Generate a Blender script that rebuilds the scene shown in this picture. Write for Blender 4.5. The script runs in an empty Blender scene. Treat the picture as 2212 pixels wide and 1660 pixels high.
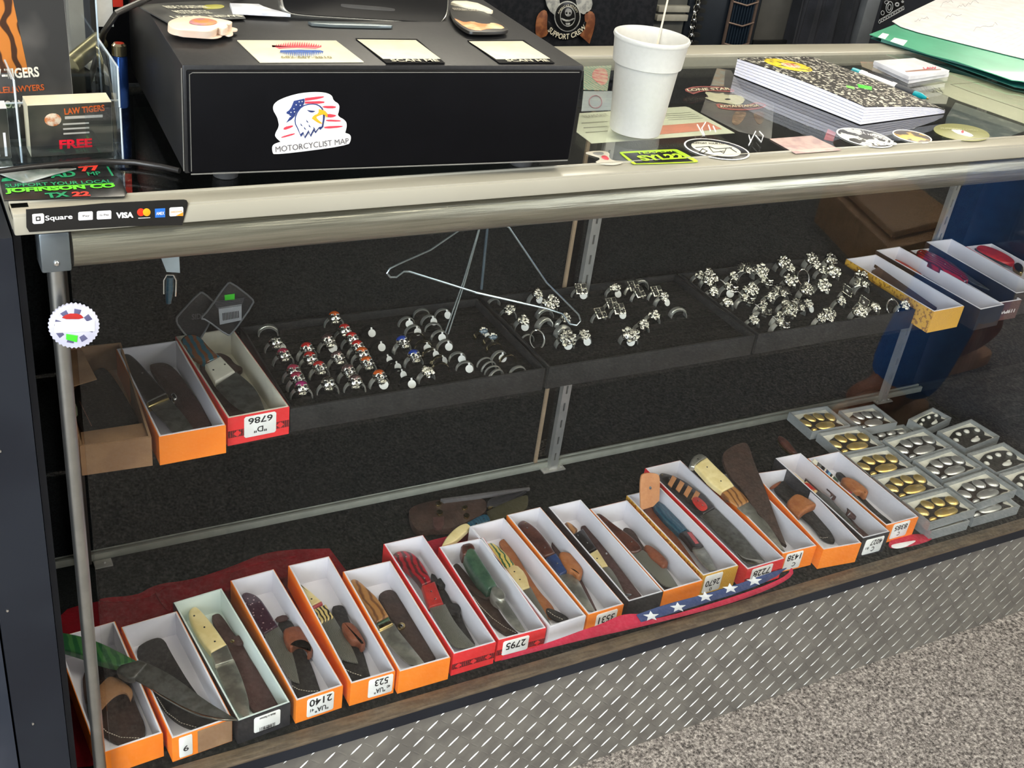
import bpy, bmesh, math, random
from mathutils import Vector, Matrix
random.seed(7)
V = Vector
SC = bpy.context.scene
COL = SC.collection
# ---------------- camera ----------------
W_, H_ = 2212, 1660
CX, CY, F_ = W_/2, H_/2, 2439.852
RX = V((0.87925444, -0.45976265, 0.12461914))      # camera right in the world
RY = V((-0.14353275, -0.50515959, -0.85100655))    # camera down in the world
RZ = V((0.45421358, 0.73036436, -0.51015481))      # view direction
CAM = V((0.0, -0.92, 1.3616))
cd = bpy.data.cameras.new('camera'); cam = bpy.data.objects.new('camera', cd); COL.objects.link(cam)
m = Matrix(((RX[0], -RY[0], -RZ[0], CAM[0]), (RX[1], -RY[1], -RZ[1], CAM[1]), (RX[2], -RY[2], -RZ[2], CAM[2]), (0, 0, 0, 1)))
cam.matrix_world = m
cd.sensor_width = 36; cd.lens = F_/W_*36; cd.clip_start = .02
SC.camera = cam
# ---------------- world, exposure, lights ----------------
w = bpy.data.worlds.new('world'); SC.world = w; w.use_nodes = True
w.node_tree.nodes['Background'].inputs[0].default_value = (.75, .85, 1, 1)
w.node_tree.nodes['Background'].inputs[1].default_value = 1.0
SC.view_settings.view_transform = 'Standard'; SC.view_settings.look = 'None'
SC.view_settings.gamma = 1; SC.view_settings.use_curve_mapping = False
SC.view_settings.exposure = 1.22
SC.cycles.transparent_max_bounces = 32
SC.cycles.max_bounces = 10
def area(name, loc, target, sx, sy, power, col):
    l = bpy.data.lights.new(name, 'AREA'); l.shape = 'RECTANGLE'; l.size = sx; l.size_y = sy; l.energy = power; l.color = col
    o = bpy.data.objects.new(name, l); COL.objects.link(o); o.location = loc
    o.rotation_euler = (V(target)-V(loc)).to_track_quat('-Z', 'Y').to_euler()
    return o
area('daylight_window', (-2.2, -2.9, 1.7), (.8, 0, .5), 2.4, 1.8, 95, (.84, .92, 1))
area('daylight_side', (3.4, -2.6, 1.8), (1.2, 0, .3), 1.6, 1.6, 18, (.92, .95, 1))
# ---------------- pixel measurements -> points on real planes ----------------
def ray(u, v): return RX*(u-CX)+RY*(v-CY)+RZ*F_
class PL:
    def __init__(s, p, n): s.p = V(p); s.n = V(n).normalized()
    def __call__(s, u, v):
        d = ray(u, v); return CAM+d*((s.p-CAM).dot(s.n)/d.dot(s.n))
TILT = [0, 0]                                               # pivot y, slope of the things leaning in the box at hand
class PT_:
    def __init__(s, z): s.z = z
    @property
    def p(s): return V((0, TILT[0], s.z))
    @property
    def n(s): return V((0, -TILT[1], 1)).normalized()
    def __call__(s, u, v):
        d = ray(u, v); n = s.n; return CAM+d*((s.p-CAM).dot(n)/d.dot(n))
def PZ(z, b=0): return PL((0, 0, z), (0, -b, 1)) if b else PT_(z)            # z = z0 + b*y
def PY(y): return PL((0, y, 0), (0, -1, 0))
CR = {'A': (80, 1160, 3.32), 'B': (480, 1160, 3.773), 'C': (800, 1080, 3.952), 'D': (1080, 1020, 4.367), 'E': (1340, 930, 4.612),
      'F': (1640, 940, 5.188), 'G': (540, 600, 3.95), 'H': (1000, 540, 4.424), 'I': (1460, 520, 4.022), 'J': (1700, 820, 3.953),
      'L': (0, 640, 3.352), 'R': (1800, 500, 4.15), 'M': (800, 980, 5.53), 'P': (0, 0, 1), '1': (0, 0, 3.95), '2': (540, 0, 3.95),
      '3': (1100, 0, 3.95), '4': (1650, 0, 3.936), '5': (0, 340, 3.95), '6': (1470, 130, 9.617), '7': (1240, 110, 6.912),
      '8': (1840, 100, 5.946), '9': (0, 200, 6.918), '0': (1380, 0, 3.568), 'K': (1640, 250, 3.867)}
def cp(c, p): ox, oy, s = CR[c]; return (ox+p[0]/s, oy+p[1]/s)
def on(pl, c, pts): return [pl(*cp(c, p)) for p in pts]
# ---------------- materials ----------------
MATS = {}
def M(name, col, r=.5, metal=0, col2=None, sc=40, mix=(.4, .6), bump=0, bsc=200, kind='noise', stretch=None, spec=None, emit=0, coat=0, aniso=0, sub=0, det=3):
    if name in MATS: return MATS[name]
    m = bpy.data.materials.new(name); m.use_nodes = True; nt = m.node_tree; N = nt.nodes; L = nt.links
    b = N['Principled BSDF']
    b.inputs['Base Color'].default_value = (*col, 1); b.inputs['Roughness'].default_value = r; b.inputs['Metallic'].default_value = metal
    if spec is not None: b.inputs['Specular IOR Level'].default_value = spec
    if coat: b.inputs['Coat Weight'].default_value = coat; b.inputs['Coat Roughness'].default_value = .08
    if sub: b.inputs['Subsurface Weight'].default_value = sub; b.inputs['Subsurface Radius'].default_value = (.01, .01, .01)
    if emit: b.inputs['Emission Color'].default_value = (*col, 1); b.inputs['Emission Strength'].default_value = emit
    tc = N.new('ShaderNodeTexCoord'); vec = tc.outputs['Object']
    if stretch:
        mp = N.new('ShaderNodeMapping'); mp.inputs['Scale'].default_value = stretch; L.new(vec, mp.inputs[0]); vec = mp.outputs[0]
    c2 = col2 if col2 else tuple(min(1, x*.88) for x in col)
    if kind == 'voronoi':
        t = N.new('ShaderNodeTexVoronoi'); t.inputs['Scale'].default_value = sc; out = t.outputs['Distance']
    elif kind == 'wave':
        t = N.new('ShaderNodeTexWave'); t.inputs['Scale'].default_value = sc; t.inputs['Distortion'].default_value = 6; t.inputs['Detail'].default_value = 2; out = t.outputs[1]
    elif kind == 'bands':
        t = N.new('ShaderNodeTexWave'); t.inputs['Scale'].default_value = sc; t.inputs['Distortion'].default_value = .3; out = t.outputs[1]
    else:
        t = N.new('ShaderNodeTexNoise'); t.inputs['Scale'].default_value = sc; t.inputs['Detail'].default_value = det; out = t.outputs[0]
    L.new(vec, t.inputs['Vector'])
    rp = N.new('ShaderNodeValToRGB'); rp.color_ramp.elements[0].position = mix[0]; rp.color_ramp.elements[1].position = mix[1]
    rp.color_ramp.elements[0].color = (*col, 1); rp.color_ramp.elements[1].color = (*c2, 1)
    L.new(out, rp.inputs[0]); L.new(rp.outputs[0], b.inputs['Base Color'])
    if bump:
        t2 = N.new('ShaderNodeTexNoise'); t2.inputs['Scale'].default_value = bsc; t2.inputs['Detail'].default_value = 3; L.new(vec, t2.inputs['Vector'])
        bn = N.new('ShaderNodeBump'); bn.inputs['Strength'].default_value = min(1, bump); bn.inputs['Distance'].default_value = .002; L.new(t2.outputs[0], bn.inputs['Height'])
        L.new(bn.outputs[0], b.inputs['Normal'])
    MATS[name] = m; return m
def glassmat(name, tint=(1, 1, 1), f0=.015, refl=(1, 1, 1)):
    m = bpy.data.materials.new(name); m.use_nodes = True; nt = m.node_tree; N = nt.nodes; L = nt.links; N.clear()
    o = N.new('ShaderNodeOutputMaterial'); mx = N.new('ShaderNodeMixShader'); tr = N.new('ShaderNodeBsdfTransparent'); gl = N.new('ShaderNodeBsdfGlossy')
    tr.inputs[0].default_value = (*tint, 1); gl.inputs[0].default_value = (*refl, 1); gl.inputs['Roughness'].default_value = .0
    lw = N.new('ShaderNodeLayerWeight'); lw.inputs['Blend'].default_value = .5
    pw = N.new('ShaderNodeMath'); pw.operation = 'POWER'; pw.inputs[1].default_value = 5; L.new(lw.outputs['Facing'], pw.inputs[0])
    ma = N.new('ShaderNodeMath'); ma.operation = 'MULTIPLY_ADD'; ma.inputs[1].default_value = 1-f0; ma.inputs[2].default_value = f0; L.new(pw.outputs[0], ma.inputs[0])
    L.new(ma.outputs[0], mx.inputs[0]); L.new(tr.outputs[0], mx.inputs[1]); L.new(gl.outputs[0], mx.inputs[2]); L.new(mx.outputs[0], o.inputs[0])
    MATS[name] = m; return m
g = lambda v: (v, v, v)
glass = glassmat('case_glass', (.985, .995, .99), .019)
top_glass_m = glassmat('counter_glass', (.97, .99, .98), .045)
acrylic = glassmat('acrylic', (.90, .93, .95), .06)
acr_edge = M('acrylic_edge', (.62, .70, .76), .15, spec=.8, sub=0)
black_felt = M('black_felt', (.0045, .0055, .0055), .95, col2=(.010, .0115, .0115), sc=350, bump=.5, bsc=600, spec=.1)
black_lam = M('black_laminate', (.010, .012, .018), .45, col2=(.014, .017, .024), sc=8, spec=.3)
navy_lam = M('dark_grey_laminate', (.030, .036, .05), .5, col2=(.04, .045, .06), sc=12, spec=.3)
ivory = M('ivory_metal_trim', (.37, .35, .285), .28, spec=.6, col2=(.35, .33, .265), sc=6)
alu = M('brushed_aluminium', (.52, .50, .42), .36, 1, col2=(.34, .33, .27), sc=9, stretch=(1, 28, 28), bump=.25, bsc=14, mix=(.35, .65))
alu_post = M('aluminium_post', (.50, .51, .49), .36, 1)
alu_d = M('anodised_bracket', (.20, .23, .25), .4, .8)
chrome = M('chrome', (.82, .82, .80), .09, 1)
chrome_b = M('oxidised_shaded_silver', (.05, .05, .045), .2, 1, col2=(.84, .82, .74), sc=380, mix=(.41, .47), bump=.4, bsc=500)  # dark noise for oxidation also puts recess shade into the silver's colour
wood_edge = M('dusty_wood_edge', (.075, .055, .036), .55, col2=(.13, .095, .06), sc=30, stretch=(1, 6, 6), bump=.3, bsc=120)
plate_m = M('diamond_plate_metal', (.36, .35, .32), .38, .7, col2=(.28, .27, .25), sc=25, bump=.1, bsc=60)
lit_lug_m = M('diamond_plate_lit_lug', (.40, .385, .34), .36, .85)  # brighter metal for the lugs that catch the light
white_in = M('white_card', (.70, .68, .73), .75, col2=(.66, .645, .70), sc=20, spec=.2)
tanedge = M('raw_board_edge', (.34, .24, .15), .8)
# ---------------- mesh building ----------------
WM = {}
class B:
    def __init__(s): s.v = []; s.f = []; s.mi = []; s.sm = []
    def add(s, vs, fs, mi=0, smooth=True):
        o = len(s.v); s.v += [V(p) for p in vs]
        for f in fs: s.f.append([i+o for i in f]); s.mi.append(mi); s.sm.append(smooth)
        return s
    def box(s, lo, hi, mi=0, X=None, bev=0):
        x0, y0, z0 = lo; x1, y1, z1 = hi
        if bev:
            bm = bmesh.new(); bmesh.ops.create_cube(bm, size=1)
            for v in bm.verts: v.co = V(((x0+x1)/2+v.co.x*(x1-x0), (y0+y1)/2+v.co.y*(y1-y0), (z0+z1)/2+v.co.z*(z1-z0)))
            bmesh.ops.bevel(bm, geom=bm.edges[:], offset=bev, segments=2, affect='EDGES', profile=.5)
            bm.verts.index_update()
            vs = [X@v.co if X else v.co.copy() for v in bm.verts]; fs = [[v.index for v in f.verts] for f in bm.faces]; bm.free()
            return s.add(vs, fs, mi, True)
        vs = [V((x, y, z)) for z in (z0, z1) for y in (y0, y1) for x in (x0, x1)]
        if X: vs = [X@v for v in vs]
        return s.add(vs, [(0, 2, 3, 1), (4, 5, 7, 6), (0, 1, 5, 4), (2, 6, 7, 3), (0, 4, 6, 2), (1, 3, 7, 5)], mi, False)
    def tube(s, path, r, n=10, mi=0, cap=True):
        path = [V(p) for p in path]; rs = r if isinstance(r, (list, tuple)) else [r]*len(path)
        vs = []; up = None
        for i, p in enumerate(path):
            t = (path[min(i+1, len(path)-1)]-path[max(i-1, 0)]).normalized()
            if up is None: up = t.orthogonal().normalized()
            a = (up-t*up.dot(t)).normalized(); up = a; b = t.cross(a)
            vs += [p+(a*math.cos(k*math.tau/n)+b*math.sin(k*math.tau/n))*rs[i] for k in range(n)]
        fs = [(i*n+k, i*n+(k+1) % n, (i+1)*n+(k+1) % n, (i+1)*n+k) for i in range(len(path)-1) for k in range(n)]
        if cap: fs += [tuple(range(n))[::-1], tuple((len(path)-1)*n+k for k in range(n))]
        return s.add(vs, fs, mi)
    def lathe(s, prof, X, n=40, mi=0, closed=False):      # prof (r, z)
        vs = [X@V((r*math.cos(k*math.tau/n), r*math.sin(k*math.tau/n), z)) for r, z in prof for k in range(n)]
        fs = [(i*n+k, i*n+(k+1) % n, (i+1)*n+(k+1) % n, (i+1)*n+k) for i in range(len(prof)-1) for k in range(n)]
        if not closed: fs += [tuple(range(n))[::-1], tuple((len(prof)-1)*n+k for k in range(n))]
        return s.add(vs, fs, mi)
    def ball(s, c, r, n=10, mi=0, X=None):
        c = V(c); rr = V(r) if isinstance(r, (tuple, list)) else V((r, r, r)); h = max(3, n//2); vs = []; 
        for i in range(1, h):
            a = math.pi*i/h
            for k in range(n): vs.append(V((c.x+rr.x*math.sin(a)*math.cos(k*math.tau/n), c.y+rr.y*math.sin(a)*math.sin(k*math.tau/n), c.z+rr.z*math.cos(a))))
        vs += [c+V((0, 0, rr.z)), c-V((0, 0, rr.z))]
        fs = [(i*n+k, (i+1)*n+k, (i+1)*n+(k+1) % n, i*n+(k+1) % n) for i in range(h-2) for k in range(n)]
        t = (h-1)*n; fs += [(t, k, (k+1) % n) for k in range(n)]+[(t+1, (h-2)*n+(k+1) % n, (h-2)*n+k) for k in range(n)]
        if X: vs = [X@v for v in vs]
        return s.add(vs, fs, mi)
    def slab(s, pts, n, h, r=.0006, mi=0, dome=0):        # pts: top outline; goes h down along -n
        n = V(n).normalized(); pts = [V(p) for p in pts]; k = len(pts)
        a = V()
        for i in range(k): a += pts[i].cross(pts[(i+1) % k])
        if a.dot(n) < 0: pts = pts[::-1]
        off = []
        for i in range(k):
            e1 = (pts[i]-pts[i-1]); e2 = (pts[(i+1) % k]-pts[i])
            if e1.length < 1e-7 or e2.length < 1e-7: off.append(V()); continue
            m1 = n.cross(e1.normalized()); m2 = n.cross(e2.normalized()); mm = m1+m2
            off.append(mm.normalized()*min(1.6, 1/max(.5, mm.length/2)) if mm.length > 1e-4 else V())
        r = min(r, h*.8)
        if dome: rings = [(0, -h), (0, -dome), (dome*.25, -dome*.45), (dome*.7, -dome*.12), (dome*1.3, 0)]
        else: rings = [(0, -h), (0, -r), (r*.3, -r*.3), (r, 0)]
        vs = [p+o*i_+n*z_ for i_, z_ in rings for p, o in zip(pts, off)]
        fs = [(j*k+i, j*k+(i+1) % k, (j+1)*k+(i+1) % k, (j+1)*k+i) for j in range(len(rings)-1) for i in range(k)]
        s.add(vs, fs, mi); o = len(s.v)-len(vs); j = len(rings)-1
        s.f.append([o+j*k+i for i in range(k)]); s.mi.append(mi); s.sm.append(True)
        s.f.append([o+i for i in range(k)][::-1]); s.mi.append(mi); s.sm.append(False)
        return s
def link(name, me, parent=None, loc=None):
    o = bpy.data.objects.new(name, me); COL.objects.link(o)
    if parent is not None: o.parent = parent
    return o
def mk(name, b, mats, parent=None, origin=None, ang=40):
    """mesh object from world-space builder; stored relative to its parent, or to an origin at its base"""
    if not isinstance(mats, (list, tuple)): mats = [mats]
    if parent is not None: X = WM[parent].copy()
    else:
        if origin is None:
            xs = [p.x for p in b.v]; ys = [p.y for p in b.v]; origin = ((min(xs)+max(xs))/2, (min(ys)+max(ys))/2, min(p.z for p in b.v))
        X = Matrix.Translation(V(origin))
    inv = X.inverted()
    me = bpy.data.meshes.new(name); me.from_pydata([tuple(inv@p) for p in b.v], [], b.f)
    for mt in mats: me.materials.append(mt)
    for p, mi, sm in zip(me.polygons, b.mi, b.sm): p.material_index = mi; p.use_smooth = sm
    me.update(); me.set_sharp_from_angle(angle=math.radians(ang))
    o = bpy.data.objects.new(name, me); COL.objects.link(o)
    if parent is not None: o.parent = parent; WM[o] = X
    else: o.location = X.translation; WM[o] = X
    return o
def thing(name, label, cat, loc, rz=0, group=None):
    o = bpy.data.objects.new(name, None); COL.objects.link(o); o.location = loc; o.rotation_euler = (0, 0, rz); o.empty_display_size = .02
    WM[o] = Matrix.Translation(V(loc))@Matrix.Rotation(rz, 4, 'Z')
    return tag(o, label, cat, group)
def tag(o, label, cat, group=None, kind=None):
    if label: o['label'] = label
    if cat: o['category'] = cat
    if group: o['group'] = group
    if kind: o['kind'] = kind
    return o
def struct(name, b, m): o = mk(name, b, m); o['kind'] = 'structure'; return o
def smooth(pts, n=2):
    P = [(V(p[:2]), len(p) > 2) for p in pts]
    for _ in range(n):
        Q = []
        for i, (p, sh) in enumerate(P):
            if sh: Q.append((p, True)); continue
            a = P[i-1][0]; c = P[(i+1) % len(P)][0]
            Q += [(p*.75+a*.25, False), (p*.75+c*.25, False)]
        P = Q
    return [(p.x, p.y) for p, _ in P]
def px(b, pl, c, pts, h, n=2, r=.0006, mi=0, dome=0):
    q = on(pl, c, smooth(pts, n) if n else pts)
    nn = pl.n if pl.n.dot(CAM-q[0]) > 0 else -pl.n
    return b.slab(q, nn, h, r, mi, dome)
def one(name, pl, c, pts, h, mat, parent=None, n=2, r=.0006, dome=0):
    return mk(name, px(B(), pl, c, pts, h, n, r, 0, dome), mat, parent)
def frame(o, xd, yd):
    x = V(xd).normalized(); y = V(yd); z = x.cross(y).normalized(); y = z.cross(x)
    return Matrix(((x.x, y.x, z.x, o[0]), (x.y, y.y, z.y, o[1]), (x.z, y.z, z.z, o[2]), (0, 0, 0, 1)))
FC = {}
def glyphs(s, bold=.02):
    if (s, bold) not in FC:
        c = bpy.data.curves.new('t', 'FONT'); c.body = s; c.offset = bold; c.resolution_u = 3; o = bpy.data.objects.new('t', c)
        me = bpy.data.meshes.new_from_object(o)
        vs = [v.co.copy() for v in me.vertices]; fs = [tuple(p.vertices) for p in me.polygons]
        bpy.data.objects.remove(o); bpy.data.curves.remove(c); bpy.data.meshes.remove(me)
        x0 = min(v.x for v in vs); x1 = max(v.x for v in vs); y0 = min(v.y for v in vs); y1 = max(v.y for v in vs)
        FC[(s, bold)] = ([((v.x-x0)/(x1-x0), (v.y-y0)/(y1-y0)) for v in vs], fs, (x1-x0)/(y1-y0))
    return FC[(s, bold)]
def text(b, s, A, Bp, up, h, mi=0, bold=.02, lift=.0003, arc=0, slant=0):
    """letters from A to Bp (world points), height h along up; arc = sagitta / width"""
    A = V(A); Bp = V(Bp); x = (Bp-A); w = x.length; x.normalize(); up = V(up); nn = x.cross(up).normalized()
    y = up.normalized() if slant else nn.cross(x)
    vs, fs, asp = glyphs(s, bold)
    out = []
    for px_, py_ in vs:
        if arc:
            R = w/(8*abs(arc))+abs(arc)*w/2*1.0; th = 2*math.asin(min(1, w/2/R)); a = (px_-.5)*th
            if arc > 0: rr = R+py_*h; q = A+x*(w/2+rr*math.sin(a))+y*(rr*math.cos(a)-R*math.cos(th/2))
            else: rr = R-py_*h; q = A+x*(w/2+rr*math.sin(a))+y*(R*math.cos(th/2)-rr*math.cos(a))
        else: q = A+x*(px_*w)+y*(py_*h)
        out.append(q+nn*lift)
    return b.add(out, fs, mi, False)
def textpx(b, s, pl, c, p0, p1, ptop, mi=0, bold=.02, lift=.0004, arc=0, slant=0):
    A, Bp, Tp = on(pl, c, [p0, p1, ptop])
    x = (Bp-A).normalized(); d = Tp-A; up = d-x*d.dot(x)
    return text(b, s, A, Bp, d if slant else up, up.length if not slant else d.length, mi, bold, lift, arc, slant)
# ---------------- the room ----------------
def carpet_mat():
    m = bpy.data.materials.new('carpet'); m.use_nodes = True; N = m.node_tree.nodes; L = m.node_tree.links; b = N['Principled BSDF']
    b.inputs['Roughness'].default_value = .95; b.inputs['Specular IOR Level'].default_value = .1
    tc = N.new('ShaderNodeTexCoord'); t = N.new('ShaderNodeTexNoise'); t.inputs['Scale'].default_value = 210; t.inputs['Detail'].default_value = 4; t.inputs['Roughness'].default_value = .7
    L.new(tc.outputs['Object'], t.inputs['Vector']); r = N.new('ShaderNodeValToRGB'); e = r.color_ramp.elements
    e[0].position = .36; e[0].color = (.06, .054, .05, 1); e[1].position = .66; e[1].color = (.68, .63, .58, 1)
    x = e.new(.46); x.color = (.21, .19, .175, 1); x = e.new(.55); x.color = (.37, .335, .305, 1)
    L.new(t.outputs[0], r.inputs[0]); L.new(r.outputs[0], b.inputs['Base Color'])
    bn = N.new('ShaderNodeBump'); bn.inputs['Strength'].default_value = .9; bn.inputs['Distance'].default_value = .006; L.new(t.outputs[0], bn.inputs['Height']); L.new(bn.outputs[0], b.inputs['Normal'])
    return m
struct('floor', B().box((-3.5, -3.4, -.05), (6, 5.2, 0)), carpet_mat())
wallm = M('painted_wall', (.30, .29, .27), .9, bump=.2, bsc=60)
ceilm = M('ceiling_tile', (.62, .61, .58), .95, bump=.3, bsc=90)
struct('ceiling', B().box((-3.5, -3.4, 2.75), (6, 5.2, 2.8)), ceilm)
struct('wall_back', B().box((-3.5, 5.2, 0), (6, 5.25, 2.75)), wallm)
struct('wall_left', B().box((-3.55, -3.4, 0), (-3.5, 5.2, 2.75)), wallm)
struct('wall_right', B().box((6, -3.4, 0), (6.05, 5.2, 2.75)), wallm)
struct('wall_front', B().box((-3.5, -3.45, 0), (6, -3.4, 2.75)), wallm)
lampm = M('lamp_diffuser', (1, .93, .78), .5, emit=9)
lampf = M('lamp_frame', (.7, .7, .68), .5)
for i, (x, y, lb) in enumerate([(-.9, -1.2, 'ceiling light panel above the left of the aisle'), (1.3, -1.2, 'ceiling light panel above the middle of the aisle'), (3.5, -1.2, 'ceiling light panel above the right of the aisle'),
                            (-.9, 1.6, 'ceiling light panel behind the counter on the left'), (1.3, 1.6, 'ceiling light panel behind the counter in the middle'), (3.5, 1.6, 'ceiling light panel behind the counter on the right')]):
    t = thing('ceiling_light', lb, 'light', (x, y, 2.72))
    mk('frame', B().box((x-.62, y-.32, 2.72), (x+.62, y-.28, 2.75)).box((x-.62, y+.28, 2.72), (x+.62, y+.32, 2.75)).box((x-.62, y-.28, 2.72), (x-.58, y+.28, 2.75)).box((x+.58, y-.28, 2.72), (x+.62, y+.28, 2.75)), lampf, t)
    mk('diffuser', B().box((x-.58, y-.28, 2.725), (x+.58, y+.28, 2.74)), lampm, t)
# ---------------- the showcase ----------------
X0, X1, YB, ZT, ZD, ZS, ZR = .078, 1.83, .425, .969, .245, .565, .60
CASE = thing('glass_showcase', 'long glass-topped display counter with ivory trim and diamond plate base', 'showcase', (.95, .21, 0))
def cpart(name, b, m): return mk(name, b, m, CASE)
b = B()
b.box((X0, -.014, .950), (X1, .000, .9665), bev=.0015).box((X0, -.013, .962), (X1, .012, .9685), bev=.001).box((X0, .009, .9655), (X1, .0115, .9705), bev=.0008)
b.box((X0, YB-.046, .950), (X1, YB-.0, .9715), bev=.0015).box((X0, 0, .950), (X0+.014, YB-.01, .9685)).box((X1-.014, 0, .950), (X1, YB-.01, .9685))
cpart('top_trim', b, ivory)
b = B(); n = 10; prof = [(.004*0-.001-.009*math.sin(math.pi*i/n)**.7 if 0 < i < n else .002, .948-.037*i/n) for i in range(n+1)]
xs = (.122, X1)
vs = [V((x, y, z)) for x in xs for y, z in prof]+[V((x, .012, z)) for x in xs for z in (.948, .911)]
k = n+1; b.add(vs, [(i, k+i, k+i+1, i+1) for i in range(n)]+[tuple(range(k))+(2*k+1, 2*k), (0, 2*k, 2*k+2, k), (n, k+n, 2*k+3, 2*k+1), (2*k, 2*k+1, 2*k+3, 2*k+2), tuple(range(2*k-1, k-1, -1))+(2*k+2, 2*k+3)])
cpart('front_rail', b, alu)
cpart('top_glass', B().box((X0+.006, .0098, .9625), (X1-.006, YB-.04, .969)), top_glass_m)
cpart('front_glass', B().box((.118, -.0125, .2475), (X1-.03, -.0115, .949)), glass)
cpart('corner_post', B().tube([(.108, .004, .26), (.108, .004, .93)], .0068, 16), alu_post)
b = B().box((.096, -.009, .912), (.120, .018, .948), bev=.002)
bk = cpart('corner_bracket', b, alu_d)
mk('screw', B().ball((.108, -.0095, .9205), (.0026, .0015, .0026), 10), chrome, bk)
cpart('end_plate', B().box((X0+.002, .02, .916), (X0+.006, .06, .94)), alu_d)
cpart('left_panel', B().box((X0, .004, .03), (X0+.006, YB, .95)), black_lam)
cpart('right_glass', B().box((X1-.006, .01, ZD), (X1, YB, .95)), glass)
cpart('deck', B().box((X0, .004, ZD-.012), (X1, YB+.02, ZD)), black_felt)
cpart('deck_nosing', B().box((X0, -.012, ZD-.004), (X1, .010, ZD+.0015), bev=.0018), wood_edge)
cpart('base_band', B().box((X0, -.011, .222), (X1, .008, ZD-.004)), black_lam)
cpart('base_body', B().box((X0+.01, .008, .0), (X1-.01, YB, ZD-.012)), black_lam)
# diamond plate
b = B().box((X0, -.002, .0), (X1, .006, .223))
pz, ppx = .0225, .036
r_ = 0; z = .012
while z < .215:
    x = X0+.015+(r_ % 2)*ppx/2
    while x < X1-.01:
        for kk, (dx, sgn) in enumerate(((0, 1), (ppx/2, -1))):
            xx = x+dx*1.0
            if xx > X1-.01: continue
            c, s_ = math.cos(math.radians(45)), math.sin(math.radians(45))*sgn
            L_, w_, hh = (.0112, .00105, .0011) if sgn > 0 else (.0110, .0016, .0007)  # the other slant is flatter, since light leaves it dull
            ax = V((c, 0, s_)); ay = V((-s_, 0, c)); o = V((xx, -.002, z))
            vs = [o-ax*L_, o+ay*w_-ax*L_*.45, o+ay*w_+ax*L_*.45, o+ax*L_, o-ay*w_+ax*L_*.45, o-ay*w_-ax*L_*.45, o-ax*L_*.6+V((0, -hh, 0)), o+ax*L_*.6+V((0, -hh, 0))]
            b.add(vs, [(0, 6, 1), (1, 6, 7, 2), (2, 7, 3), (3, 7, 4), (4, 7, 6, 5), (5, 6, 0)], 1 if sgn > 0 else 0, False)  # light on one slant of lugs is put into their colour
        x += ppx
    z += pz; r_ += 1
cpart('diamond_plate', b, [plate_m, lit_lug_m])
# back: sliding panels, sill, slotted standards
cpart('sliding_door', B().box((X0+.006, YB-.006, ZD+.012), (.905, YB, .95)), black_felt)
cpart('sliding_door', B().box((.93, YB+.004, ZD+.012), (X1-.01, YB+.010, .95)), black_felt)
cpart('door_edge', B().box((.8985, YB-.010, ZD+.012), (.904, YB-.0055, .95)), tanedge)
b = B()
for zz, y0, y1 in ((0, -.016, -.0105), (0, -.006, -.002)): b.box((X0+.006, YB+y0, ZD), (X1, YB+y1, ZD+.012+zz), bev=.0006)
b.box((X0+.006, YB-.014, ZD), (X1, YB+.0, ZD+.006))
cpart('door_track', b, M('track_aluminium', (.46, .47, .40), .4, .35))
def standard(x, mat):
    b = B(); y = YB-.024; z0, z1 = ZD+.002, .945
    b.box((x-.008, y, z0), (x-.0045, y+.01, z1)).box((x+.0045, y, z0), (x+.008, y+.01, z1))
    z = z0
    while z < z1-.03:
        b.box((x-.0045, y, z), (x-.0018, y+.002, z+.034)).box((x+.0018, y, z), (x+.0045, y+.002, z+.034)).box((x-.0018, y, z), (x+.0018, y+.002, z+.018)); z += .034
    return cpart('shelf_standard', b, mat)
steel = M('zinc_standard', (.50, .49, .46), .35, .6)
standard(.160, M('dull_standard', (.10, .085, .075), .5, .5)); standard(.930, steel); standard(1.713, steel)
for x in (.930, 1.713): cpart('standard_foot', B().box((x-.022, YB-.03, ZD), (x+.022, YB-.012, ZD+.0025), bev=.0008).ball((x-.016, YB-.022, ZD+.003), .0025, 8).ball((x+.016, YB-.022, ZD+.003), .0025, 8), steel)
cpart('standard_foot', B().box((.17, YB-.035, ZD), (.195, YB-.018, ZD+.0025), bev=.0008).ball((.184, YB-.027, ZD+.003), .0025, 8), steel)
# middle shelf
sh = thing('glass_shelf', 'clear glass shelf holding the ring trays halfway up the showcase', 'shelf', (.95, .30, ZS-.006))
mk('pane', B().box((X0+.012, .195, ZS-.006), (X1-.012, .410, ZS-.0003)), glass, sh)
for x in (.160, .930, 1.713):
    mk('bracket', B().slab([V((x-.001, .40, ZS-.0065)), V((x-.001, .215, ZS-.0065)), V((x-.001, .215, ZS-.013)), V((x-.001, .40, ZS-.035))], (-1, 0, 0), .002, .0003), steel, sh)
# black cabinet left of the case
t = thing('black_cabinet', 'black laminate cabinet side standing left of the showcase', 'cabinet', (-.1, .2, 0))
mk('side_stile', B().box((.028, -.012, 0), (X0-.002, .42, .948)), black_lam, t)
mk('front_panel', B().box((-.5, .006, 0), (.026, .42, .93)), navy_lam, t)
for z in (.885, .83, .745, .56, .40): mk('screw', B().ball((.034+random.random()*.02, -.0125, z), (.0016, .001, .0016), 8), chrome, t)

t = thing('black_cabinet', 'added black block keeping the view past the right showcase end dark', 'cabinet', (2.1, .2, 0))
mk('body', B().box((X1+.004, .03, 0), (2.5, .74, .93)), black_lam, t)  # added dark block, hides bright carpet beyond the end glass
mk('plinth', B().box((X1+.02, .02, 0), (2.5, .03, .08)), black_lam, t)
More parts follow.
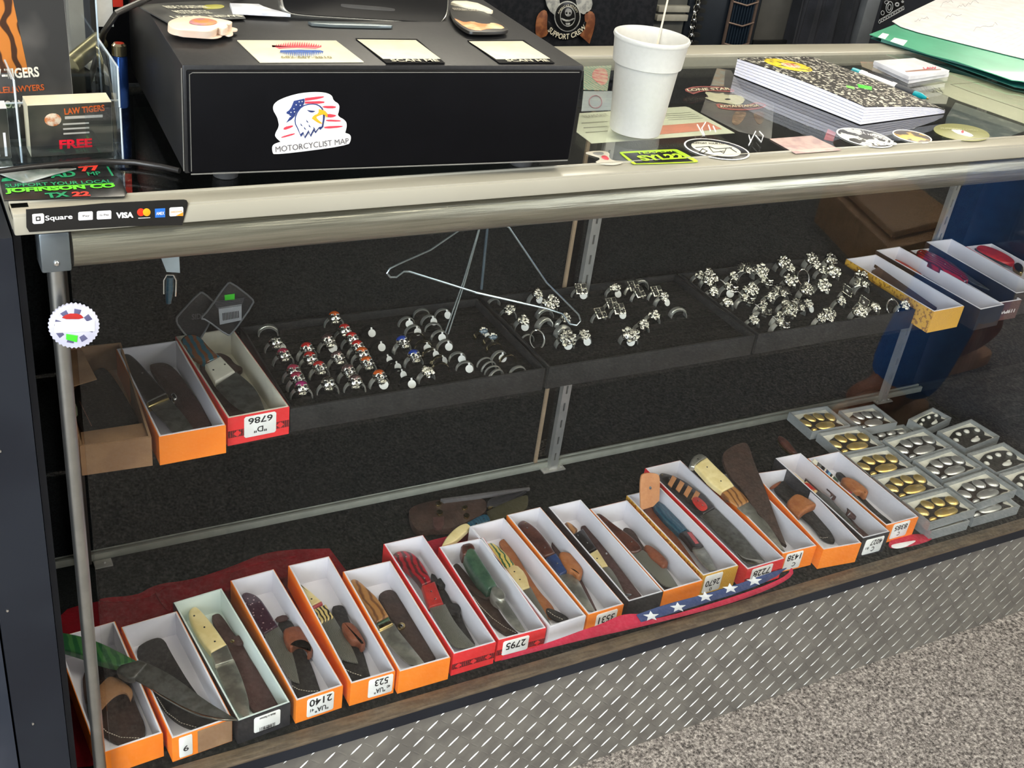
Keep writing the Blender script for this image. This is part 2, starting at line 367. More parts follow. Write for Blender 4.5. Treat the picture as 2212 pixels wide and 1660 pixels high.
# ---------------- goods: materials ----------------
orange = M('orange_card', (.95, .25, .02), .45, col2=(.90, .22, .015), sc=15)
redc = M('red_card', (.75, .03, .035), .4, col2=(.68, .025, .03), sc=15)
blackc = M('black_card', (.018, .018, .022), .35, col2=(.03, .03, .035), sc=15)
goldc = M('gold_patterned_card', (.72, .40, .05), .45, col2=(.35, .17, .03), sc=160, kind='wave', mix=(.75, .9))
kraft = M('kraft_card', (.33, .19, .10), .8, col2=(.27, .15, .08), sc=30)
brownc = M('maroon_card', (.10, .05, .05), .4)
mint_in = M('pale_green_card', (.68, .76, .72), .7, col2=(.62, .70, .67), sc=20)
pap = M('label_paper', (.86, .86, .84), .6)
ink = M('black_ink', (.01, .01, .012), .5)
steelb = M('polished_blade', (.55, .54, .48), .42, .85, col2=(.30, .30, .27), sc=40, bump=.1, bsc=100)
dam = M('damascus_blade', (.16, .16, .14), .45, .6, col2=(.27, .27, .235), sc=180, kind='wave', mix=(.3, .7))
darkbl = M('dark_blade', (.07, .07, .062), .45, .5, col2=(.11, .11, .105), sc=90)
edge_m = M('honed_edge', (.55, .52, .42), .25, 1)
brass = M('brass', (.62, .47, .20), .25, 1)
bone = M('cream_bone', (.74, .62, .33), .3, col2=(.66, .53, .25), sc=60, coat=.4)
whiteb = M('white_bone', (.78, .74, .62), .3, coat=.4)
olivew = M('olive_wood', (.36, .17, .055), .35, col2=(.14, .055, .02), sc=28, kind='wave', mix=(.5, .95), coat=.3)
rosew = M('rosewood', (.09, .028, .018), .35, col2=(.05, .015, .012), sc=60, coat=.3)
redwd = M('red_laminate', (.32, .01, .02), .3, col2=(.06, .012, .014), sc=35, kind='wave', mix=(.3, .8), coat=.4)
redm = M('red_bolster', (.5, .03, .025), .35, col2=(.35, .02, .02), sc=60)
greenl = M('green_laminate', (.02, .09, .035), .3, col2=(.05, .16, .05), sc=30, kind='wave', coat=.4)
greenh = M('dark_green_horn', (.02, .055, .035), .28, col2=(.05, .10, .06), sc=40, coat=.4)
bluem = M('blue_pakka', (.015, .03, .10), .35, col2=(.02, .05, .16), sc=60, coat=.3)
teal = M('teal_blue_laminate', (.01, .045, .085), .3, col2=(.02, .08, .12), sc=50, kind='wave', coat=.4)
speck = M('speckled_stone', (.42, .30, .30), .3, col2=(.035, .008, .022), sc=160, kind='voronoi', mix=(.16, .22), coat=.4)
zebra = M('yellow_black_horn', (.65, .50, .20), .3, col2=(.02, .015, .01), sc=55, kind='wave', mix=(.55, .62), coat=.4)
ygreen = M('yellow_green_inlay', (.62, .50, .14), .3, col2=(.02, .10, .04), sc=45, kind='wave', mix=(.62, .72), coat=.4)
leaB = M('black_leather', (.013, .011, .010), .6, bump=.3, bsc=500)
leaD = M('dark_brown_leather', (.030, .016, .012), .6, col2=(.045, .023, .017), sc=50, bump=.3, bsc=500)
leaM = M('maroon_leather', (.048, .019, .017), .6, col2=(.065, .027, .024), sc=50, bump=.3, bsc=500)
leaT = M('tan_leather', (.34, .12, .035), .6, col2=(.27, .085, .025), sc=50, bump=.3, bsc=400)
leaR = M('rust_leather', (.20, .055, .022), .6, col2=(.15, .04, .016), sc=50, bump=.3, bsc=400)
leaN = M('natural_leather', (.50, .23, .10), .6, col2=(.44, .19, .08), sc=50, bump=.3, bsc=400)
leaS = M('sandy_leather', (.30, .15, .07), .6, col2=(.24, .12, .055), sc=50, bump=.4, bsc=400)
thread = M('white_thread', (.72, .66, .55), .8)
tribal = M('black_band_print', (.05, .006, .008), .4, col2=(.30, .015, .02), sc=120, kind='wave', mix=(.4, .5))
silverpin = M('pin_steel', (.75, .75, .72), .2, 1)
pinkin = M('pink_inlay', (.45, .08, .09), .4)
horn = M('black_horn', (.015, .012, .012), .3, coat=.4)
# ---------------- boxes ----------------
def knife_box(label, NL, NR, FL, outer=orange, inner=white_in, z0=None, h=.04, L=None, lab=None, band=False, cat='box', group=None, dz=0, sidegap=.0015, front2=None, lid=None):
    z0 = (ZD+.0006 if z0 is None else z0)+dz; zt = z0+h; P = PZ(zt)
    a, r, f = P(*NL), P(*NR), P(*FL)
    ang = (math.atan2((r-a).y, (r-a).x)+math.atan2(-(f-a).x, (f-a).y))/2
    w = (r-a).length
    if L is None: L = (f-a).length
    O = V((a.x, a.y, z0)); x = V((math.cos(ang), math.sin(ang), 0)); y = V((-math.sin(ang), math.cos(ang), 0))
    X = frame(O, x, y)
    t = thing('knife_box', label, cat, O+x*w/2+y*L/2, ang, group)
    e = .0009; b = B()
    b.box((0, 0, 0), (w, L, e), 0, X)
    for lo, hi in (((0, 0, e), (w, e, h-.0006)), ((0, L-e, e), (w, L, h-.0006)), ((0, e, e), (e, L-e, h-.0006)), ((w-e, e, e), (w, L-e, h-.0006))): b.box(lo, hi, 0, X)
    mk('carton', b, outer, t)
    b = B(); i = e; k = .0028
    b.box((i, i, e), (w-i, L-i, e+.0006), 0, X)
    for lo, hi in (((i, i, e), (w-i, k, h)), ((i, L-k, e), (w-i, L-i, h)), ((i, k, e), (k, L-k, h)), ((w-k, k, e), (w-i, L-k, h))): b.box(lo, hi, 0, X)
    mk('lining', b, inner, t)
    if band:
        bb = B().box((-.0002, -.0005, h*.28), (w+.0002, 0, h*.30), 0, X).box((-.0002, -.0005, h*.50), (w+.0002, 0, h*.52), 0, X).box((0, -.0004, h*.31), (w, 0, h*.49), 0, X)
        for q in (.15, .5, .85):
            c = X@V((w*q, -.0006, h*.4)); bb.slab([c-x*.005, c+V((0, 0, .0045)), c+x*.005, c-V((0, 0, .0045))], -y, .0004, .0001, 1)
        mk('printed_band', bb, [tribal, redc], t)
    if front2: mk('kraft_patch', B().box((w*front2, -.0006, 0.001), (w-.0005, 0, h-.002), 0, X), kraft, t)
    if lab:
        cx, cz, lw, lh, lines = lab          # centre fraction, sizes in metres, lines (text, u0, u1, v, height) seen upside down
        st = mk('label_sticker', B().slab([X@V((w*cx+dx*lw/2, -.0007, h*cz+dz_*lh/2)) for dx, dz_ in ((-.9, -1), (.9, -1), (1, -.85), (1, .85), (.9, 1), (-.9, 1), (-1, .85), (-1, -.85))], -y, .0006, .0001), pap, t)
        b = B()
        for s, u0, u1, v, hh in lines:
            A = X@V((w*cx+lw/2-u0*lw, -.0008, h*cz+lh/2-(1-v)*lh)); Bp = X@V((w*cx+lw/2-u1*lw, -.0008, h*cz+lh/2-(1-v)*lh))
            if s == '|||':
                q = 0
                while q < 1: b.box((w*cx+lw/2-(u0+(u1-u0)*q)*lw-.0006, -.0010, h*cz+lh/2-(1-v)*lh-hh*lh), (w*cx+lw/2-(u0+(u1-u0)*q)*lw, -.0008, h*cz+lh/2-(1-v)*lh), 0, X); q += .055+.05*random.random()
            else: text(b, s, A, Bp, V((0, 0, -1)), hh*lh, 0, .015, .0003)
        mk('lettering', b, ink, st)
    t['w'] = w
    del t['w']
    return t, X, w, L, zt
pc = cp
DECKG = 'knife boxes lined up along the bottom deck'
def L4(num, l2, n=4): return (num, .12, .88, .48, .34)
BX = [
 ('orange-fronted knife box at the far left end of the deck', (211, 1631), (352.6, 1586), (117, 1395), orange, dict(L=.205)),
 ('orange and kraft fronted knife box with a small 9 sticker, crossed by a long blade', (371, 1597), (503, 1555), (249, 1359), orange, dict(front2=.42, lab=(.22, .5, .016, .034, [('9', .3, .7, .55, .28)]))),
 ('black knife box with pale green lining and a barcode sticker', (514, 1559), (627, 1516), (380, 1300), blackc, dict(inner=mint_in, lab=(.55, .55, .034, .026, [('|||', .2, .8, .25, .35), ('Made in Pakistan', .2, .8, .92, .14), ('10976', .35, .65, .18, .13)]))),
 ('orange knife box stickered 2140, holding a speckled-handled knife', (640, 1515), (741, 1481), (500, 1254), orange, dict(lab=(.52, .5, .036, .032, [('2140', .08, .92, .93, .38), ('"UA"', .2, .7, .42, .28), ('41', .74, .88, .42, .16)]))),
 ('orange knife box stickered 523, holding a cream and black handled knife', (758, 1478), (855, 1451.5), (615, 1224), orange, dict(lab=(.68, .52, .034, .032, [('523', .2, .75, .93, .36), ('"UA"', .3, .75, .42, .28), ('40', .1, .24, .45, .16)]))),
 ('plain orange knife box holding an olive wood handled knife', (863, 1452), (974.6, 1423), (733, 1237), orange, {}),
 ('red knife box with black band holding a red-bolstered knife', (980, 1414), (1073, 1389), (821.5, 1177), redc, dict(band=True)),
 ('red knife box stickered 2795, holding a green-handled dagger', (1077, 1384), (1183, 1361), (934, 1185), redc, dict(band=True, lab=(.38, .55, .040, .026, [('2795', .12, .88, .85, .5)]))),
 ('white-fronted knife box with a cream and green handled knife', (1187.6, 1355.5), (1266.6, 1331), (1012.5, 1138), white_in, {}),
 ('orange knife box stickered 3531, holding a blue-bolstered knife', (1271, 1329), (1348, 1306), (1094, 1113), orange, dict(lab=(.55, .5, .036, .030, [('3531', .12, .88, .8, .45), ('"UA"', .25, .7, .28, .2)]))),
 ('black-fronted knife box with a narrow black and cream handled knife', (1358, 1300.5), (1434, 1280), (1178, 1097), blackc, {}),
 ('orange knife box holding a knife with ridged dark blade', (1434, 1279), (1520, 1256), (1269, 1101), orange, {}),
 ('gold patterned knife box stickered 2670', (1519, 1244.5), (1598, 1225), (1344, 1073), goldc, dict(lab=(.33, .5, .034, .034, [('2670', .1, .9, .7, .36), ('0', .45, .6, .25, .2)]))),
 ('red knife box stickered 7228, holding a striped-handled knife', (1615, 1231), (1695.6, 1207.5), (1392, 1012), redc, dict(band=True, lab=(.42, .66, .042, .022, [('7228', .1, .9, .8, .6)]))),
 ('orange knife box stickered 1438, with a long cream-handled knife leaning out', (1691, 1197), (1768, 1183), (1512, 1030), orange, dict(L=.21, lab=(.38, .5, .034, .034, [('1438', .1, .9, .9, .36), ('C', .3, .5, .4, .25)]))),
 ('plain orange knife box holding a sheath with a wide tan strap', (1779, 1188), (1858, 1170), (1640, 1022), orange, {}),
 ('tall black knife box stickered 4027', (1864.6, 1163.6), (1924, 1150), (1669, 991), blackc, dict(h=.042, lab=(.5, .48, .040, .032, [('4027', .08, .72, .9, .34), ('C', .4, .56, .45, .3), ('81', .72, .9, .5, .16)]))),
 ('orange knife box stickered 8385, beside the stack of clear buckle boxes', (1915, 1136), (1987, 1119), (1738, 992), orange, dict(lab=(.5, .55, .038, .032, [('8385', .12, .88, .85, .34), ('C', .45, .6, .4, .25)]))),
]
boxes = []
for lb, NL, NR, FL, om, kw in BX: boxes.append(knife_box(lb, NL, NR, FL, om, group=DECKG, dz=.0012, **kw))
SHG = 'knife boxes on the glass shelf'
boxes += [knife_box('open brown kraft box with folded flaps at the left of the shelf', (172, 965), (327, 944), (124, 753), kraft, kraft, z0=ZS+.0004, group=SHG)]
boxes += [knife_box('orange-fronted knife box on the shelf beside the kraft box', (343, 944), (489, 920), (242, 755), orange, z0=ZS+.0004, group=SHG)]
boxes += [knife_box('red knife box on the shelf stickered 6786, beside the first ring tray', (492, 904), (626.5, 880), (371, 728), redc, M('cream_card', (.72, .68, .56), .7), z0=ZS+.0004, group=SHG, band=True, lab=(.52, .55, .040, .030, [('6786', .12, .88, .92, .3), ('"D"', .3, .7, .45, .28)]))]
boxes += [knife_box('gold patterned knife box standing beside the right end of the third ring tray', (2018, 673.5), (2088, 664), (1817, 561), goldc, z0=ZS+.0004, group=SHG)]
boxes += [knife_box('black-fronted knife box right of the gold one on the shelf', (2119, 669), (2173.5, 660), (1883, 542), blackc, z0=ZS+.0004, group=SHG)]
boxes += [knife_box('maroon card box on the shelf printed 119PW', (2160, 655), (2208, 647.5), (1966, 541), brownc, z0=ZS+.0004, h=.036, group=SHG, lab=None)]
boxes += [knife_box('tall black knife box on the shelf with a brown sheath inside', (2196, 634), (2252, 625), (2002, 522), blackc, z0=ZS+.0004, h=.045, group=SHG)]
boxes += [knife_box('knife box at the right edge of the shelf with a red-handled knife', (2278, 640), (2334, 631), (2089, 532), redc, z0=ZS+.0004, group=SHG)]
_t, _X, _w, _L, _z = boxes[23]; b = B(); text(b, '119PW', _X@V((.046, -.0006, .020)), _X@V((.008, -.0006, .020)), V((0, 0, -1)), .007, 0, .04, .0003); mk('lettering', b, M('pale_print_box', (.7, .66, .66), .5), _t)
# ---------------- knives and sheaths ----------------
def pins(b, pl, c, pts, r=.0013, mi=0):
    for p in pts:
        q = pl(*cp(c, p)); n = pl.n if pl.n.dot(CAM-q) > 0 else -pl.n
        X = frame(q, n.orthogonal(), n.cross(n.orthogonal())); b.lathe([(r, -.0005), (r, .0004), (r*.6, .0007)], X, 10, mi)
    return b
INBOX = [None]
def inbox(i): INBOX[0] = None if i is None else boxes[i]
def multi(kind, label, cat, parts, group=None, cap_slope=.39):
    """parts: (name, plane, crop, pts, thickness, material, opts)"""
    def build():
        bs = []
        for nm, pl, c, pts, h, mt, *o in parts:
            o = o[0] if o else {}
            b = px(B(), pl, c, pts, h, o.get('n', 2), o.get('r', .0006), 0, o.get('dome', 0)) if not o.get('custom') else o['custom']()
            bs.append((nm, b, mt, o))
        return bs
    box = INBOX[0]
    if box is None: TILT[:] = [0, 0]; bs = build()
    else:
        t_, X, w, L, zt = box; inv = X.inverted(); TILT[:] = [(X@V((w/2, .02, 0))).y, 0]
        for i in range(40):
            TILT[1] = i*.01; bs = build()
            if max((inv@p).y for _, b, _, _ in bs for p in b.v) < L-.004 or i*.01 >= cap_slope: break
        for _, b, _, _ in bs:
            for i, p in enumerate(b.v):
                q = inv@p
                if q.z < zt-X.translation.z+.0002: q.x = min(max(q.x, .0034), w-.0034); q.y = min(max(q.y, .0034), L-.0034); q.z = max(q.z, .0018); b.v[i] = X@q
    TILT[:] = [0, 0]
    allv = [p for _, b, _, _ in bs for p in b.v]
    lo = min(p.z for p in allv); x = sum(p.x for p in allv)/len(allv); y = sum(p.y for p in allv)/len(allv)
    t = thing(kind, label, cat, (x, y, lo), 0, group)
    last = None
    for nm, b, mt, o in bs:
        par = last if o.get('sub') and last else t
        q = mk(nm, b, mt, par)
        if o.get('lab'): q['label'] = o['lab']
        if not o.get('sub'): last = q
    return t
def stitch(pl, c, pts, w=.0005, gap=.35):
    b = B(); P = [pl(*cp(c, p)) for p in pts]; L = 0; seg = []
    for i in range(len(P)-1):
        n = max(1, int((P[i+1]-P[i]).length/.0032))
        for k in range(n):
            a = P[i].lerp(P[i+1], k/n); e = P[i].lerp(P[i+1], (k+1-gap)/n); u = (e-a).normalized(); s_ = u.cross(pl.n)*w
            b.add([a-s_, e-s_, e+s_, a+s_], [(0, 1, 2, 3)], 0, False)
    return b
ZB = ZD+.0035                # inside floor of the deck boxes
Zs, Zk = PZ(ZB+.007), PZ(ZB+.015)
ZsT = PZ(ZB+.006)
H = .012; HK = .006
KG, SG = 'knives in the boxes on the deck', 'leather sheaths in the boxes on the deck'
def sheath(label, c, main, mat, extra=[], pl=None, group=SG, h=.006):
    return multi('knife_sheath', label, 'sheath', [('leather_body', pl or Zs, c, main, h, mat, dict(r=.0012))]+extra, group)
def strap(pl, c, pts, mt=leaT, h=.012): return ('strap', pl, c, pts, h, mt, dict(dome=.0034))
def knife(label, c, hm, handle, bolsters, blade, bm=dam, pl=None, pn=(), group=KG, extra=[], hh=.010, dome=.003):
    pl = pl or Zk; P = [('handle', pl, c, handle, hh, hm, dict(dome=dome))]
    if pn: P.append(('pin', pl, c, pn[0], 0, silverpin, dict(custom=None)))
    P = [('handle', pl, c, handle, hh, hm, dict(dome=dome))]
    for p in pn: P.append(('pin', pl, c, p, 0, silverpin if not isinstance(p[-1], str) else MATS[p[-1]], dict(custom=lambda p=p: pins(B(), pl, c, [p[:2]]), sub=1)))
    for pts, mt in bolsters: P.append(('bolster', pl, c, pts, hh-.001, mt, dict(dome=.0022, n=1)))
    bp = PT_(pl.z-.003) if isinstance(pl, PT_) else PL(pl.p-V((0, 0, .003)), pl.n)
    P.append(('blade', bp, c, blade, .0025, bm, dict(r=.0008)))
    return multi('knife', label, 'knife', P+extra, group)
# box 1 and the long knife across boxes 1 and 2
inbox(0)
sheath('dark sheath with a wide sandy strap, in the leftmost deck box', 'A', [(325, 935), (520, 890), (660, 1010), (700, 1180), (800, 1400), (700, 1475), (600, 1490), (470, 1420), (400, 1320), (330, 1150)], leaD,
       [('stitching', PZ(ZB+.0073), 'A', [], 0, thread, dict(custom=lambda: stitch(PZ(ZB+.0074), 'A', [(430, 1330), (500, 1400), (600, 1440), (740, 1445)]))),
        ('strap', PZ(ZB+.03), 'A', [(360, 1170), (470, 1040), (530, 990), (640, 1050), (695, 1110), (670, 1175, 1), (640, 1110), (560, 1130), (470, 1220), (410, 1320, 1)], .003, leaS)])
one_k = multi('knife', 'narrow dark knife standing at the left of the leftmost deck box', 'knife', [('blade', PZ(ZB+.012), 'A', [(345, 1160), (420, 1330), (485, 1545, 1), (440, 1500), (365, 1300)], .003, darkbl)], KG)
inbox(None)
PX = PZ(ZB+.0445)
knife('long curved knife with green handle lying across the two leftmost boxes', 'A', greenl, [(118, 672, 1), (300, 700), (480, 760), (725, 890, 1), (600, 925, 1), (440, 890), (310, 835), (118, 780, 1)],
      [([(725, 880, 1), (790, 905, 1), (700, 1010, 1), (650, 1015), (560, 960), (600, 915, 1)], darkbl)],
      [(735, 880, 1), (830, 920), (1000, 1010), (1200, 1170), (1440, 1312, 1), (1290, 1312), (1120, 1270), (900, 1150), (790, 1068), (680, 1012, 1)], darkbl, pl=PX,
      extra=[('cutting_edge', PZ(ZB+.0425), 'A', [(800, 1075), (900, 1150), (1120, 1270), (1290, 1312), (1430, 1314, 1), (1290, 1300), (1120, 1258), (900, 1138)], .0012, edge_m, dict(sub=1, r=.0002))])
inbox(1)
sheath('black stitched sheath in the second deck box, under the long blade', 'A', [(685, 815), (800, 735), (905, 715), (960, 830), (1130, 1110), (1320, 1320, 1), (1190, 1385), (1030, 1345), (900, 1230), (830, 1110)], leaB,
       [('stitching', PZ(ZB+.0074), 'A', [], 0, thread, dict(custom=lambda: stitch(PZ(ZB+.0074), 'A', [(860, 1150), (930, 1260), (1030, 1335), (1150, 1370)])))])
# box 3
inbox(2)
sheath('slim maroon sheath with button tab beside the cream-handled knife', 'A', [(1235, 575), (1290, 545), (1325, 560), (1420, 705), (1480, 760), (1527, 880), (1600, 960), (1690, 1100), (1790, 1235, 1), (1570, 1270), (1500, 1180), (1440, 960), (1370, 800)], leaM,
       [('tab', PZ(ZB+.013), 'A', [(1415, 710), (1460, 705), (1495, 745), (1470, 775), (1400, 770)], .003, leaM), ('snap_button', PZ(ZB+.015), 'A', [(1380, 745), (1400, 735), (1420, 745), (1405, 758)], .002, brass)])
knife('knife with plain cream bone handle and steel blade in the pale green lined box', 'A', bone, [(1072, 540), (1125, 490), (1165, 510), (1260, 620), (1362, 768, 1), (1248, 830, 1), (1160, 720)],
      [([(1248, 830, 1), (1362, 768, 1), (1412, 880, 1), (1275, 925, 1)], steelb)], [(1275, 925, 1), (1412, 880, 1), (1470, 1010), (1527, 1200), (1520, 1310, 1), (1430, 1260), (1350, 1110)], steelb,
      pn=[(1127, 568, 'black_ink'), (1200, 650, 'black_ink'), (1275, 752, 'black_ink')])
# box 4
inbox(3)
sheath('black sheath with rust strap beside the speckled-handled knife', 'B', [(440, 690), (500, 665), (590, 700), (620, 850), (720, 1010), (800, 1250, 1), (620, 1312, 1), (570, 1200), (520, 1000)], leaB,
       [('tab', PZ(ZB+.010), 'B', [(425, 660), (515, 630), (550, 670), (450, 700)], .002, leaM, dict(n=1)), strap(PZ(ZB+.022), 'B', [(480, 755), (560, 720), (655, 720), (755, 870), (735, 940), (690, 955), (700, 890), (650, 855), (600, 865), (552, 920)], leaR),
        ('stitching', PZ(ZB+.0074), 'B', [], 0, thread, dict(custom=lambda: stitch(PZ(ZB+.0074), 'B', [(570, 1215), (620, 1245), (700, 1260), (790, 1258)])))])
knife('knife with dark speckled stone handle and short damascus blade', 'B', speck, [(150, 480), (170, 450), (215, 445), (300, 480), (370, 580), (455, 720, 1), (340, 790, 1), (260, 680), (200, 570)], [],
      [(340, 790, 1), (455, 720, 1), (540, 850), (590, 1000), (630, 1190, 1), (550, 1165), (470, 1040)])
# box 5
inbox(4)
sheath('black sheath with rust strap beside the cream-tipped knife', 'B', [(870, 575), (960, 550), (1000, 570), (1040, 690), (1130, 860), (1210, 1140, 1), (1030, 1175, 1), (970, 1010), (990, 850)], leaB,
       [strap(PZ(ZB+.022), 'B', [(960, 700), (1010, 685), (1080, 700), (1175, 850), (1160, 880), (1130, 895), (1115, 845), (1040, 840)], leaR), ('stitching', PZ(ZB+.0074), 'B', [], 0, thread, dict(custom=lambda: stitch(PZ(ZB+.0074), 'B', [(1000, 1080), (1060, 1110), (1140, 1135)])))])
knife('knife with cream tip, yellow and black horn bolster and damascus blade', 'B', bone, [(620, 372, 1), (680, 400), (810, 520, 1), (725, 565, 1), (660, 460)],
      [([(722, 565, 1), (812, 520, 1), (820, 540, 1), (733, 585, 1)], pinkin), ([(735, 590, 1), (845, 545, 1), (910, 650, 1), (805, 700, 1)], zebra)],
      [(805, 700, 1), (910, 650, 1), (1000, 800), (1060, 900), (1110, 1030, 1), (960, 1000), (880, 860)], pn=[(728, 508, 'black_ink')])
# box 6
inbox(5)
sheath('plain brown sheath with a brass snap beside the olive wood knife', 'C', [(60, 820), (120, 770), (200, 765), (260, 850), (400, 1060), (570, 1350, 1), (440, 1395, 1), (300, 1200), (200, 1040), (100, 900)], leaD,
       [('snap_button', PZ(ZB+.010), 'C', [(230, 1080), (245, 1050), (280, 1045), (302, 1070), (290, 1098), (250, 1105)], .003, brass), ('snap_cap', PZ(ZB+.012), 'C', [(250, 1078), (265, 1060), (285, 1072), (272, 1088)], .003, chrome)])
knife('knife with curved olive wood handle, green spacer and brass guard', 'B', olivew, [(1025, 375), (1060, 335), (1110, 345), (1200, 430), (1275, 500), (1358, 640, 1), (1258, 700, 1), (1180, 590), (1100, 490)],
      [([(1258, 700, 1), (1358, 645, 1), (1368, 672, 1), (1268, 722, 1)], greenh), ([(1265, 722, 1), (1372, 672, 1), (1395, 705, 1), (1280, 762, 1)], brass)],
      [(1270, 765, 1), (1400, 705, 1), (1440, 770), (1540, 890), (1655, 1035, 1), (1540, 1060), (1410, 940), (1320, 840)], steelb)
# box 7
inbox(6)
sheath('black sheath with buckled loops beside the red-bolstered knife', 'C', [(500, 620), (560, 640), (650, 690), (660, 780), (690, 880), (770, 910), (780, 1000), (800, 1050), (895, 1225, 1), (820, 1230), (720, 1100), (600, 900)], leaB,
       [('loop', PZ(ZB+.016), 'C', [(560, 680), (620, 660), (655, 700), (640, 740), (580, 745)], .006, leaB), ('loop', PZ(ZB+.016), 'C', [(650, 900), (720, 875), (775, 910), (765, 1000), (740, 960), (680, 965)], .006, leaB)])
knife('knife with red and black laminate handle and bright red bolster', 'C', redwd, [(180, 480), (210, 440), (290, 425), (380, 455), (460, 550), (530, 690, 1), (440, 730, 1), (390, 660), (320, 590), (230, 550)],
      [([(440, 733, 1), (550, 692, 1), (625, 882, 1), (500, 915, 1)], redm)], [(500, 915, 1), (640, 890, 1), (700, 1010), (780, 1120), (900, 1250, 1), (780, 1275), (680, 1235), (620, 1120), (560, 1020)],
      pn=[(240, 475, 'brass'), (306, 490), (390, 562, 'brass'), (460, 670), (520, 785), (555, 848)])
# box 8
inbox(7)
sheath('dark brown curved sheath with tan edge under the green dagger', 'C', [(690, 575), (740, 530), (800, 600), (900, 720), (1040, 850), (1160, 1040), (1262, 1135, 1), (1180, 1160), (1030, 1050), (900, 880), (760, 700)], leaD,
       [('stitching', PZ(ZB+.0074), 'C', [], 0, thread, dict(custom=lambda: stitch(PZ(ZB+.0074), 'C', [(880, 830), (940, 910), (1040, 1010), (1150, 1090), (1250, 1140)]))), ('strap', PZ(ZB+.013), 'C', [(780, 700), (900, 750), (980, 800), (1060, 830), (1000, 850), (880, 790)], .003, leaD)])
PT = PZ(ZB+.026, .12)
knife('dagger with round dark green handle, disc guard and bright blade', 'C', greenh, [(775, 400), (800, 365), (860, 365), (900, 420), (960, 520), (1030, 620), (1085, 720, 1), (1005, 765, 1), (900, 640), (830, 520)],
      [([(770, 405), (790, 370), (830, 355), (880, 375), (900, 420), (850, 430), (800, 480)], rosew), ([(1025, 750), (1080, 730), (1150, 785), (1160, 840), (1120, 865), (1050, 820)], steelb)],
      [(1065, 870, 1), (1150, 850, 1), (1240, 980), (1330, 1125, 1), (1240, 1120)], steelb, pl=PZ(ZB+.022, .06), hh=.02, dome=.0048)
# box 9
inbox(8)
sheath('bright tan sheath with a black stitched tip beside the green and yellow knife', 'C', [(1090, 370), (1120, 335), (1170, 330), (1205, 400), (1310, 570), (1440, 780), (1560, 900), (1600, 1000, 1), (1500, 1000), (1400, 860), (1300, 700)], leaT,
       [('black_tip', PZ(ZB+.0085), 'D', [(430, 1275), (520, 1300), (640, 1365), (660, 1410, 1), (560, 1420), (440, 1350)], .003, leaB), ('stitching', PZ(ZB+.0088), 'D', [], 0, thread, dict(custom=lambda: stitch(PZ(ZB+.0088), 'D', [(450, 1310), (510, 1355), (600, 1395)])))])
knife('knife with yellow and green inlaid handle and cream bolster', 'C', ygreen, [(978, 392), (1010, 360), (1060, 365), (1150, 440), (1235, 545, 1), (1158, 585, 1), (1080, 500)],
      [([(1158, 588, 1), (1240, 540), (1330, 625), (1362, 742, 1), (1290, 765, 1), (1210, 670)], bone)], [(1300, 765, 1), (1368, 738, 1), (1430, 860), (1500, 970), (1545, 1080, 1), (1470, 1030), (1390, 900)],
      pn=[(1230, 615, 'black_ink'), (1277, 682, 'black_ink')])
# box 10
inbox(9)
sheath('maroon sheath with a wide tan strap beside the blue-bolstered knife', 'D', [(470, 660), (530, 660), (590, 760), (680, 880), (800, 1060), (915, 1300, 1), (850, 1290), (720, 1060), (600, 900)], leaM,
       [strap(PZ(ZB+.024), 'D', [(550, 755), (600, 740), (690, 765), (785, 890), (785, 960), (740, 985), (690, 930), (650, 930), (590, 850)], leaT)])
knife('knife with dark rosewood handle and blue bolster', 'D', rosew, [(160, 490), (200, 450), (250, 455), (340, 520), (430, 620), (525, 760, 1), (425, 795, 1), (330, 710), (230, 590)],
      [([(440, 800, 1), (530, 760, 1), (640, 930, 1), (560, 972, 1)], bluem)], [(560, 975, 1), (700, 940, 1), (760, 1050), (860, 1240), (900, 1310, 1), (820, 1305), (750, 1270), (640, 1110)], steelb,
      pn=[(240, 485, 'brass'), (257, 532), (422, 715), (539, 864)])
# box 11
inbox(10)
sheath('long narrow maroon sheath beside the black and cream knife', 'D', [(750, 520), (790, 500), (840, 510), (900, 600), (1100, 860), (1340, 1170, 1), (1225, 1210, 1), (1000, 880)], leaM,
       [('snap_button', PZ(ZB+.011), 'D', [(990, 768), (1005, 758), (1018, 768), (1004, 780)], .003, silverpin), ('snap_button', PZ(ZB+.011), 'D', [(1180, 1150), (1240, 1150), (1245, 1160), (1190, 1170)], .003, silverpin)])
knife('knife with orange tip, black middle and square cream bolster', 'D', olivew, [(598, 490), (630, 460), (680, 480), (735, 532, 1), (690, 590, 1), (630, 530)],
      [([(688, 585, 1), (785, 530, 1), (912, 715, 1), (830, 755, 1)], horn), ([(840, 770, 1), (920, 725, 1), (1020, 880, 1), (960, 890, 1)], bone)],
      [(960, 895, 1), (1025, 880), (1100, 985), (1180, 1150), (1220, 1205, 1), (1150, 1180), (1050, 1030)], dam, pn=[(735, 600), (822, 672), (916, 817, 'black_ink')])
# box 12
inbox(11)
sheath('brown sheath with rolled rust strap beside the ridged blade', 'D', [(1150, 545), (1190, 515), (1270, 555), (1340, 680), (1440, 800), (1560, 960), (1640, 1080), (1540, 1110, 1), (1400, 930), (1280, 740)], leaD,
       [strap(PZ(ZB+.022), 'D', [(1345, 680), (1430, 680), (1590, 825), (1590, 870), (1540, 890), (1500, 850), (1420, 800)], leaR)])
knife('knife with dark rosewood handle and ridged dark grey blade', 'D', rosew, [(888, 400), (920, 380), (970, 395), (1080, 490), (1230, 590), (1345, 700), (1335, 740), (1240, 768), (1150, 700), (1020, 560)], [],
      [(1240, 770, 1), (1350, 735, 1), (1430, 790), (1540, 870), (1620, 980), (1690, 1090, 1), (1580, 1085), (1520, 1050), (1400, 930)], dam, pn=[(1008, 477), (1240, 660), (935, 400, 'brass')])
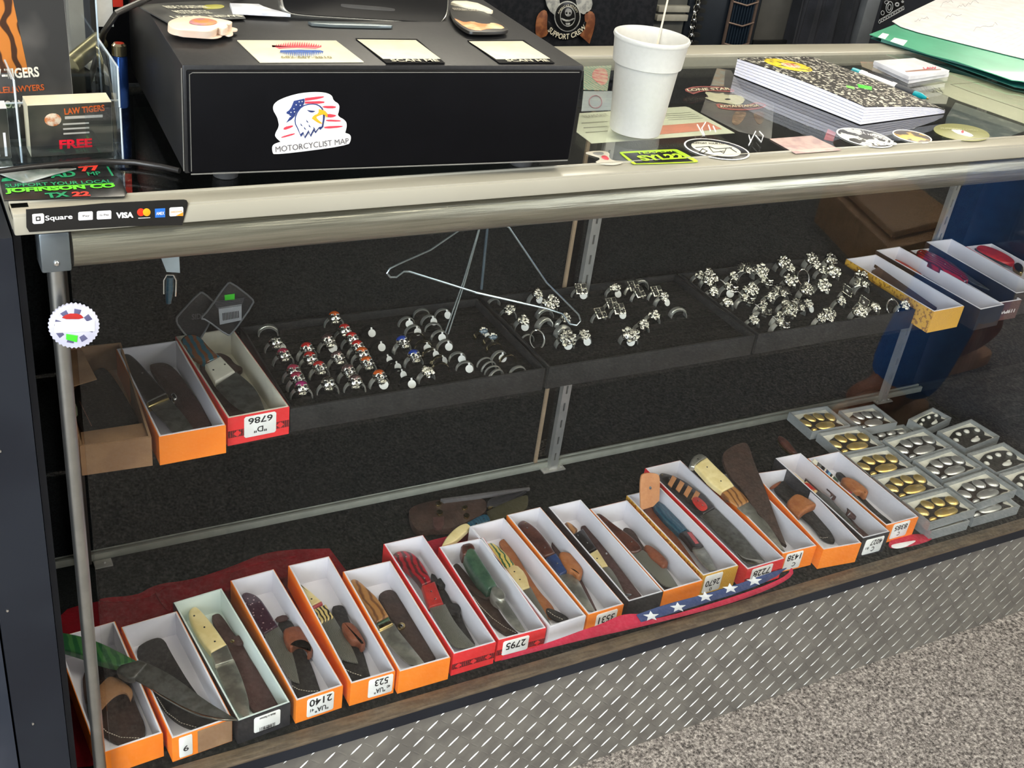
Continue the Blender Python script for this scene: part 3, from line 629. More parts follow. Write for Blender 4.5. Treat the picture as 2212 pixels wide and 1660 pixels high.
# box 13
inbox(12)
sheath('rust leather sheath with a tall upright natural leather strap', 'E', [(215, 790), (270, 740), (330, 760), (400, 900), (560, 1050), (700, 1250), (825, 1430, 1), (770, 1425, 1), (600, 1220), (450, 1040), (300, 900)], leaR,
       [('upright_strap', PL((0, .215, .29), (0, -1, .35)), 'E', [(200, 470), (240, 425), (370, 430), (400, 470), (390, 700, 1), (330, 760, 1), (200, 800, 1)], .003, leaN, dict(lab='natural leather strap standing upright with a snap hole')),
        ('snap_button', PL((0, .2145, .29), (0, -1, .35)), 'E', [(283, 575), (300, 553), (318, 575), (300, 598)], .002, alu_d)])
knife('small knife with ribbed blue handle and pink inlaid bolster', 'E', teal, [(325, 750), (350, 700), (390, 700), (480, 760), (590, 880), (670, 980, 1), (590, 1020, 1), (480, 920), (400, 840)],
      [([(590, 1022, 1), (672, 982, 1), (760, 1060), (832, 1150, 1), (780, 1172), (720, 1172, 1), (650, 1080)], horn)], [(720, 1190, 1), (830, 1152, 1), (900, 1270), (965, 1390, 1), (890, 1400, 1), (790, 1300)], steelb, pl=PZ(ZB+.019),
      extra=[('inlay', PZ(ZB+.0195), 'E', [(665, 1015, 1), (712, 1010, 1), (785, 1125, 1), (750, 1132, 1)], .002, pinkin)])
# box 14
inbox(13)
sheath('maroon looped sheath mostly hidden under the striped-handled knife', 'E', [(740, 580), (800, 580), (840, 620), (820, 650), (960, 800), (1060, 805), (1115, 860), (1110, 930), (1220, 1040), (1280, 1010), (1325, 1060), (1300, 1120), (1330, 1200), (1200, 1150), (1000, 960), (850, 760)], leaM)
stripes = []
for i in range(4):
    x0, y0 = 500+78*i, 455+50*i
    stripes.append(('stripe', PZ(ZB+.0193), 'E', [(x0+20, y0-8, 1), (x0+62, y0+22, 1), (x0+10, y0+112, 1), (x0-26, y0+78, 1)], .002, leaN, dict(n=0, r=.0003)))
knife('knife with tan and black striped handle, red inlay and broad notched blade', 'E', horn, [(385, 430), (420, 415), (520, 440), (650, 500), (740, 570), (840, 630), (945, 760, 1), (830, 835, 1), (700, 760), (600, 640), (480, 560), (400, 480)], [],
      [(800, 850, 1), (950, 775, 1), (1100, 920), (1200, 1020), (1330, 1180), (1440, 1300, 1), (1380, 1335), (1240, 1310), (1150, 1210), (1000, 1060)], darkbl, pl=PZ(ZB+.018),
      pn=[(418, 447, 'brass'), (490, 482)], extra=stripes+[('red_inlay', PZ(ZB+.0196), 'E', [(698, 682), (770, 648), (885, 760), (840, 802), (780, 790)], .002, redm), ('pin', PZ(0), 'E', [], 0, silverpin, dict(custom=lambda: pins(B(), PZ(ZB+.0197), 'E', [(775, 705)]), sub=1)), ('pin', PZ(0), 'E', [], 0, silverpin, dict(custom=lambda: pins(B(), PZ(ZB+.0197), 'E', [(818, 748)]), sub=0)),
             ('polished_edge', PZ(ZB+.0155), 'E', [(1130, 1190), (1240, 1280), (1400, 1290), (1440, 1310, 1), (1370, 1340), (1240, 1330)], .001, edge_m, dict(r=.0002))])
# box 15
inbox(14)
PS = PZ(ZB+.012, .18)
sheath('long dark brown sheath sticking up out of the 1438 box', 'E', [(1000, 245), (1100, 160), (1240, 108), (1290, 160), (1330, 310), (1440, 560), (1560, 900), (1660, 1150, 1), (1600, 1110, 1), (1440, 900), (1330, 780), (1200, 560), (1080, 450)], leaD, pl=PS)
knife('long knife with cream and wood handle leaning out of the 1438 box', 'E', bone, [(745, 345, 1), (800, 300), (865, 262, 1), (960, 360), (1080, 470), (1137, 547, 1), (1018, 613, 1), (900, 520), (820, 430)],
      [([(690, 350), (720, 260), (800, 222), (865, 262, 1), (770, 320), (742, 368, 1)], steelb), ([(1015, 615, 1), (1137, 550, 1), (1210, 610), (1282, 702, 1), (1170, 762, 1), (1080, 700)], olivew)],
      [(1165, 768, 1), (1282, 712, 1), (1350, 790), (1375, 845), (1450, 900), (1560, 1060), (1640, 1205, 1), (1580, 1170), (1440, 1010), (1280, 880)], steelb, pl=PZ(ZB+.018, .17), pn=[(865, 367, 'black_ink'), (1002, 506, 'black_ink'), (773, 286, 'black_ink')])
# box 16
inbox(15)
sheath('thick black sheath with a wide rust strap, in the box right of the 1438 box', 'F', [(150, 590), (230, 520), (300, 510), (370, 570), (450, 690), (640, 850), (760, 1010), (865, 1190), (820, 1195), (720, 1160), (600, 1000), (460, 880), (300, 720)], leaB,
       [('tab', PZ(ZB+.009), 'F', [(98, 595), (240, 510), (252, 530), (150, 610)], .002, leaR), strap(PZ(ZB+.024), 'F', [(290, 770), (380, 660), (460, 650), (655, 770), (620, 790), (520, 830), (438, 922, 1)], leaT),
        ('stitching', PZ(ZB+.0076), 'F', [], 0, thread, dict(custom=lambda: stitch(PZ(ZB+.0076), 'F', [(650, 1135), (710, 1155), (775, 1148)])))])
knife('slim knife with cream spacer lying left of the thick black sheath', 'F', rosew, [(95, 640, 1), (130, 650), (205, 740, 1), (180, 752, 1)], [([(180, 748, 1), (232, 735, 1), (250, 765, 1), (200, 775, 1)], bone)],
      [(205, 775, 1), (255, 765, 1), (420, 950), (560, 1090), (620, 1160, 1), (560, 1130), (380, 960)], greenh, pl=PZ(ZB+.012))
# box 17
inbox(16)
sheath('brown sheath with snap straps in the tall black 4027 box', 'F', [(500, 500), (540, 472), (640, 500), (780, 610), (850, 690), (900, 760), (1060, 900), (1090, 1020), (1260, 1125, 1), (1180, 1145, 1), (1000, 1000), (800, 800)], leaM,
       [('strap', PZ(ZB+.022), 'F', [(790, 690), (840, 600), (890, 560), (930, 620), (870, 690), (840, 725)], .003, leaM), ('snap_button', PZ(ZB+.023), 'F', [(782, 715), (820, 680), (828, 695), (795, 722)], .003, silverpin),
        ('strap', PZ(ZB+.020), 'F', [(955, 905), (1010, 810), (1060, 800), (1095, 860), (1085, 945), (1040, 930)], .003, leaM), ('snap_button', PZ(ZB+.021), 'F', [(985, 900), (1020, 865), (1028, 880), (995, 908)], .003, silverpin)])
knife('knife with narrow cream handle, red patch and notched dark blade', 'F', bone, [(285, 370), (300, 362), (430, 440), (512, 518, 1), (480, 545, 1), (380, 470)],
      [([(470, 542, 1), (530, 510, 1), (658, 622, 1), (612, 662, 1)], M('cream_red_patch', (.72, .55, .25), .3, col2=(.5, .02, .01), sc=70, mix=(.5, .54), coat=.4))],
      [(620, 660, 1), (660, 625, 1), (780, 690), (900, 820), (1000, 930), (1110, 1060, 1), (1040, 1050), (900, 930), (760, 780)], darkbl, pl=PZ(ZB+.028))
# box 18
inbox(17)
segs = [(whiteb, 0, .16), (M('grey_spacer', (.12, .12, .11), .4), .16, .32), (horn, .32, .44), (whiteb, .44, .50), (bluem, .50, .58), (M('light_blue_spacer', (.12, .35, .55), .3), .58, .68), (horn, .68, .76), (whiteb, .76, .80), (greenh, .80, 1)]
A0, A1 = V((600, 278)), V((870, 535)); nn_ = V((-(A1-A0).y, (A1-A0).x)).normalized()
hp = []
for mt, s0, s1 in segs:
    a_ = A0.lerp(A1, s0); b_ = A0.lerp(A1, s1); w0 = 26+12*min(1, s0*2); w1 = 26+12*min(1, s1*2)
    hp.append(('handle_segment', Zk, 'F', [tuple(a_-nn_*w0)+(1,), tuple(b_-nn_*w1)+(1,), tuple(b_+nn_*w1)+(1,), tuple(a_+nn_*w0)+(1,)], .009, mt, dict(n=0, dome=.0018)))
sheath('black sheath with a tan strap in the 8385 box', 'F', [(840, 425), (910, 408), (960, 450), (1120, 640), (1300, 830), (1485, 975, 1), (1390, 995, 1), (1200, 800), (1080, 660)], leaB,
       [strap(PZ(ZB+.024), 'F', [(905, 480), (980, 458), (1090, 500), (1232, 610), (1220, 660), (1180, 668), (1140, 615), (1040, 645)], leaT)])
multi('knife', 'knife with handle of black, white, blue and green rings in the 8385 box', 'knife', hp+[('bolster', Zk, 'F', [(868, 540, 1), (925, 585, 1), (1045, 645, 1), (1000, 665, 1)], .008, M('crimson', (.30, .01, .03), .35), dict(n=0)),
      ('blade', PZ(ZB+.012), 'F', [(990, 655, 1), (1050, 642, 1), (1250, 850), (1400, 1000, 1), (1340, 985), (1150, 800)], .0025, steelb)], KG)
inbox(None)
# shelf boxes
ZC = ZS+.0035; S1_, S2_ = PZ(ZC+.008), PZ(ZC+.016)
KS, SS = 'knives in the boxes on the shelf', 'sheaths in the boxes on the shelf'
inbox(18)
sheath('large dark stitched sheath filling the kraft box', 'L', [(490, 700), (700, 520), (770, 515), (860, 640), (1000, 880), (1010, 915, 1), (600, 985, 1), (560, 900)], leaB, [('stitching', PZ(ZC+.0125), 'L', [], 0, M('dull_thread', (.2, .1, .07), .8), dict(custom=lambda: stitch(PZ(ZC+.0125), 'L', [(575, 760), (620, 850), (665, 945)])))], PZ(ZC+.012), SS)
multi('knife', 'knife with pale green handle showing beside the sheath in the kraft box', 'knife', [('handle', PZ(ZC+.02), 'L', [(482, 690), (500, 690), (575, 822), (520, 845)], .008, M('pale_green_scale', (.30, .33, .20), .4), dict(dome=.002))], KS)
inbox(None)
kf = thing('kraft_flap', 'folded-in kraft flaps tucked into the brown box', 'flap', PZ(ZC+.03)(160, 800))
mk('flap', px(B(), PZ(ZC+.034), 'L', [(425, 385, 1), (580, 365, 1), (702, 600, 1), (482, 668, 1)], .001, 0), kraft, kf)
mk('flap', px(B(), PZ(ZC+.033), 'L', [(582, 985, 1), (1033, 918, 1), (1075, 1015, 1), (600, 1095, 1)], .001, 0), kraft, kf)
inbox(19)
sheath('maroon sheath with scalloped top in the orange shelf box', 'L', [(1070, 505), (1110, 485), (1200, 475), (1290, 540), (1440, 760), (1590, 925, 1), (1400, 965, 1), (1280, 800)], leaM, [], S1_, SS)
knife('knife with black handle, brass guard and ball finial in the orange shelf box', 'L', horn, [(858, 430), (910, 405), (965, 425), (1090, 560), (1210, 700, 1), (1060, 770, 1), (970, 640)],
      [([(1060, 768, 1), (1210, 700, 1), (1225, 735, 1), (1075, 800, 1)], brass), ([(1235, 705), (1255, 692), (1280, 710), (1285, 740), (1255, 748)], chrome)], [(1090, 805, 1), (1220, 735, 1), (1310, 830), (1400, 955, 1), (1260, 990, 1), (1130, 850)], darkbl, S2_, [(1030, 558)], KS)
inbox(20)
sheath('dark sheath with round tabs in the red shelf box', 'L', [(1420, 490), (1560, 400), (1660, 430), (1700, 490), (1765, 515), (1740, 545), (1700, 560), (1750, 640), (1880, 690), (1880, 800), (1780, 845, 1), (1640, 865, 1), (1500, 600)], leaM, [], S1_, SS)
knife('knife with shimmering blue and brown handle and white bone bolster', 'L', M('blue_brown_abalone', (.02, .10, .14), .2, col2=(.16, .06, .02), sc=28, kind='wave', coat=.6), [(1295, 325), (1340, 270), (1440, 270), (1520, 370), (1600, 435, 1), (1500, 475, 1), (1400, 430)],
      [([(1485, 490, 1), (1597, 430, 1), (1702, 540, 1), (1558, 617, 1)], whiteb)], [(1560, 650, 1), (1710, 545, 1), (1860, 670), (1915, 815, 1), (1790, 850, 1), (1680, 780)], darkbl, PZ(ZC+.020), [(1545, 535, 'black_ink'), (1628, 495, 'black_ink')], KS)
ZG = ZS+.006
inbox(21)
sheath('broad plain brown sheath in the gold box', 'R', [(315, 365), (400, 322), (440, 275), (490, 300), (700, 450), (1005, 672, 1), (895, 688, 1), (600, 540)], leaD, [], PZ(ZG+.006), SS)
inbox(22)
knife('knife with orange and red handle in the black-fronted shelf box', 'R', M('orange_red_scale', (.5, .14, .03), .4, col2=(.4, .02, .02), sc=30), [(530, 235), (620, 262), (815, 385), (770, 380), (610, 300)], [], [(810, 390, 1), (860, 400), (985, 440), (988, 485), (940, 480)], darkbl, PZ(ZC+.012), [], KS)
inbox(None)
knife('knife with riveted maroon handle resting across the maroon shelf box', 'R', redwd, [(740, 170), (800, 150), (900, 190), (1050, 270), (1225, 405), (1210, 450), (1100, 395), (900, 300), (780, 220)], [], [(1000, 245, 1), (1060, 275), (1225, 400, 1), (1400, 520, 1), (1200, 440)], darkbl, PZ(ZC+.040), [(785, 178), (848, 200), (1003, 292), (1145, 400)], KS)
inbox(24)
sheath('brown sheath with tan strap in the tall black shelf box', 'R', [(1190, 275), (1270, 280), (1400, 330), (1590, 415), (1592, 465), (1510, 440), (1340, 345)], leaD, [('strap', PZ(ZC+.014), 'R', [(1330, 335), (1400, 330), (1520, 390), (1500, 430)], .003, leaR)], S1_, SS)
inbox(None)
knife('knife with crimson handle and dark spine at the right edge of the shelf', 'R', redm, [(1270, 145), (1320, 108), (1500, 168), (1660, 270), (1560, 285), (1400, 215)], [([(1610, 295), (1650, 270), (1710, 305), (1712, 370), (1660, 360)], brass)], [(1270, 150, 1), (1400, 225), (1600, 320, 1), (1500, 300), (1300, 190)], darkbl, PZ(ZC+.038), [], KS)

inbox(None)
# ---------------- ring trays ----------------
velvet = M('black_velvet', (.006, .006, .006), .95, col2=(.014, .014, .0135), sc=260, bump=.6, bsc=500, spec=.15)
trayp = M('black_tray_board', (.012, .0125, .013), .5, col2=(.018, .0185, .019), sc=40, spec=.3)
TR = [(.383, .7425), (.7485, 1.109), (1.1145, 1.4465)]
for (x0, x1), lb in zip(TR, ('black ring tray beside the red knife box, filled mostly with skull rings', 'middle black ring tray with widely spaced chunky rings', 'black ring tray at the right, crowded with ornate silver rings')):
    y0, y1 = .194, .408
    t = thing('ring_tray', lb, 'tray', ((x0+x1)/2, (y0+y1)/2, ZS), 0, 'ring trays on the glass shelf')
    k = .0035; b = B()
    for lo, hi in (((x0, y0, ZS+.0005), (x1, y0+k, ZR)), ((x0, y1-k, ZS+.0005), (x1, y1, ZR)), ((x0, y0+k, ZS+.0005), (x0+k, y1-k, ZR)), ((x1-k, y0+k, ZS+.0005), (x1, y1-k, ZR))): b.box(lo, hi, bev=.0008)
    b.box((x0+k, y0+k, ZS+.0005), (x1-k, y1-k, ZS+.003))
    mk('frame', b, trayp, t)
    b = B(); n = 12; ys = [y0+k+(y1-y0-2*k)*i/n for i in range(n+1)]
    for i in range(n): b.box((x0+k, ys[i]+.0003, ZS+.003), (x1-k, ys[i+1]-.0003, ZR-.011), bev=.0012)
    mk('velvet_pad', b, velvet, t)
ZF = ZR-.0112
# ring prototypes, built around the origin (foam surface z=0)
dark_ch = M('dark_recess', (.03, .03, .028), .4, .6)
tagp = M('ring_tag_paper', (.80, .79, .74), .6)
enam = {'red': M('red_enamel', (.55, .02, .015), .2, .3, coat=1), 'orange': M('orange_enamel', (.72, .12, .01), .2, .3, coat=1), 'pink': M('pink_enamel', (.48, .04, .09), .2, .4, coat=1),
        'blue': M('blue_enamel', (.01, .05, .35), .2, .3, coat=1), 'rosy': M('rosy_silver', (.55, .34, .33), .2, .9), 'magenta': M('magenta_enamel', (.45, .01, .16), .2, .3, coat=1)}
goldr = M('pale_gold', (.78, .66, .42), .15, 1)
blackr = M('black_ring_metal', (.03, .03, .033), .2, .8)
rband = M('ring_band_silver', (.92, .90, .82), .36, .9)
I4 = Matrix.Identity(4)
def band_b(w=.004, r=.0095, th=.0011, full=False, arch=.2):
    b = B(); a0, a1 = (0, math.tau) if full else (-arch, math.pi+arch); n = 22; cz = .0005
    sec = [(-w/2, 0), (-w/2, th*.7), (-w*.25, th), (w*.25, th), (w/2, th*.7), (w/2, 0)]
    vs = []
    for i in range(n+1):
        a = a0+(a1-a0)*i/n
        for y, dr in sec: vs.append(V(((r+dr)*math.cos(a), y, cz+(r+dr)*math.sin(a))))
    k = len(sec); b.add(vs, [(i*k+j, i*k+(j+1) % k, (i+1)*k+(j+1) % k, (i+1)*k+j) for i in range(n) for j in range(k)]); return b
HX = frame((0, -.0015, .0105), (1, 0, 0), (0, .75, .62))        # head frame: x right, y to the crown, z out of the face
def skull_parts():
    b = B(); b.ball((0, .001, -.001), (.0068, .0066, .0052), 16, X=HX); b.ball((0, -.0048, 0), (.0042, .0034, .0036), 12, X=HX)
    for s in (-1, 1): b.ball((s*.0049, -.001, .0012), (.002, .0014, .0018), 8, X=HX); b.ball((s*.0026, .0024, .0036), (.0024, .0009, .0013), 8, X=HX)
    for i in range(4): b.box((-.0032+i*.0016, -.0068, .0020), (-.0032+i*.0016+.0013, -.0050, .0036), X=HX)
    d = B()
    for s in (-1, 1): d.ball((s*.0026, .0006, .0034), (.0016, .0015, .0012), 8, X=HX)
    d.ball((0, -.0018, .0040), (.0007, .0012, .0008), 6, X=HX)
    c = B(); c.ball((0, .0032, -.0005), (.0060, .0047, .0050), 14, X=HX)
    return b, d, c
def lumps(seed, n, R, spread, base=None):
    rr = random.Random(seed); b = B(); b.ball((0, 0, 0), R, 14, X=HX)
    for i in range(n):
        a = rr.random()*math.tau; q = spread*rr.random()**.6
        b.ball((q*math.cos(a), q*math.sin(a)*.9, R[2]*(1-.55*(q/spread)**2)), (.0010+rr.random()*.0019, .0009+rr.random()*.0017, .0008+rr.random()*.0012), 7, X=HX)
    return b
def rget(key):
    if key in RC: return RC[key]
    k = key.split(':')[0]; col = (key.split(':')+[''])[1]
    P = []
    if k == 'skull':
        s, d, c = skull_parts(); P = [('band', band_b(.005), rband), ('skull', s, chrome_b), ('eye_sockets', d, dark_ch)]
        if col: P.append(('crown', c, enam[col]))
    elif k == 'band': P = [('band', band_b(.0045), {'': rband, 'gold': goldr, 'black': blackr}[col])]
    elif k == 'thin': P = [('band', band_b(.0025), rband)]
    elif k == 'wide': P = [('band', band_b(.0095, .0098, .0014), rband), ('ridge', band_b(.004, .0108, .0012, arch=-.6), rband)]
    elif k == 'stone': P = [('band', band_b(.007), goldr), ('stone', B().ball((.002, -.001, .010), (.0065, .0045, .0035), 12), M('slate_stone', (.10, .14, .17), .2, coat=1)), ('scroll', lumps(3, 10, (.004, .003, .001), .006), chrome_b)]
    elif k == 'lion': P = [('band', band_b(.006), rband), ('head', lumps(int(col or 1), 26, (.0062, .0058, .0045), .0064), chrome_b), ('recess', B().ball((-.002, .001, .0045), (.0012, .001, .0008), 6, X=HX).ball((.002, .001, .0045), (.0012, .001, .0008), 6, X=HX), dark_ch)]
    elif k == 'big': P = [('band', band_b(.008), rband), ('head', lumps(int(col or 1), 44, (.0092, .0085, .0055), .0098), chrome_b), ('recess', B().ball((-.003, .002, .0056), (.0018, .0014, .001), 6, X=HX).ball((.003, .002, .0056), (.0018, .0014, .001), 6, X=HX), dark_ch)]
    elif k == 'square':
        b = B().box((-.0072, -.0068, -.001), (.0072, .0068, .0012), X=HX, bev=.0006); d = B().box((-.0058, -.0054, .0011), (.0058, .0054, .0014), X=HX)
        e = B().box((-.0058, -.0005, .0013), (.0058, .0005, .0020), X=HX).box((-.0005, -.0054, .0013), (.0005, .0054, .0020), X=HX).ball((-.003, .003, .0013), (.0012, .0012, .0006), 6, X=HX).ball((.003, -.003, .0013), (.0012, .0012, .0006), 6, X=HX)
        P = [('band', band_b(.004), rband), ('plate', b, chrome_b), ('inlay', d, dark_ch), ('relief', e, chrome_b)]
    elif k == 'diamond':
        X = HX@Matrix.Rotation(math.radians(45), 4, 'Z'); b = B()
        for lo, hi in (((-.007, -.007, 0), (.007, -.0058, .002)), ((-.007, .0058, 0), (.007, .007, .002)), ((-.007, -.0058, 0), (-.0058, .0058, .002)), ((.0058, -.0058, 0), (.007, .0058, .002))): b.box(lo, hi, X=X, bev=.0003)
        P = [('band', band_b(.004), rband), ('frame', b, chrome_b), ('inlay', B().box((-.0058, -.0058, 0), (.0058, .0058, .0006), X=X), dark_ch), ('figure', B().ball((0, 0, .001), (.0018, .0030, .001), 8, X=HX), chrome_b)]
    elif k == 'chief':
        b = B()
        for i in range(13):
            a = math.radians(-10+i*16.5); c_, s_ = math.cos(a), math.sin(a)
            b.tube([HX@V((c_*.004, s_*.004, .002)), HX@V((c_*.0095, s_*.0095, .001)), HX@V((c_*.0125, s_*.0125, -.001))], [.0008, .0013, .0006], 6)
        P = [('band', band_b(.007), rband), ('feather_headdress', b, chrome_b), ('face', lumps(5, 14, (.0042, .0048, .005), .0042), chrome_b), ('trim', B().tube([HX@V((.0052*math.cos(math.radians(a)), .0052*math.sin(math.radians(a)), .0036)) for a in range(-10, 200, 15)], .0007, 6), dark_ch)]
    elif k == 'dragon':
        b = lumps(9, 16, (.0052, .0046, .0042), .005)
        for s in (-1, 1): b.tube([HX@V((s*.003, .003, .002)), HX@V((s*.006, .0075, .002)), HX@V((s*.0095, .009, .0035))], [.0012, .0009, .0003], 6)
        b.tube([HX@V((.001, -.001, .003)), HX@V((.006, -.003, .0035)), HX@V((.0105, -.003, .004))], [.0026, .0020, .0012], 8)
        b.tube([HX@V((.001, -.005, .001)), HX@V((.0055, -.0072, .001)), HX@V((.0095, -.0075, .002))], [.0018, .0014, .0008], 8)
        for i in range(4): b.tube([HX@V((.004+i*.0017, -.0042, .0038)), HX@V((.004+i*.0017, -.0062, .0036))], [.0005, .0001], 5)
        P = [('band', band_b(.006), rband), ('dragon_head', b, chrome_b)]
    elif k == 'lying':
        X = Matrix.Translation((0, 0, .008))@Matrix.Rotation(math.radians(-35), 4, 'X'); b = B(); n = 20
        b.tube([X@V((.0100*math.cos(i*math.tau/n), 0, .0125*math.sin(i*math.tau/n))) for i in range(n)]+[X@V((.0100, 0, 0))], .0013, 8)
        P = [('band', b, chrome), ('head', B().ball((0, 0, .0125), (.004, .003, .0025), 10, X=X), chrome_b)]
    ms = []
    for nm, b, mt in P:
        me = bpy.data.meshes.new(nm); me.from_pydata([tuple(p) for p in b.v], [], b.f); me.materials.append(mt)
        for p, sm in zip(me.polygons, b.sm): p.use_smooth = sm
        me.update(); me.set_sharp_from_angle(angle=math.radians(45)); ms.append((nm, me))
    RC[key] = ms; return ms
RC = {}
tb = B(); q = [(.0045*math.cos(a), .0045*math.sin(a)) for a in [i*math.tau/16 for i in range(16)]]
TX = frame((.0035, -.0065, .0052), (1, .1, 0), (0, .55, .83))
tb.add([TX@V((x, y, 0)) for x, y in q]+[TX@V((x, y, .0003)) for x, y in q], [tuple(range(16, 32)), tuple(range(16))[::-1]]+[(i, (i+1) % 16, 16+(i+1) % 16, 16+i) for i in range(16)], 0, False)
tb.box((-.0010, .0038, 0), (.0010, .0068, .0003), X=TX)
tagme = bpy.data.meshes.new('price_tag'); tagme.from_pydata([tuple(p) for p in tb.v], [], tb.f); tagme.materials.append(tagp)
KD = {'skull': 'silver skull ring', 'band': 'silver band ring', 'thin': 'thin silver band', 'wide': 'wide polished silver ring', 'stone': 'ring with dark stone and scroll', 'lion': 'chunky carved silver ring', 'big': 'large ornate silver ring',
      'square': 'square-topped signet ring', 'diamond': 'diamond-framed silver ring', 'chief': 'silver feather headdress ring', 'dragon': 'silver dragon head ring', 'lying': 'silver ring lying on its side'}
ORD = ['first', 'second', 'third', 'fourth', 'fifth', 'sixth', 'seventh', 'eighth', 'ninth', 'tenth', '11th', '12th', '13th', '14th', '15th', '16th', '17th', '18th', '19th', '20th', '21st', '22nd', '23rd', '24th', '25th', '26th', '27th', '28th', '29th', '30th']
def rings(crop, tray, lst, x0, x1):
    P = PZ(ZF+.006); R = []
    for k, x, y, *o in lst:
        p = P(*cp(crop, (x, y))); R.append([k, min(max(p.x, x0+.014), x1-.014), min(max(p.y-.002, .206), .396), 'tag' in o, o])
    R.sort(key=lambda r: -r[2]); n = len(R); th = [R[:n//4], R[n//4:n//2], R[n//2:3*n//4], R[3*n//4:]]
    for row, nm in zip(th, ('rear quarter', 'second quarter', 'third quarter', 'front quarter')):
        row.sort(key=lambda r: r[1])
        for i, (k, x, y, tg, o) in enumerate(row):
            kk, *cc = k.split(':'); d = KD[kk]
            if kk == 'skull' and cc: d += f' with {cc[0]} crown'
            if kk == 'band' and cc: d = f'{cc[0]} band ring'
            if tg: d = d+' with tag'
            rt = thing('ring', f'{d}, {ORD[i]} from left, {nm} of {tray} tray', 'ring', (x, y, ZF+.0002), random.uniform(-.25, .25)+(o[1] if len(o) > 1 else 0), f'rings in the {tray} tray')
            s = {'big': 1.35, 'chief': 1.5, 'lion': 1.28,  'thin': 1.2, 'skull': 1.38, 'band': 1.22, 'wide': 1.25, 'lying': 1.1, 'square': 1.35, 'diamond': 1.4, 'dragon': 1.45}.get(kk, 1.15)
            rt.scale = (s, s, s)
            for pn, me in rget(k): c = bpy.data.objects.new(pn, me); COL.objects.link(c); c.parent = rt
            if tg: c = bpy.data.objects.new('price_tag', tagme); COL.objects.link(c); c.parent = rt; c.rotation_euler = (0, 0, random.uniform(-.5, .5)); c['label'] = 'small white paper tag'
rings('G', 'left', [('wide', 145, 440), ('skull', 210, 590, 'tag'), ('skull:pink', 280, 700), ('skull:pink', 365, 840), ('skull:pink', 395, 905), ('skull:magenta', 435, 985), ('skull:red', 480, 650), ('skull:red', 505, 730), ('skull:red', 585, 810),
    ('skull:orange', 710, 375), ('skull:rosy', 655, 580, 'tag'), ('skull:rosy', 740, 725), ('skull:red', 800, 490), ('skull:red', 860, 560), ('skull:red', 910, 630), ('skull:orange', 950, 690), ('skull:orange', 990, 770), ('skull:rosy', 830, 840), ('skull:rosy', 890, 930),
    ('skull', 660, 945), ('skull:orange', 1095, 885, 'tag'), ('skull:blue', 1290, 590), ('skull:blue', 1390, 710), ('lion:4', 1495, 840), ('band:black', 1000, 450, 'tag'), ('band:black', 1080, 570, 'tag'), ('band:black', 1130, 690, 'tag'), ('band:black', 1205, 745, 'tag'), ('band:black', 1250, 815, 'tag'), ('band:black', 1340, 880, 'tag'),
    ('band', 1460, 300), ('band', 1520, 355, 'tag'), ('band', 1640, 300, 'tag'), ('band', 1330, 370, 'tag'), ('band', 1385, 440, 'tag'), ('band:gold', 1420, 510), ('band', 1560, 420), ('band:gold', 1475, 575, 'tag'), ('band', 1610, 485, 'tag'), ('band', 1655, 565, 'tag'),
    ('band:gold', 1530, 640, 'tag'), ('band:gold', 1600, 700, 'tag'), ('band:gold', 1620, 760), ('band', 1765, 670, 'tag'), ('band', 1830, 750, 'tag'), ('stone', 1970, 480, 'tag'), ('stone', 2050, 530), ('band:gold', 2080, 590), ('band', 2120, 660, 'tag'), ('band:gold', 2195, 690),
    ('thin', 2000, 715), ('thin', 2035, 750), ('thin', 2070, 785), ('thin', 2095, 815), ('thin', 2125, 850), ('band', 2300, 812)], *TR[0])
rings('H', 'middle', [('band', 280, 500), ('lion:1', 425, 610), ('lion:2', 550, 710, 'tag'), ('thin', 560, 850), ('lion:3', 680, 455, 'tag'), ('big:2', 810, 545), ('wide', 775, 605), ('wide', 770, 700), ('lying', 700, 870), ('lion:5', 950, 690), ('wide', 950, 775), ('big:3', 965, 885, 'tag'), ('lion:6', 1140, 850, 'tag'),
    ('square', 1110, 410, 'tag'), ('lion:7', 1430, 400, 'tag'), ('square', 1610, 380), ('wide', 1690, 330), ('square', 1660, 440), ('square', 1830, 430), ('lion:1', 1890, 485, 'tag'), ('wide', 2050, 600), ('lion:2', 1800, 660), ('lion:3', 1695, 745), ('big:4', 1575, 850, 'tag'), ('square', 1400, 545), ('square', 1470, 600, 'tag'), ('square', 1290, 640)], *TR[1])
rings('I', 'right', [('lion:1', 205, 270), ('lion:2', 180, 335), ('big:1', 270, 370), ('lion:3', 290, 470), ('dragon', 425, 440, 'tag'), ('lion:4', 415, 570), ('lion:5', 470, 340), ('chief', 600, 300), ('big:5', 710, 290), ('dragon', 730, 380), ('big:2', 620, 460), ('dragon', 570, 540), ('lion:6', 650, 720), ('dragon', 715, 645), ('lion:1', 725, 590),
    ('big:3', 875, 205), ('lion:2', 965, 270), ('big:6', 965, 380), ('chief', 895, 500), ('lion:3', 785, 520), ('lion:4', 930, 585), ('dragon', 870, 755), ('lion:5', 865, 690), ('big:7', 950, 645), ('chief', 1050, 625), ('lion:6', 1120, 580, 'tag'), ('big:1', 1140, 190), ('lion:1', 1190, 240), ('lying', 1095, 330), ('big:2', 1100, 460), ('big:3', 1310, 200), ('big:4', 1340, 305), ('lion:2', 1245, 290),
    ('big:5', 1250, 420, 'tag'), ('diamond', 1455, 470), ('chief', 1600, 420), ('big:6', 1590, 345), ('lion:3', 1400, 550), ('diamond', 1600, 570), ('big:7', 1565, 650), ('lion:4', 1700, 610), ('lying', 1870, 590), ('lion:5', 1960, 590), ('big:1', 1295, 680), ('lion:6', 1230, 705)], *TR[2])
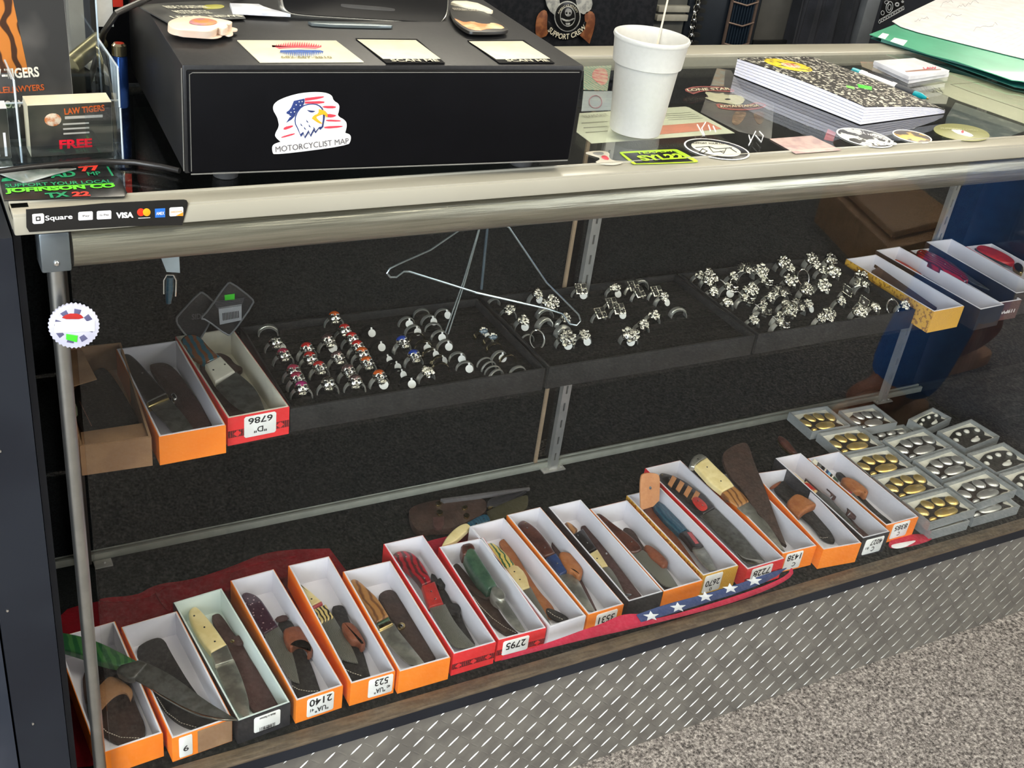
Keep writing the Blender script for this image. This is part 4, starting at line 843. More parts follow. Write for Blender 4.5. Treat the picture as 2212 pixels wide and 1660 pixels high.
# ---------------- clear boxes of fist-shaped buckles ----------------
clearp = M('grey_clear_plastic', (.24, .255, .26), .2, spec=.7, coat=.5, col2=(.29, .305, .31), sc=12)
insert = M('cream_insert', (.72, .70, .62), .7)
bgold = M('gold_plate', (.92, .64, .20), .36, .85, col2=(.95, .72, .30), sc=60)
bsilv = M('nickel_plate', (.80, .80, .77), .38, .85)
bblk = M('black_plate', (.05, .05, .045), .35, .5)
def bbox(label, blabel, NL, NR, FL, zr, h, fin, group='clear boxes of buckles on the deck', buckle=True):
    P = PZ(zr); a, r, f = P(*cp('J', NL)), P(*cp('J', NR)), P(*cp('J', FL))
    w = (r-a).length; L = min((f-a).length, .072); ang = (math.atan2((r-a).y, (r-a).x)+math.atan2(-(f-a).x, (f-a).y))/2
    O = V((a.x, a.y, zr-h)); x = V((math.cos(ang), math.sin(ang), 0)); y = V((-math.sin(ang), math.cos(ang), 0)); X = frame(O, x, y)
    w -= .0012; L -= .0012
    t = thing('clear_box', label, 'box', X@V((w/2, L/2, 0)), ang, group); k = .0022; b = B()
    for lo, hi in (((0, 0, 0), (w, L, .002)), ((0, 0, .002), (w, k, h)), ((0, L-k, .002), (w, L, h)), ((0, k, .002), (k, L-k, h)), ((w-k, k, .002), (w, L-k, h))): b.box(lo, hi, 0, X)
    mk('walls', b, clearp, t)
    mk('insert', B().box((k, k, .002), (w-k, L-k, h-.008), 0, X), insert, t)
    if not buckle: return
    zc = h-.0078
    bt = thing('fist_buckle', blabel, 'buckle', X@V((w/2, L/2, zc)), ang, 'fist-shaped buckles in the clear boxes')
    out = [(.05, .52), (.08, .68), (.25, .78), (.38, .86), (.55, .86), (.70, .84), (.88, .76), (.96, .60), (.93, .40), (.82, .32), (.95, .12), (.80, .16), (.62, .08), (.40, .08), (.22, .04), (.06, .10), (.05, .25), (.12, .36)]
    base = fin is bblk
    mk('back_plate', B().slab([X@V((w*u, L*v, zc+.0025)) for u, v in smooth(out, 2)], (0, 0, 1), .0022, .0006), bblk if base else M('black_lacquer', (.02, .016, .014), .3, coat=.4), bt)
    for (u, v, a_, ru, rv) in ((.15, .50, 24, .085, .19), (.37, .68, 16, .095, .19), (.60, .67, 8, .10, .19), (.84, .58, -6, .10, .19)):
        XX = X@Matrix.Translation((w*u, L*v, zc+.0024))@Matrix.Rotation(math.radians(a_), 4, 'Z')
        mk('knuckle', B().ball((0, 0, 0), (w*ru*(.55 if base else 1), L*rv*(.45 if base else 1), .0042), 16, X=XX), insert if base else fin, bt)
    XX = X@Matrix.Translation((w*.52, L*.26, zc+.0024))
    mk('palm', B().ball((0, 0, 0), (w*.24*(.5 if base else 1), L*.17*(.5 if base else 1), .004), 16, X=XX).ball((w*.08, L*.06, .001), (w*.10*(.5 if base else 1), L*.08*(.5 if base else 1), .0035), 12, X=XX), insert if base else fin, bt)
    if not base: mk('thumb', B().ball((w*.17, L*.16, zc+.0024), (w*.07, L*.07, .004), 12, X=X), fin, bt)
Z1, Z2 = ZD+.020, ZD+.0385
for i, (NL, NR, FL) in enumerate([((1225, 1225), (1630, 1110), (975, 1030)), ((965, 1020), (1350, 925), (722, 830)), ((715, 830), (1085, 740), (500, 640)), ((470, 635), (840, 560), (262, 455)), ((215, 450), (540, 385), (20, 275))]):
    od = ('front', 'second', 'third', 'fourth', 'rear')[i]
    bbox(f'clear box with a gold buckle, {od} one in the gold column', f'gold fist-shaped buckle in the {od} box of the gold column', NL, NR, FL, Z2, .0175, bgold)
for i, (NL, NR, FL) in enumerate([((1600, 1072), (1965, 940), (1340, 885)), ((1330, 865), (1690, 760), (1065, 690)), ((1055, 685), (1420, 575), (812, 515)), ((640, 425), (960, 375), (430, 265))]):
    od = ('front', 'second', 'third', 'rear')[i]
    bbox(f'clear box with a silver buckle, {od} one in the silver column', f'silver fist-shaped buckle in the {od} box of the silver column', NL, NR, FL, Z2, .0175, bsilv)
bbox('clear box with a silver buckle set low between the silver boxes', 'silver fist-shaped buckle half hidden between the silver column boxes', (760, 545), (1070, 440), (660, 440), Z1, .019, bsilv)
for i, (NL, NR, FL) in enumerate([((1790, 800), (2110, 700), (1535, 630)), ((1530, 595), (1860, 510), (1265, 445)), ((1200, 430), (1500, 385), (1010, 355)), ((2080, 990), (2400, 880), (1815, 800))]):
    od = ('second', 'third', 'rear', 'front')[i]
    bbox(f'clear box with a black buckle, {od} one in the black column', f'black fist-shaped buckle in the {od} box of the black column', NL, NR, FL, Z2, .0175, bblk)
bbox('lower clear box under the front gold buckle box', '', (1235, 1300), (1585, 1225), (990, 1110), Z1, .019, bgold, buckle=False)
bbox('lower clear box showing a silver buckle under the front silver box', 'silver fist-shaped buckle in the lower box under the front silver box', (1600, 1190), (1990, 1075), (1350, 990), Z1, .019, bsilv)
# ---------------- cloths on the deck ----------------
redcl = M('red_cloth', (.18, .006, .012), .9, col2=(.13, .005, .009), sc=30, bump=.5, bsc=300, spec=.15)
redcl2 = M('crimson_cloth', (.50, .012, .05), .85, col2=(.42, .01, .04), sc=30, bump=.4, bsc=300)
bluecl = M('navy_cloth', (.035, .06, .17), .85, col2=(.03, .05, .14), sc=30, bump=.4, bsc=300)
whitecl = M('white_cloth', (.8, .8, .8), .85)
pl0 = PZ(ZD+.0012)
t = tag(one('red_cloth', pl0, 'P', [(112, 1326), (200, 1300), (291, 1290), (336, 1262), (411, 1254), (500, 1225), (583, 1189), (712, 1185, 1), (745, 1229), (800, 1300), (900, 1440), (700, 1520), (400, 1600), (190, 1660), (140, 1655, 1), (125, 1500)], .0010, redcl, r=.0003), 'dark red cloth spread under the left knife boxes', 'cloth')
b = B()
for pts in ([(210, 1292), (300, 1286), (345, 1262), (360, 1268), (310, 1296), (220, 1302)], [(330, 1268), (352, 1285), (372, 1318), (360, 1320), (340, 1292)], [(480, 1232), (560, 1208), (640, 1198), (640, 1203), (560, 1216), (490, 1240)]): px(b, PZ(ZD+.003), 'P', pts, .0014, dome=.0009)
mk('fold', b, redcl, t)
t = tag(one('red_cloth', PZ(ZD+.0025), 'P', [(905, 1180), (925, 1168), (1010, 1150, 1), (1100, 1210), (1180, 1390, 1), (1120, 1400), (1000, 1260)], .0010, redcl2, r=.0003), 'crimson cloth corner behind the white-fronted knife box', 'cloth')
FP = PY(-.0045)
t = thing('flag_cloth', 'stars and stripes cloth hanging along the deck edge in front of the boxes', 'flag', FP(1400, 1350))
mk('red_field', px(B(), FP, 'P', [(1083, 1428, 1), (1090, 1418), (1140, 1405), (1200, 1385), (1262, 1362), (1300, 1350), (1345, 1328), (1380, 1328, 1), (1400, 1345), (1560, 1300), (1700, 1250), (1712, 1222), (1715, 1250), (1600, 1300), (1400, 1352), (1250, 1385)], .0012, 2, .0003), redcl2, t)
mk('blue_field', px(B(), PY(-.0055), 'P', [(1375, 1330, 1), (1436, 1308), (1521, 1286), (1600, 1262), (1660, 1240), (1700, 1228, 1), (1670, 1252), (1600, 1280), (1520, 1305), (1440, 1330), (1385, 1345, 1)], .0012, 1, .0003), bluecl, t)
for x, y in ((1407, 1332), (1465, 1313), (1524, 1290), (1578, 1272), (1630, 1256)):
    pts = [(x+(14 if k % 2 == 0 else 6)*math.cos(math.radians(-95+k*36))*1.25, y+(14 if k % 2 == 0 else 6)*math.sin(math.radians(-95+k*36))*.8) for k in range(10)]
    mk('star', px(B(), PY(-.0062), 'P', pts, .0006, 0, .0001), whitecl, t)
t = thing('flag_cloth', 'crumpled red and white cloth corner beneath the clear buckle boxes', 'flag', pl0(1960, 1172))
mk('red_part', px(B(), PZ(ZD+.004), 'P', [(1918, 1172), (1935, 1160), (1985, 1152), (2020, 1160), (2000, 1170), (1960, 1180), (1925, 1184)], .003, 2, .0006), redcl2, t)
mk('white_part', px(B(), PZ(ZD+.005), 'P', [(1921, 1178), (1950, 1172), (1985, 1166), (1960, 1180), (1935, 1185)], .002, 2, .0004), whitecl, t)
# ---------------- things behind the boxes on the deck ----------------
ZM = ZD+.001
multi('sheath_roll', 'brown leather folding sheath with brass snaps lying behind the middle boxes', 'sheath', [
    ('leather_body', PZ(ZM+.014), 'M', [(460, 640), (740, 560), (1030, 530), (1380, 520), (1400, 700), (1180, 800), (1000, 890), (850, 900), (720, 900), (600, 935), (520, 880), (470, 760)], .012, leaD),
    ('strap', PZ(ZM+.018), 'M', [(750, 760, 1), (880, 750, 1), (878, 885), (755, 900)], .004, leaM, dict(n=1)),
    ('snap_button', PZ(ZM+.017), 'M', [(765, 590), (820, 560), (860, 595), (810, 628)], .003, brass), ('snap_button', PZ(ZM+.017), 'M', [(780, 690), (830, 660), (880, 700), (825, 745)], .003, brass),
    ('snap_button', PZ(ZM+.017), 'M', [(1085, 640), (1135, 610), (1175, 640), (1125, 672)], .003, brass), ('snap_button', PZ(ZM+.017), 'M', [(1100, 735), (1150, 700), (1200, 740), (1150, 780)], .003, brass), ('snap_button', PZ(ZM+.017), 'M', [(1395, 635), (1435, 600), (1480, 630), (1430, 665)], .003, brass)])
tag(one('sharpening_rod', PZ(ZM+.020), 'M', [(840, 540, 1), (1890, 395), (1915, 418), (1400, 500), (880, 562, 1)], .006, M('rod_grey', (.09, .085, .09), .5), n=1), 'flat dark grey bar lying behind the brown folding sheath', 'bar')
multi('knife', 'wide dull olive blade behind the boxes in the middle of the deck', 'knife', [('blade', PZ(ZM+.020), 'M', [(1390, 690, 1), (1600, 590), (1870, 480), (1892, 540), (1870, 680), (1640, 745), (1440, 850, 1)], .003, M('olive_steel', (.13, .12, .07), .45, .7)), ('handle', PZ(ZM+.02), 'M', [(1395, 560), (1500, 510), (1870, 440, 1), (1700, 540), (1400, 640)], .006, blackc)])
multi('knife', 'curved cream-handled knife with blue bolster behind the 2795 box', 'knife', [('handle', PZ(ZM+.034), 'M', [(850, 1105, 1), (900, 1000), (1030, 870), (1150, 818), (1205, 870, 1), (1010, 1055)], .008, bone, dict(dome=.002)), ('bolster', PZ(ZM+.034), 'M', [(1160, 820, 1), (1370, 700), (1435, 765), (1430, 805), (1205, 870, 1)], .007, teal, dict(dome=.002)),
    ('pin', PZ(0), 'M', [], 0, silverpin, dict(custom=lambda: pins(B(), PZ(ZM+.0345), 'M', [(1355, 790)]))), ('pin', PZ(0), 'M', [], 0, silverpin, dict(custom=lambda: pins(B(), PZ(ZM+.0345), 'M', [(1268, 840)])))])
multi('knife', 'curved brown-scaled knife behind the orange 8385 box', 'knife', [('handle', PZ(ZD+.020), 'F', [(200, 15), (240, 0), (330, 60), (430, 195, 1), (380, 195), (270, 120)], .008, rosew, dict(dome=.002)), ('spine', PZ(ZD+.016), 'F', [(192, 18), (260, 130), (380, 205), (430, 205, 1), (370, 225), (240, 140)], .003, brass)])
# ---------------- small things hung or stuck in the case ----------------
neong = M('neon_price_sticker', (.06, .75, .03), .5)
DP = PY(-.0165); DC = (160, 705)
pts = [(DC[0]+(54+(2 if i % 2 else -1))*math.cos(i*math.tau/72), DC[1]+(47+(2 if i % 2 else -1))*math.sin(i*math.tau/72)) for i in range(72)]
t = thing('round_patch', 'round saw-edged white sticker with a green price tag on the front glass', 'sticker', DP(160, 750))
mk('disc', px(B(), DP, 'P', pts, .0025, 0, .0004), M('lavender_white', (.50, .50, .62), .6, col2=(.62, .62, .72), sc=40), t)
b = B()
for k in range(8):
    a = k*math.tau/8+.2; b0 = px(b, PY(-.0168), 'P', [(DC[0]+r*math.cos(a+d), DC[1]+r*.87*math.sin(a+d)) for r, d in ((30, -.2), (43, -.18), (43, .18), (30, .2))], .0003, 0, .0001)
mk('marking', b, M('slate_violet', (.10, .10, .20), .6), t)
mk('barcode_strip', px(B(), PY(-.0170), 'P', [(118, 696, 1), (205, 694, 1), (205, 716, 1), (118, 720, 1)], .0003, 0, .0001), pap, t)
mk('emblem', px(B(), PY(-.0170), 'P', [(130, 690), (145, 678), (172, 678), (184, 690)], .0003, 1, .0001), redm, t)
mk('price_sticker', px(B(), PY(-.0173), 'P', [(143, 722, 1), (168, 726, 1), (166, 740, 1), (143, 734, 1)], .0003, 0, .0001), neong, t)
HP = PY(.10); wirem = M('hanger_wire', (.42, .50, .52), .25, .9)
t = thing('hanger_reflection', 'bent metal clothes hanger above the trays, a glass reflection built solid', 'hanger', HP(1040, 630))  # reflection in the front glass, rebuilt as solid wire inside the case
cv = lambda pts: [HP(*p) for p in pts]
mk('shoulder_wire', B().tube(cv([(1052, 470), (1000, 492), (930, 540), (862, 570), (842, 580), (836, 590), (843, 599), (856, 599), (872, 587), (884, 587), (1028, 632)]), .0012, 8), wirem, t)
mk('shoulder_wire', B().tube(cv([(1052, 470), (1085, 482), (1100, 492), (1180, 610), (1250, 680), (1254, 694), (1245, 703), (1230, 700), (1214, 678), (1180, 667), (1025, 632)]), .0012, 8), wirem, t)
mk('centre_post', B().tube(cv([(1055, 472), (1048, 540), (1040, 625)]), .0016, 8), M('blue_grey_wire', (.10, .14, .17), .3, .6), t)
mk('leg', B().tube(cv([(1034, 495), (1000, 610), (962, 718)]), .0009, 8), wirem, t); mk('leg', B().tube(cv([(1036, 495), (1004, 610), (968, 722)]), .0009, 8), wirem, t)
VP = PY(.16)
t = thing('hanging_vial', 'small clear blue vial hanging from a pale tab below the rail', 'vial', VP(366, 650))
mk('tab', px(B(), VP, 'P', [(343, 545, 1), (387, 550, 1), (389, 590, 1), (360, 588, 1)], .0015, 0, .0003), M('frosted_tab', (.45, .53, .58), .5), t)
mk('metal_frame', B().tube([VP(*p) for p in ((354, 635), (354, 605), (360, 594), (374, 594), (380, 605), (379, 640))], .0011, 8), chrome, t)
mk('vial', B().tube([VP(367, 598), VP(366, 625), VP(364, 655)], [.004, .0045, .003], 10), M('blue_glass', (.005, .05, .08), .1, coat=1), t)
BP = PY(.385)
for lb, o, has in (('black diamond-shaped packet with barcode standing behind the red shelf box', [(432, 688), (450, 670), (490, 612), (500, 610), (545, 645), (548, 655), (500, 722), (490, 724), (445, 690)], True), ('black diamond-shaped packet left of the barcoded one, at the shelf back', [(380, 690), (384, 682), (430, 632), (440, 632), (470, 660), (440, 722), (420, 745), (385, 705)], False)):
    pl = PY(.380 if has else .388)
    t = thing('diamond_packet', lb, 'packet', pl(*o[-1]), 0, 'diamond packets at the back of the shelf')
    mk('card', px(B(), pl, 'P', o, .003, 1, .0005), M('smoky_black', (.02, .021, .024), .3), t)
    q = [pl(*p)+V((0, -.0008, 0)) for p in smooth(o, 1)]; mk('rim', B().tube(q+[q[0]], .0012, 6), M('grey_rim', (.16, .17, .18), .3), t)
    if has:
        p2 = PY(.3785); mk('barcode_label', px(B(), p2, 'P', [(472, 666, 1), (522, 658, 1), (522, 692, 1), (475, 702, 1)], .0004, 0, .0001), M('grey_label', (.42, .44, .47), .6), t)
        b = B()
        for k in range(11): px(b, PY(.378), 'P', [(481+k*3.3, 677-k*.5, 1), (482.6+k*3.3, 677-k*.5, 1), (483.3+k*3.3, 693-k*.6, 1), (481.7+k*3.3, 693-k*.6, 1)], .0003, 0, .00005)
        mk('barcode', b, ink, t); mk('price_sticker', px(B(), p2, 'P', [(485, 638, 1), (507, 635, 1), (507, 648, 1), (486, 650, 1)], .0004, 0, .0001), neong, t)
        b = B()
        for k in range(6): px(b, p2, 'P', [(462+k*1.5, 652+k*3, 1), (528-k*1.0, 644+k*3, 1), (528-k*1.0, 645.3+k*3, 1), (462+k*1.5, 653.3+k*3, 1)], .0003, 0, .0001)
        mk('small_print', b, M('print_grey', (.12, .12, .14), .6), t)
    else:
        b = B(); textpx(b, 'SIDE', PY(.3845), 'P', (414, 691), (442, 688), (414, 679)); mk('lettering', b, M('print_grey2', (.10, .10, .11), .6), t)
# ---------------- cash drawer ----------------
ZT0 = ZT+.0003
bmetal = M('black_textured_metal', (.011, .011, .012), .42, col2=(.015, .015, .016), sc=300, bump=.06, bsc=1200, spec=.4)
bface = M('black_drawer_front', (.003, .003, .004), .55, spec=.08)
greyedge = M('pale_edge_line', (.14, .14, .13), .4)
PA, PB = V((.2214, .0123, 0)), V((.5968, -.0092, 0)); rx_ = (PB-PA).normalized(); ry_ = V((-rx_.y, rx_.x, 0)); RW = (PB-PA).length; RD = .37; RH = .0955
zb = ZT+.013; RXF = frame((PA.x, PA.y, zb), rx_, ry_); rang = math.atan2(rx_.y, rx_.x)
t = thing('cash_drawer', 'wide black metal cash drawer with an eagle sticker on its front', 'cash drawer', RXF@V((RW/2, RD/2, -.0128)), rang)
mk('body', B().box((-.001, .004, 0), (RW+.001, RD, RH), 0, RXF, bev=.0025), bmetal, t)
mk('drawer_front', B().box((.0025, 0, .002), (RW-.0025, .0045, RH-.004), 0, RXF, bev=.0014), bface, t)
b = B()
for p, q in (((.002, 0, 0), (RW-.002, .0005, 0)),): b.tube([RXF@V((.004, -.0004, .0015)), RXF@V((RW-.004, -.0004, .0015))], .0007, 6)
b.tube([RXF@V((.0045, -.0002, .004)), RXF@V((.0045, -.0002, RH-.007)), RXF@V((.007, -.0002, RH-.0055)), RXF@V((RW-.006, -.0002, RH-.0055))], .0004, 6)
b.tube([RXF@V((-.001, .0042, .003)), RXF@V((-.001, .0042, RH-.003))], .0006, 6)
mk('pale_edge_line', b, greyedge, t)  # thin grey lines along the edges of the drawer front
for fx, fy in ((.04, .03), (RW-.04, .03), (.04, RD-.04), (RW-.04, RD-.04)): mk('rubber_foot', B().lathe([(.011, -.0126), (.012, -.006), (.012, -.0002)], RXF@Matrix.Translation((fx, fy, 0)), 18), M('grey_rubber', (.06, .06, .06), .6), t)
FPn = PL(RXF@V((0, -.0006, 0)), -ry_); FP2 = PL(RXF@V((0, -.0012, 0)), -ry_); FP3 = PL(RXF@V((0, -.0016, 0)), -ry_); FP4 = PL(RXF@V((0, -.0020, 0)), -ry_)
stw = M('sticker_white', (.88, .88, .88), .4); navy = M('sticker_navy', (.02, .04, .17), .4); stred = M('sticker_red', (.72, .05, .08), .4); sty = M('sticker_yellow', (.85, .42, .02), .4); stpink = M('sticker_pale_red', (.75, .35, .36), .4); stgr = M('sticker_grey', (.50, .54, .60), .4)
st = mk('eagle_sticker', px(B(), FPn, '2', [(215, 870), (330, 820), (460, 790), (620, 785), (700, 810), (712, 860), (765, 890), (760, 950), (745, 990), (820, 1030), (828, 1080), (812, 1135, 1), (860, 1150), (862, 1200), (835, 1245), (210, 1325), (190, 1300), (190, 1235), (262, 1212, 1), (215, 1170), (215, 1140), (250, 1080), (240, 1030), (232, 1000), (190, 930)], .0004, 2, .0001), stw, t)
st['label'] = 'white die-cut sticker of a screaming eagle over a flag'
b = B()
px(b, FP2, '2', [(375, 862, 1), (466, 842, 1), (462, 895), (405, 940), (372, 1010), (310, 1048, 1), (350, 985), (300, 965), (345, 935)], .0003, 1, .0001, 0)
mk('flag_canton', b, navy, st)
for pts in ([(470, 838, 1), (620, 820), (640, 830), (560, 850), (470, 862, 1)], [(470, 868, 1), (640, 862), (630, 885), (470, 885, 1)], [(610, 905), (735, 905), (730, 925), (640, 925)], [(660, 970), (750, 985), (700, 1005), (655, 1000)], [(660, 1020), (790, 1028), (760, 1040), (640, 1035)], [(630, 1080), (800, 1072), (780, 1088), (640, 1100)], [(290, 1085), (370, 1068), (365, 1085), (285, 1115)], [(265, 1168), (380, 1135), (385, 1148), (270, 1180)]): mk('flag_stripe', px(B(), FP2, '2', pts, .0003, 1, .0001), stred, st)
b = B()
for x, y in ((420, 870), (445, 868), (395, 895), (430, 900), (375, 930), (350, 960), (380, 955), (345, 995)): px(b, FP3, '2', [(x+(7 if k % 2 == 0 else 3)*math.cos(math.radians(-90+k*36)), y+(7 if k % 2 == 0 else 3)*math.sin(math.radians(-90+k*36))) for k in range(10)], .0002, 0, .00005)
mk('flag_stars', b, stw, st)
mk('head_outline', px(B(), FP3, '2', [(378, 1050), (388, 975), (438, 903), (520, 883), (590, 893), (630, 935), (640, 1000), (625, 1085, 1), (600, 1110, 1), (588, 1095, 1), (560, 1140, 1), (545, 1115, 1), (520, 1170, 1), (500, 1130, 1), (470, 1185, 1), (455, 1140, 1), (435, 1170, 1), (410, 1110)], .0003, 1, .0001), navy, st)
mk('head', px(B(), FP4, '2', [(388, 1050), (398, 980), (445, 912), (520, 892), (580, 900), (618, 938), (625, 1000), (612, 1080, 1), (590, 1085, 1), (560, 1120, 1), (545, 1095, 1), (515, 1150, 1), (500, 1110, 1), (468, 1165, 1), (455, 1125, 1), (430, 1145, 1), (415, 1100)], .0004, 1, .0001), stw, st)
FP5 = PL(RXF@V((0, -.0024, 0)), -ry_)
mk('beak', px(B(), FP5, '2', [(588, 932, 1), (640, 945), (668, 985), (655, 1005, 1), (630, 975), (595, 985), (560, 1000), (590, 1030), (622, 1058, 1), (585, 1052), (528, 1012, 1), (545, 985), (585, 970)], .0003, 1, .0001), sty, st)
b = B(); px(b, FP5, '2', [(485, 940, 1), (560, 948, 1), (535, 962), (510, 958)], .0003, 1, .0001)
for x0, y0 in ((430, 1050), (460, 1080), (500, 1060), (540, 1080), (480, 1020)): px(b, FP5, '2', [(x0, y0, 1), (x0+22, y0+30, 1), (x0+4, y0+22, 1)], .0002, 0, .00005)
mk('eye', b, navy, st)
b = B(); textpx(b, 'MOTORCYCLIST MAP', FP2, '2', (218, 1300), (842, 1225), (218, 1250), bold=.0); mk('lettering', b, M('grey_print', (.10, .09, .10), .5), st)
# things lying on the cash drawer
ZQ = RXF.translation.z+RH+.0004; TP = PZ(ZQ+.0009); TP2 = PZ(ZQ+.0013)
crd = M('cream_card_stock', (.70, .66, .50), .5)
t = thing('business_card', 'white card with red sunburst and blue splash logo on the cash drawer', 'card', TP(660, 120))
c0 = mk('card', px(B(), TP, '2', [(-110, 342, 1), (735, 345, 1), (970, 525, 1), (85, 528, 1)], .0009, 0, .0002), crd, t)
b = B(); n = 22
px(b, TP2, '2', [(180+k*10+(0 if k % 2 else 8)+ (90 if 0 else 0), 410-(12 if k % 2 else (24+34*math.sin(math.pi*k/44)))) for k in range(44)]+[(560, 413), (400, 405), (250, 413)], .0003, 0, .0001); mk('red_sunburst', b, stred, c0)
b = B(); px(b, TP2, '2', [(250+k*8, 430+(6 if k % 2 else 24+36*math.sin(math.pi*k/48))) for k in range(48)]+[(600, 428), (420, 424), (260, 428)], .0003, 0, .0001); mk('blue_splash', b, M('sticker_blue', (.06, .14, .45), .4), c0)
b = B(); textpx(b, '682-667-3810', TP2, '2', (270, 498), (705, 500), (262, 480)); mk('lettering', b, M('olive_print', (.25, .22, .08), .5), c0)
for nm, o, tx in (('white square card reading SCAN ME left of the right-hand one on the drawer', [(915, 335, 1), (1415, 342, 1), (1625, 500, 1), (1135, 500, 1)], ((1215, 528), (1620, 528), (1195, 506))), ('white square card reading SCAN ME at the right front of the cash drawer', [(1870, 352, 1), (2325, 350, 1), (2560, 498, 1), (2100, 503, 1)], ((2200, 528), (2560, 528), (2180, 508)))):
    t = thing('scan_card', nm, 'card', TP(*cp('2', o[0][:2])))
    bk_ = [(o[0][0]-15, o[0][1]-10, 1), (o[1][0]+12, o[1][1]-10, 1), (o[2][0]+40, 536, 1), (o[3][0]+28, 536, 1)]
    mk('backing', px(B(), TP, '2', bk_, .0008, 0, .0002), bface, t); mk('card', px(B(), PZ(ZQ+.0012), '2', o, .0004, 0, .0001), crd, t)
    b = B(); textpx(b, 'SCAN ME', PZ(ZQ+.0013), '2', *tx); mk('lettering', b, M('cream_print', (.7, .66, .5), .5), t)
# card reader stand
t = thing('card_terminal', 'black tablet terminal with silver rim standing at the back of the cash drawer', 'terminal', TP(780, 40))
TPn = PL(TP(780, 42), (0, -.72, .69))
o = [(245, -160), (262, 40), (300, 100), (380, 133), (900, 165), (1600, 205), (1650, 185), (1690, 120), (1700, 20), (1700, -160)]
q = on(TPn, '2', smooth(o[:1]+o[1:], 2)); hk = V((0, .69, .72)); nb = TPn.n if TPn.n.dot(CAM-q[0]) > 0 else -TPn.n
mk('silver_rim', B().slab(q, nb, .010, .002), M('silver_rim', (.62, .62, .58), .25, .9), t)
o2 = [(262, -160), (280, 38), (312, 92), (386, 124), (900, 156), (1600, 195), (1640, 178), (1677, 118), (1687, 20), (1687, -160)]
mk('face', B().slab([p+nb*.0006 for p in on(TPn, '2', smooth(o2, 2))], nb, .001, .0003), M('glossy_black', (.003, .003, .004), .4, spec=.2), t)
mk('card_slot', B().slab([p+nb*.0009 for p in on(TPn, '2', smooth([(770, 40), (790, 35), (1225, 70), (1240, 90), (1220, 102), (780, 70)], 2))], nb, .0003, .0001), M('slot_grey', (.03, .03, .03), .6), t)
mk('stand', px(B(), PZ(ZQ+.003), '2', [(480, 172), (900, 188), (1225, 212), (1200, 222), (540, 205)], .0028, 1, .0008), M('stand_grey', (.16, .19, .2), .3, .6), t)
# leaflets and stickers at the drawer's back left
t = thing('leaflet', 'dark glossy leaflet with white lettering at the back left of the cash drawer', 'leaflet', TP(400, 25))
LP_ = PZ(ZQ+.003)
mk('sheet', px(B(), LP_, '1', [(1165, 40, 1), (1700, 5, 1), (1960, 10, 1), (2095, 150, 1), (1660, 165, 1), (1460, 205, 1)], .0012, 0, .0003), M('leaflet_black', (.05, .05, .048), .3, col2=(.10, .10, .09), sc=30), t)
b = B(); textpx(b, 'RIDE TOGETHER', PZ(ZQ+.0034), '1', (1440, 75), (1800, 72), (1380, 52), slant=1); textpx(b, 'MOTORCYCLE', PZ(ZQ+.0034), '1', (1530, 120), (1820, 118), (1460, 92), slant=1); textpx(b, 'LEGAL NEWS', PZ(ZQ+.0034), '1', (1480, 158), (2080, 146), (1440, 140), slant=1)
mk('lettering', b, M('leaflet_print', (.65, .63, .5), .5), t)
mk('yellow_mark', px(B(), PZ(ZQ+.0033), '1', [(1720, 42), (1880, 35), (1925, 55), (1880, 72), (1740, 78)], .0002, 1, .0001), M('mustard_print', (.35, .33, .05), .5), t)
t = thing('sticker_stack', 'small stack of orange and cream die-cut stickers by the dark leaflet', 'stickers', TP(410, 65))
for k in range(6):
    dy = 22*(5-k)*.55
    sh_ = [(1418, 195), (1500, 150), (1700, 130), (1880, 160), (1985, 180), (1975, 200), (1930, 200), (1950, 230), (1900, 245), (1860, 225), (1840, 250), (1770, 262), (1600, 250), (1470, 240)]
    mk('sticker', px(B(), PZ(ZQ+.0045+k*.0016), '1', [(x-4*(5-k)*.2+(10*(5-k) if k == 0 else 0), y+dy) for x, y in sh_], .0013, 2, .0003), M('peach_sticker', (.85, .62, .46), .45, col2=(.88, .70, .55), sc=40), t)
mk('printed_face', px(B(), PZ(ZQ+.0133), '1', [(1640, 160), (1740, 150), (1860, 175), (1840, 205), (1720, 215), (1600, 195)], .0003, 2, .0001), M('emblem_print', (.35, .18, .28), .45, col2=(.75, .25, .06), sc=70), t)
t = tag(one('folded_card', PZ(ZQ+.006), '1', [(1960, 25, 1), (2210, 32, 1), (2265, 60), (2480, 118, 1), (2180, 105), (1985, 92, 1)], .003, M('white_print_card', (.78, .78, .80), .5, col2=(.5, .52, .58), sc=50), n=1), 'white folded card at the back edge of the cash drawer', 'card')
t = thing('round_label', 'black shield-shaped card with orange flames at the right back of the cash drawer', 'card', TP(1030, 50))
mk('card', px(B(), PZ(ZQ+.006), '2', [(1690, 60), (1780, 45), (1960, 80), (2060, 130), (2212, 240), (2190, 268), (1900, 275), (1830, 250), (1740, 180)], .003, 2, .0006), M('card_black', (.02, .018, .016), .4), t)
mk('flames', px(B(), PZ(ZQ+.0063), '2', [(1730, 150), (1790, 175), (1830, 190), (1900, 180), (1960, 200), (2040, 205), (2060, 190), (2140, 210), (2180, 245), (2040, 240), (1950, 262), (1840, 235)], .0004, 1, .0001), M('flame_print', (.8, .25, .08), .45, col2=(.85, .62, .35), sc=60), t)
b = B(); textpx(b, 'STOLEN CARS', PZ(ZQ+.0064), '2', (1740, 88), (1950, 100), (1720, 70)); mk('lettering', b, M('dim_print', (.4, .36, .28), .5), t)
tag(one('crumpled_paper', PZ(ZQ+.008), '2', [(1680, 5), (1900, 5), (2080, 85), (2060, 98), (1960, 75), (1820, 50)], .003, M('cream_paper2', (.74, .68, .52), .6), n=1), 'cream paper slip behind the flame card on the cash drawer', 'paper')
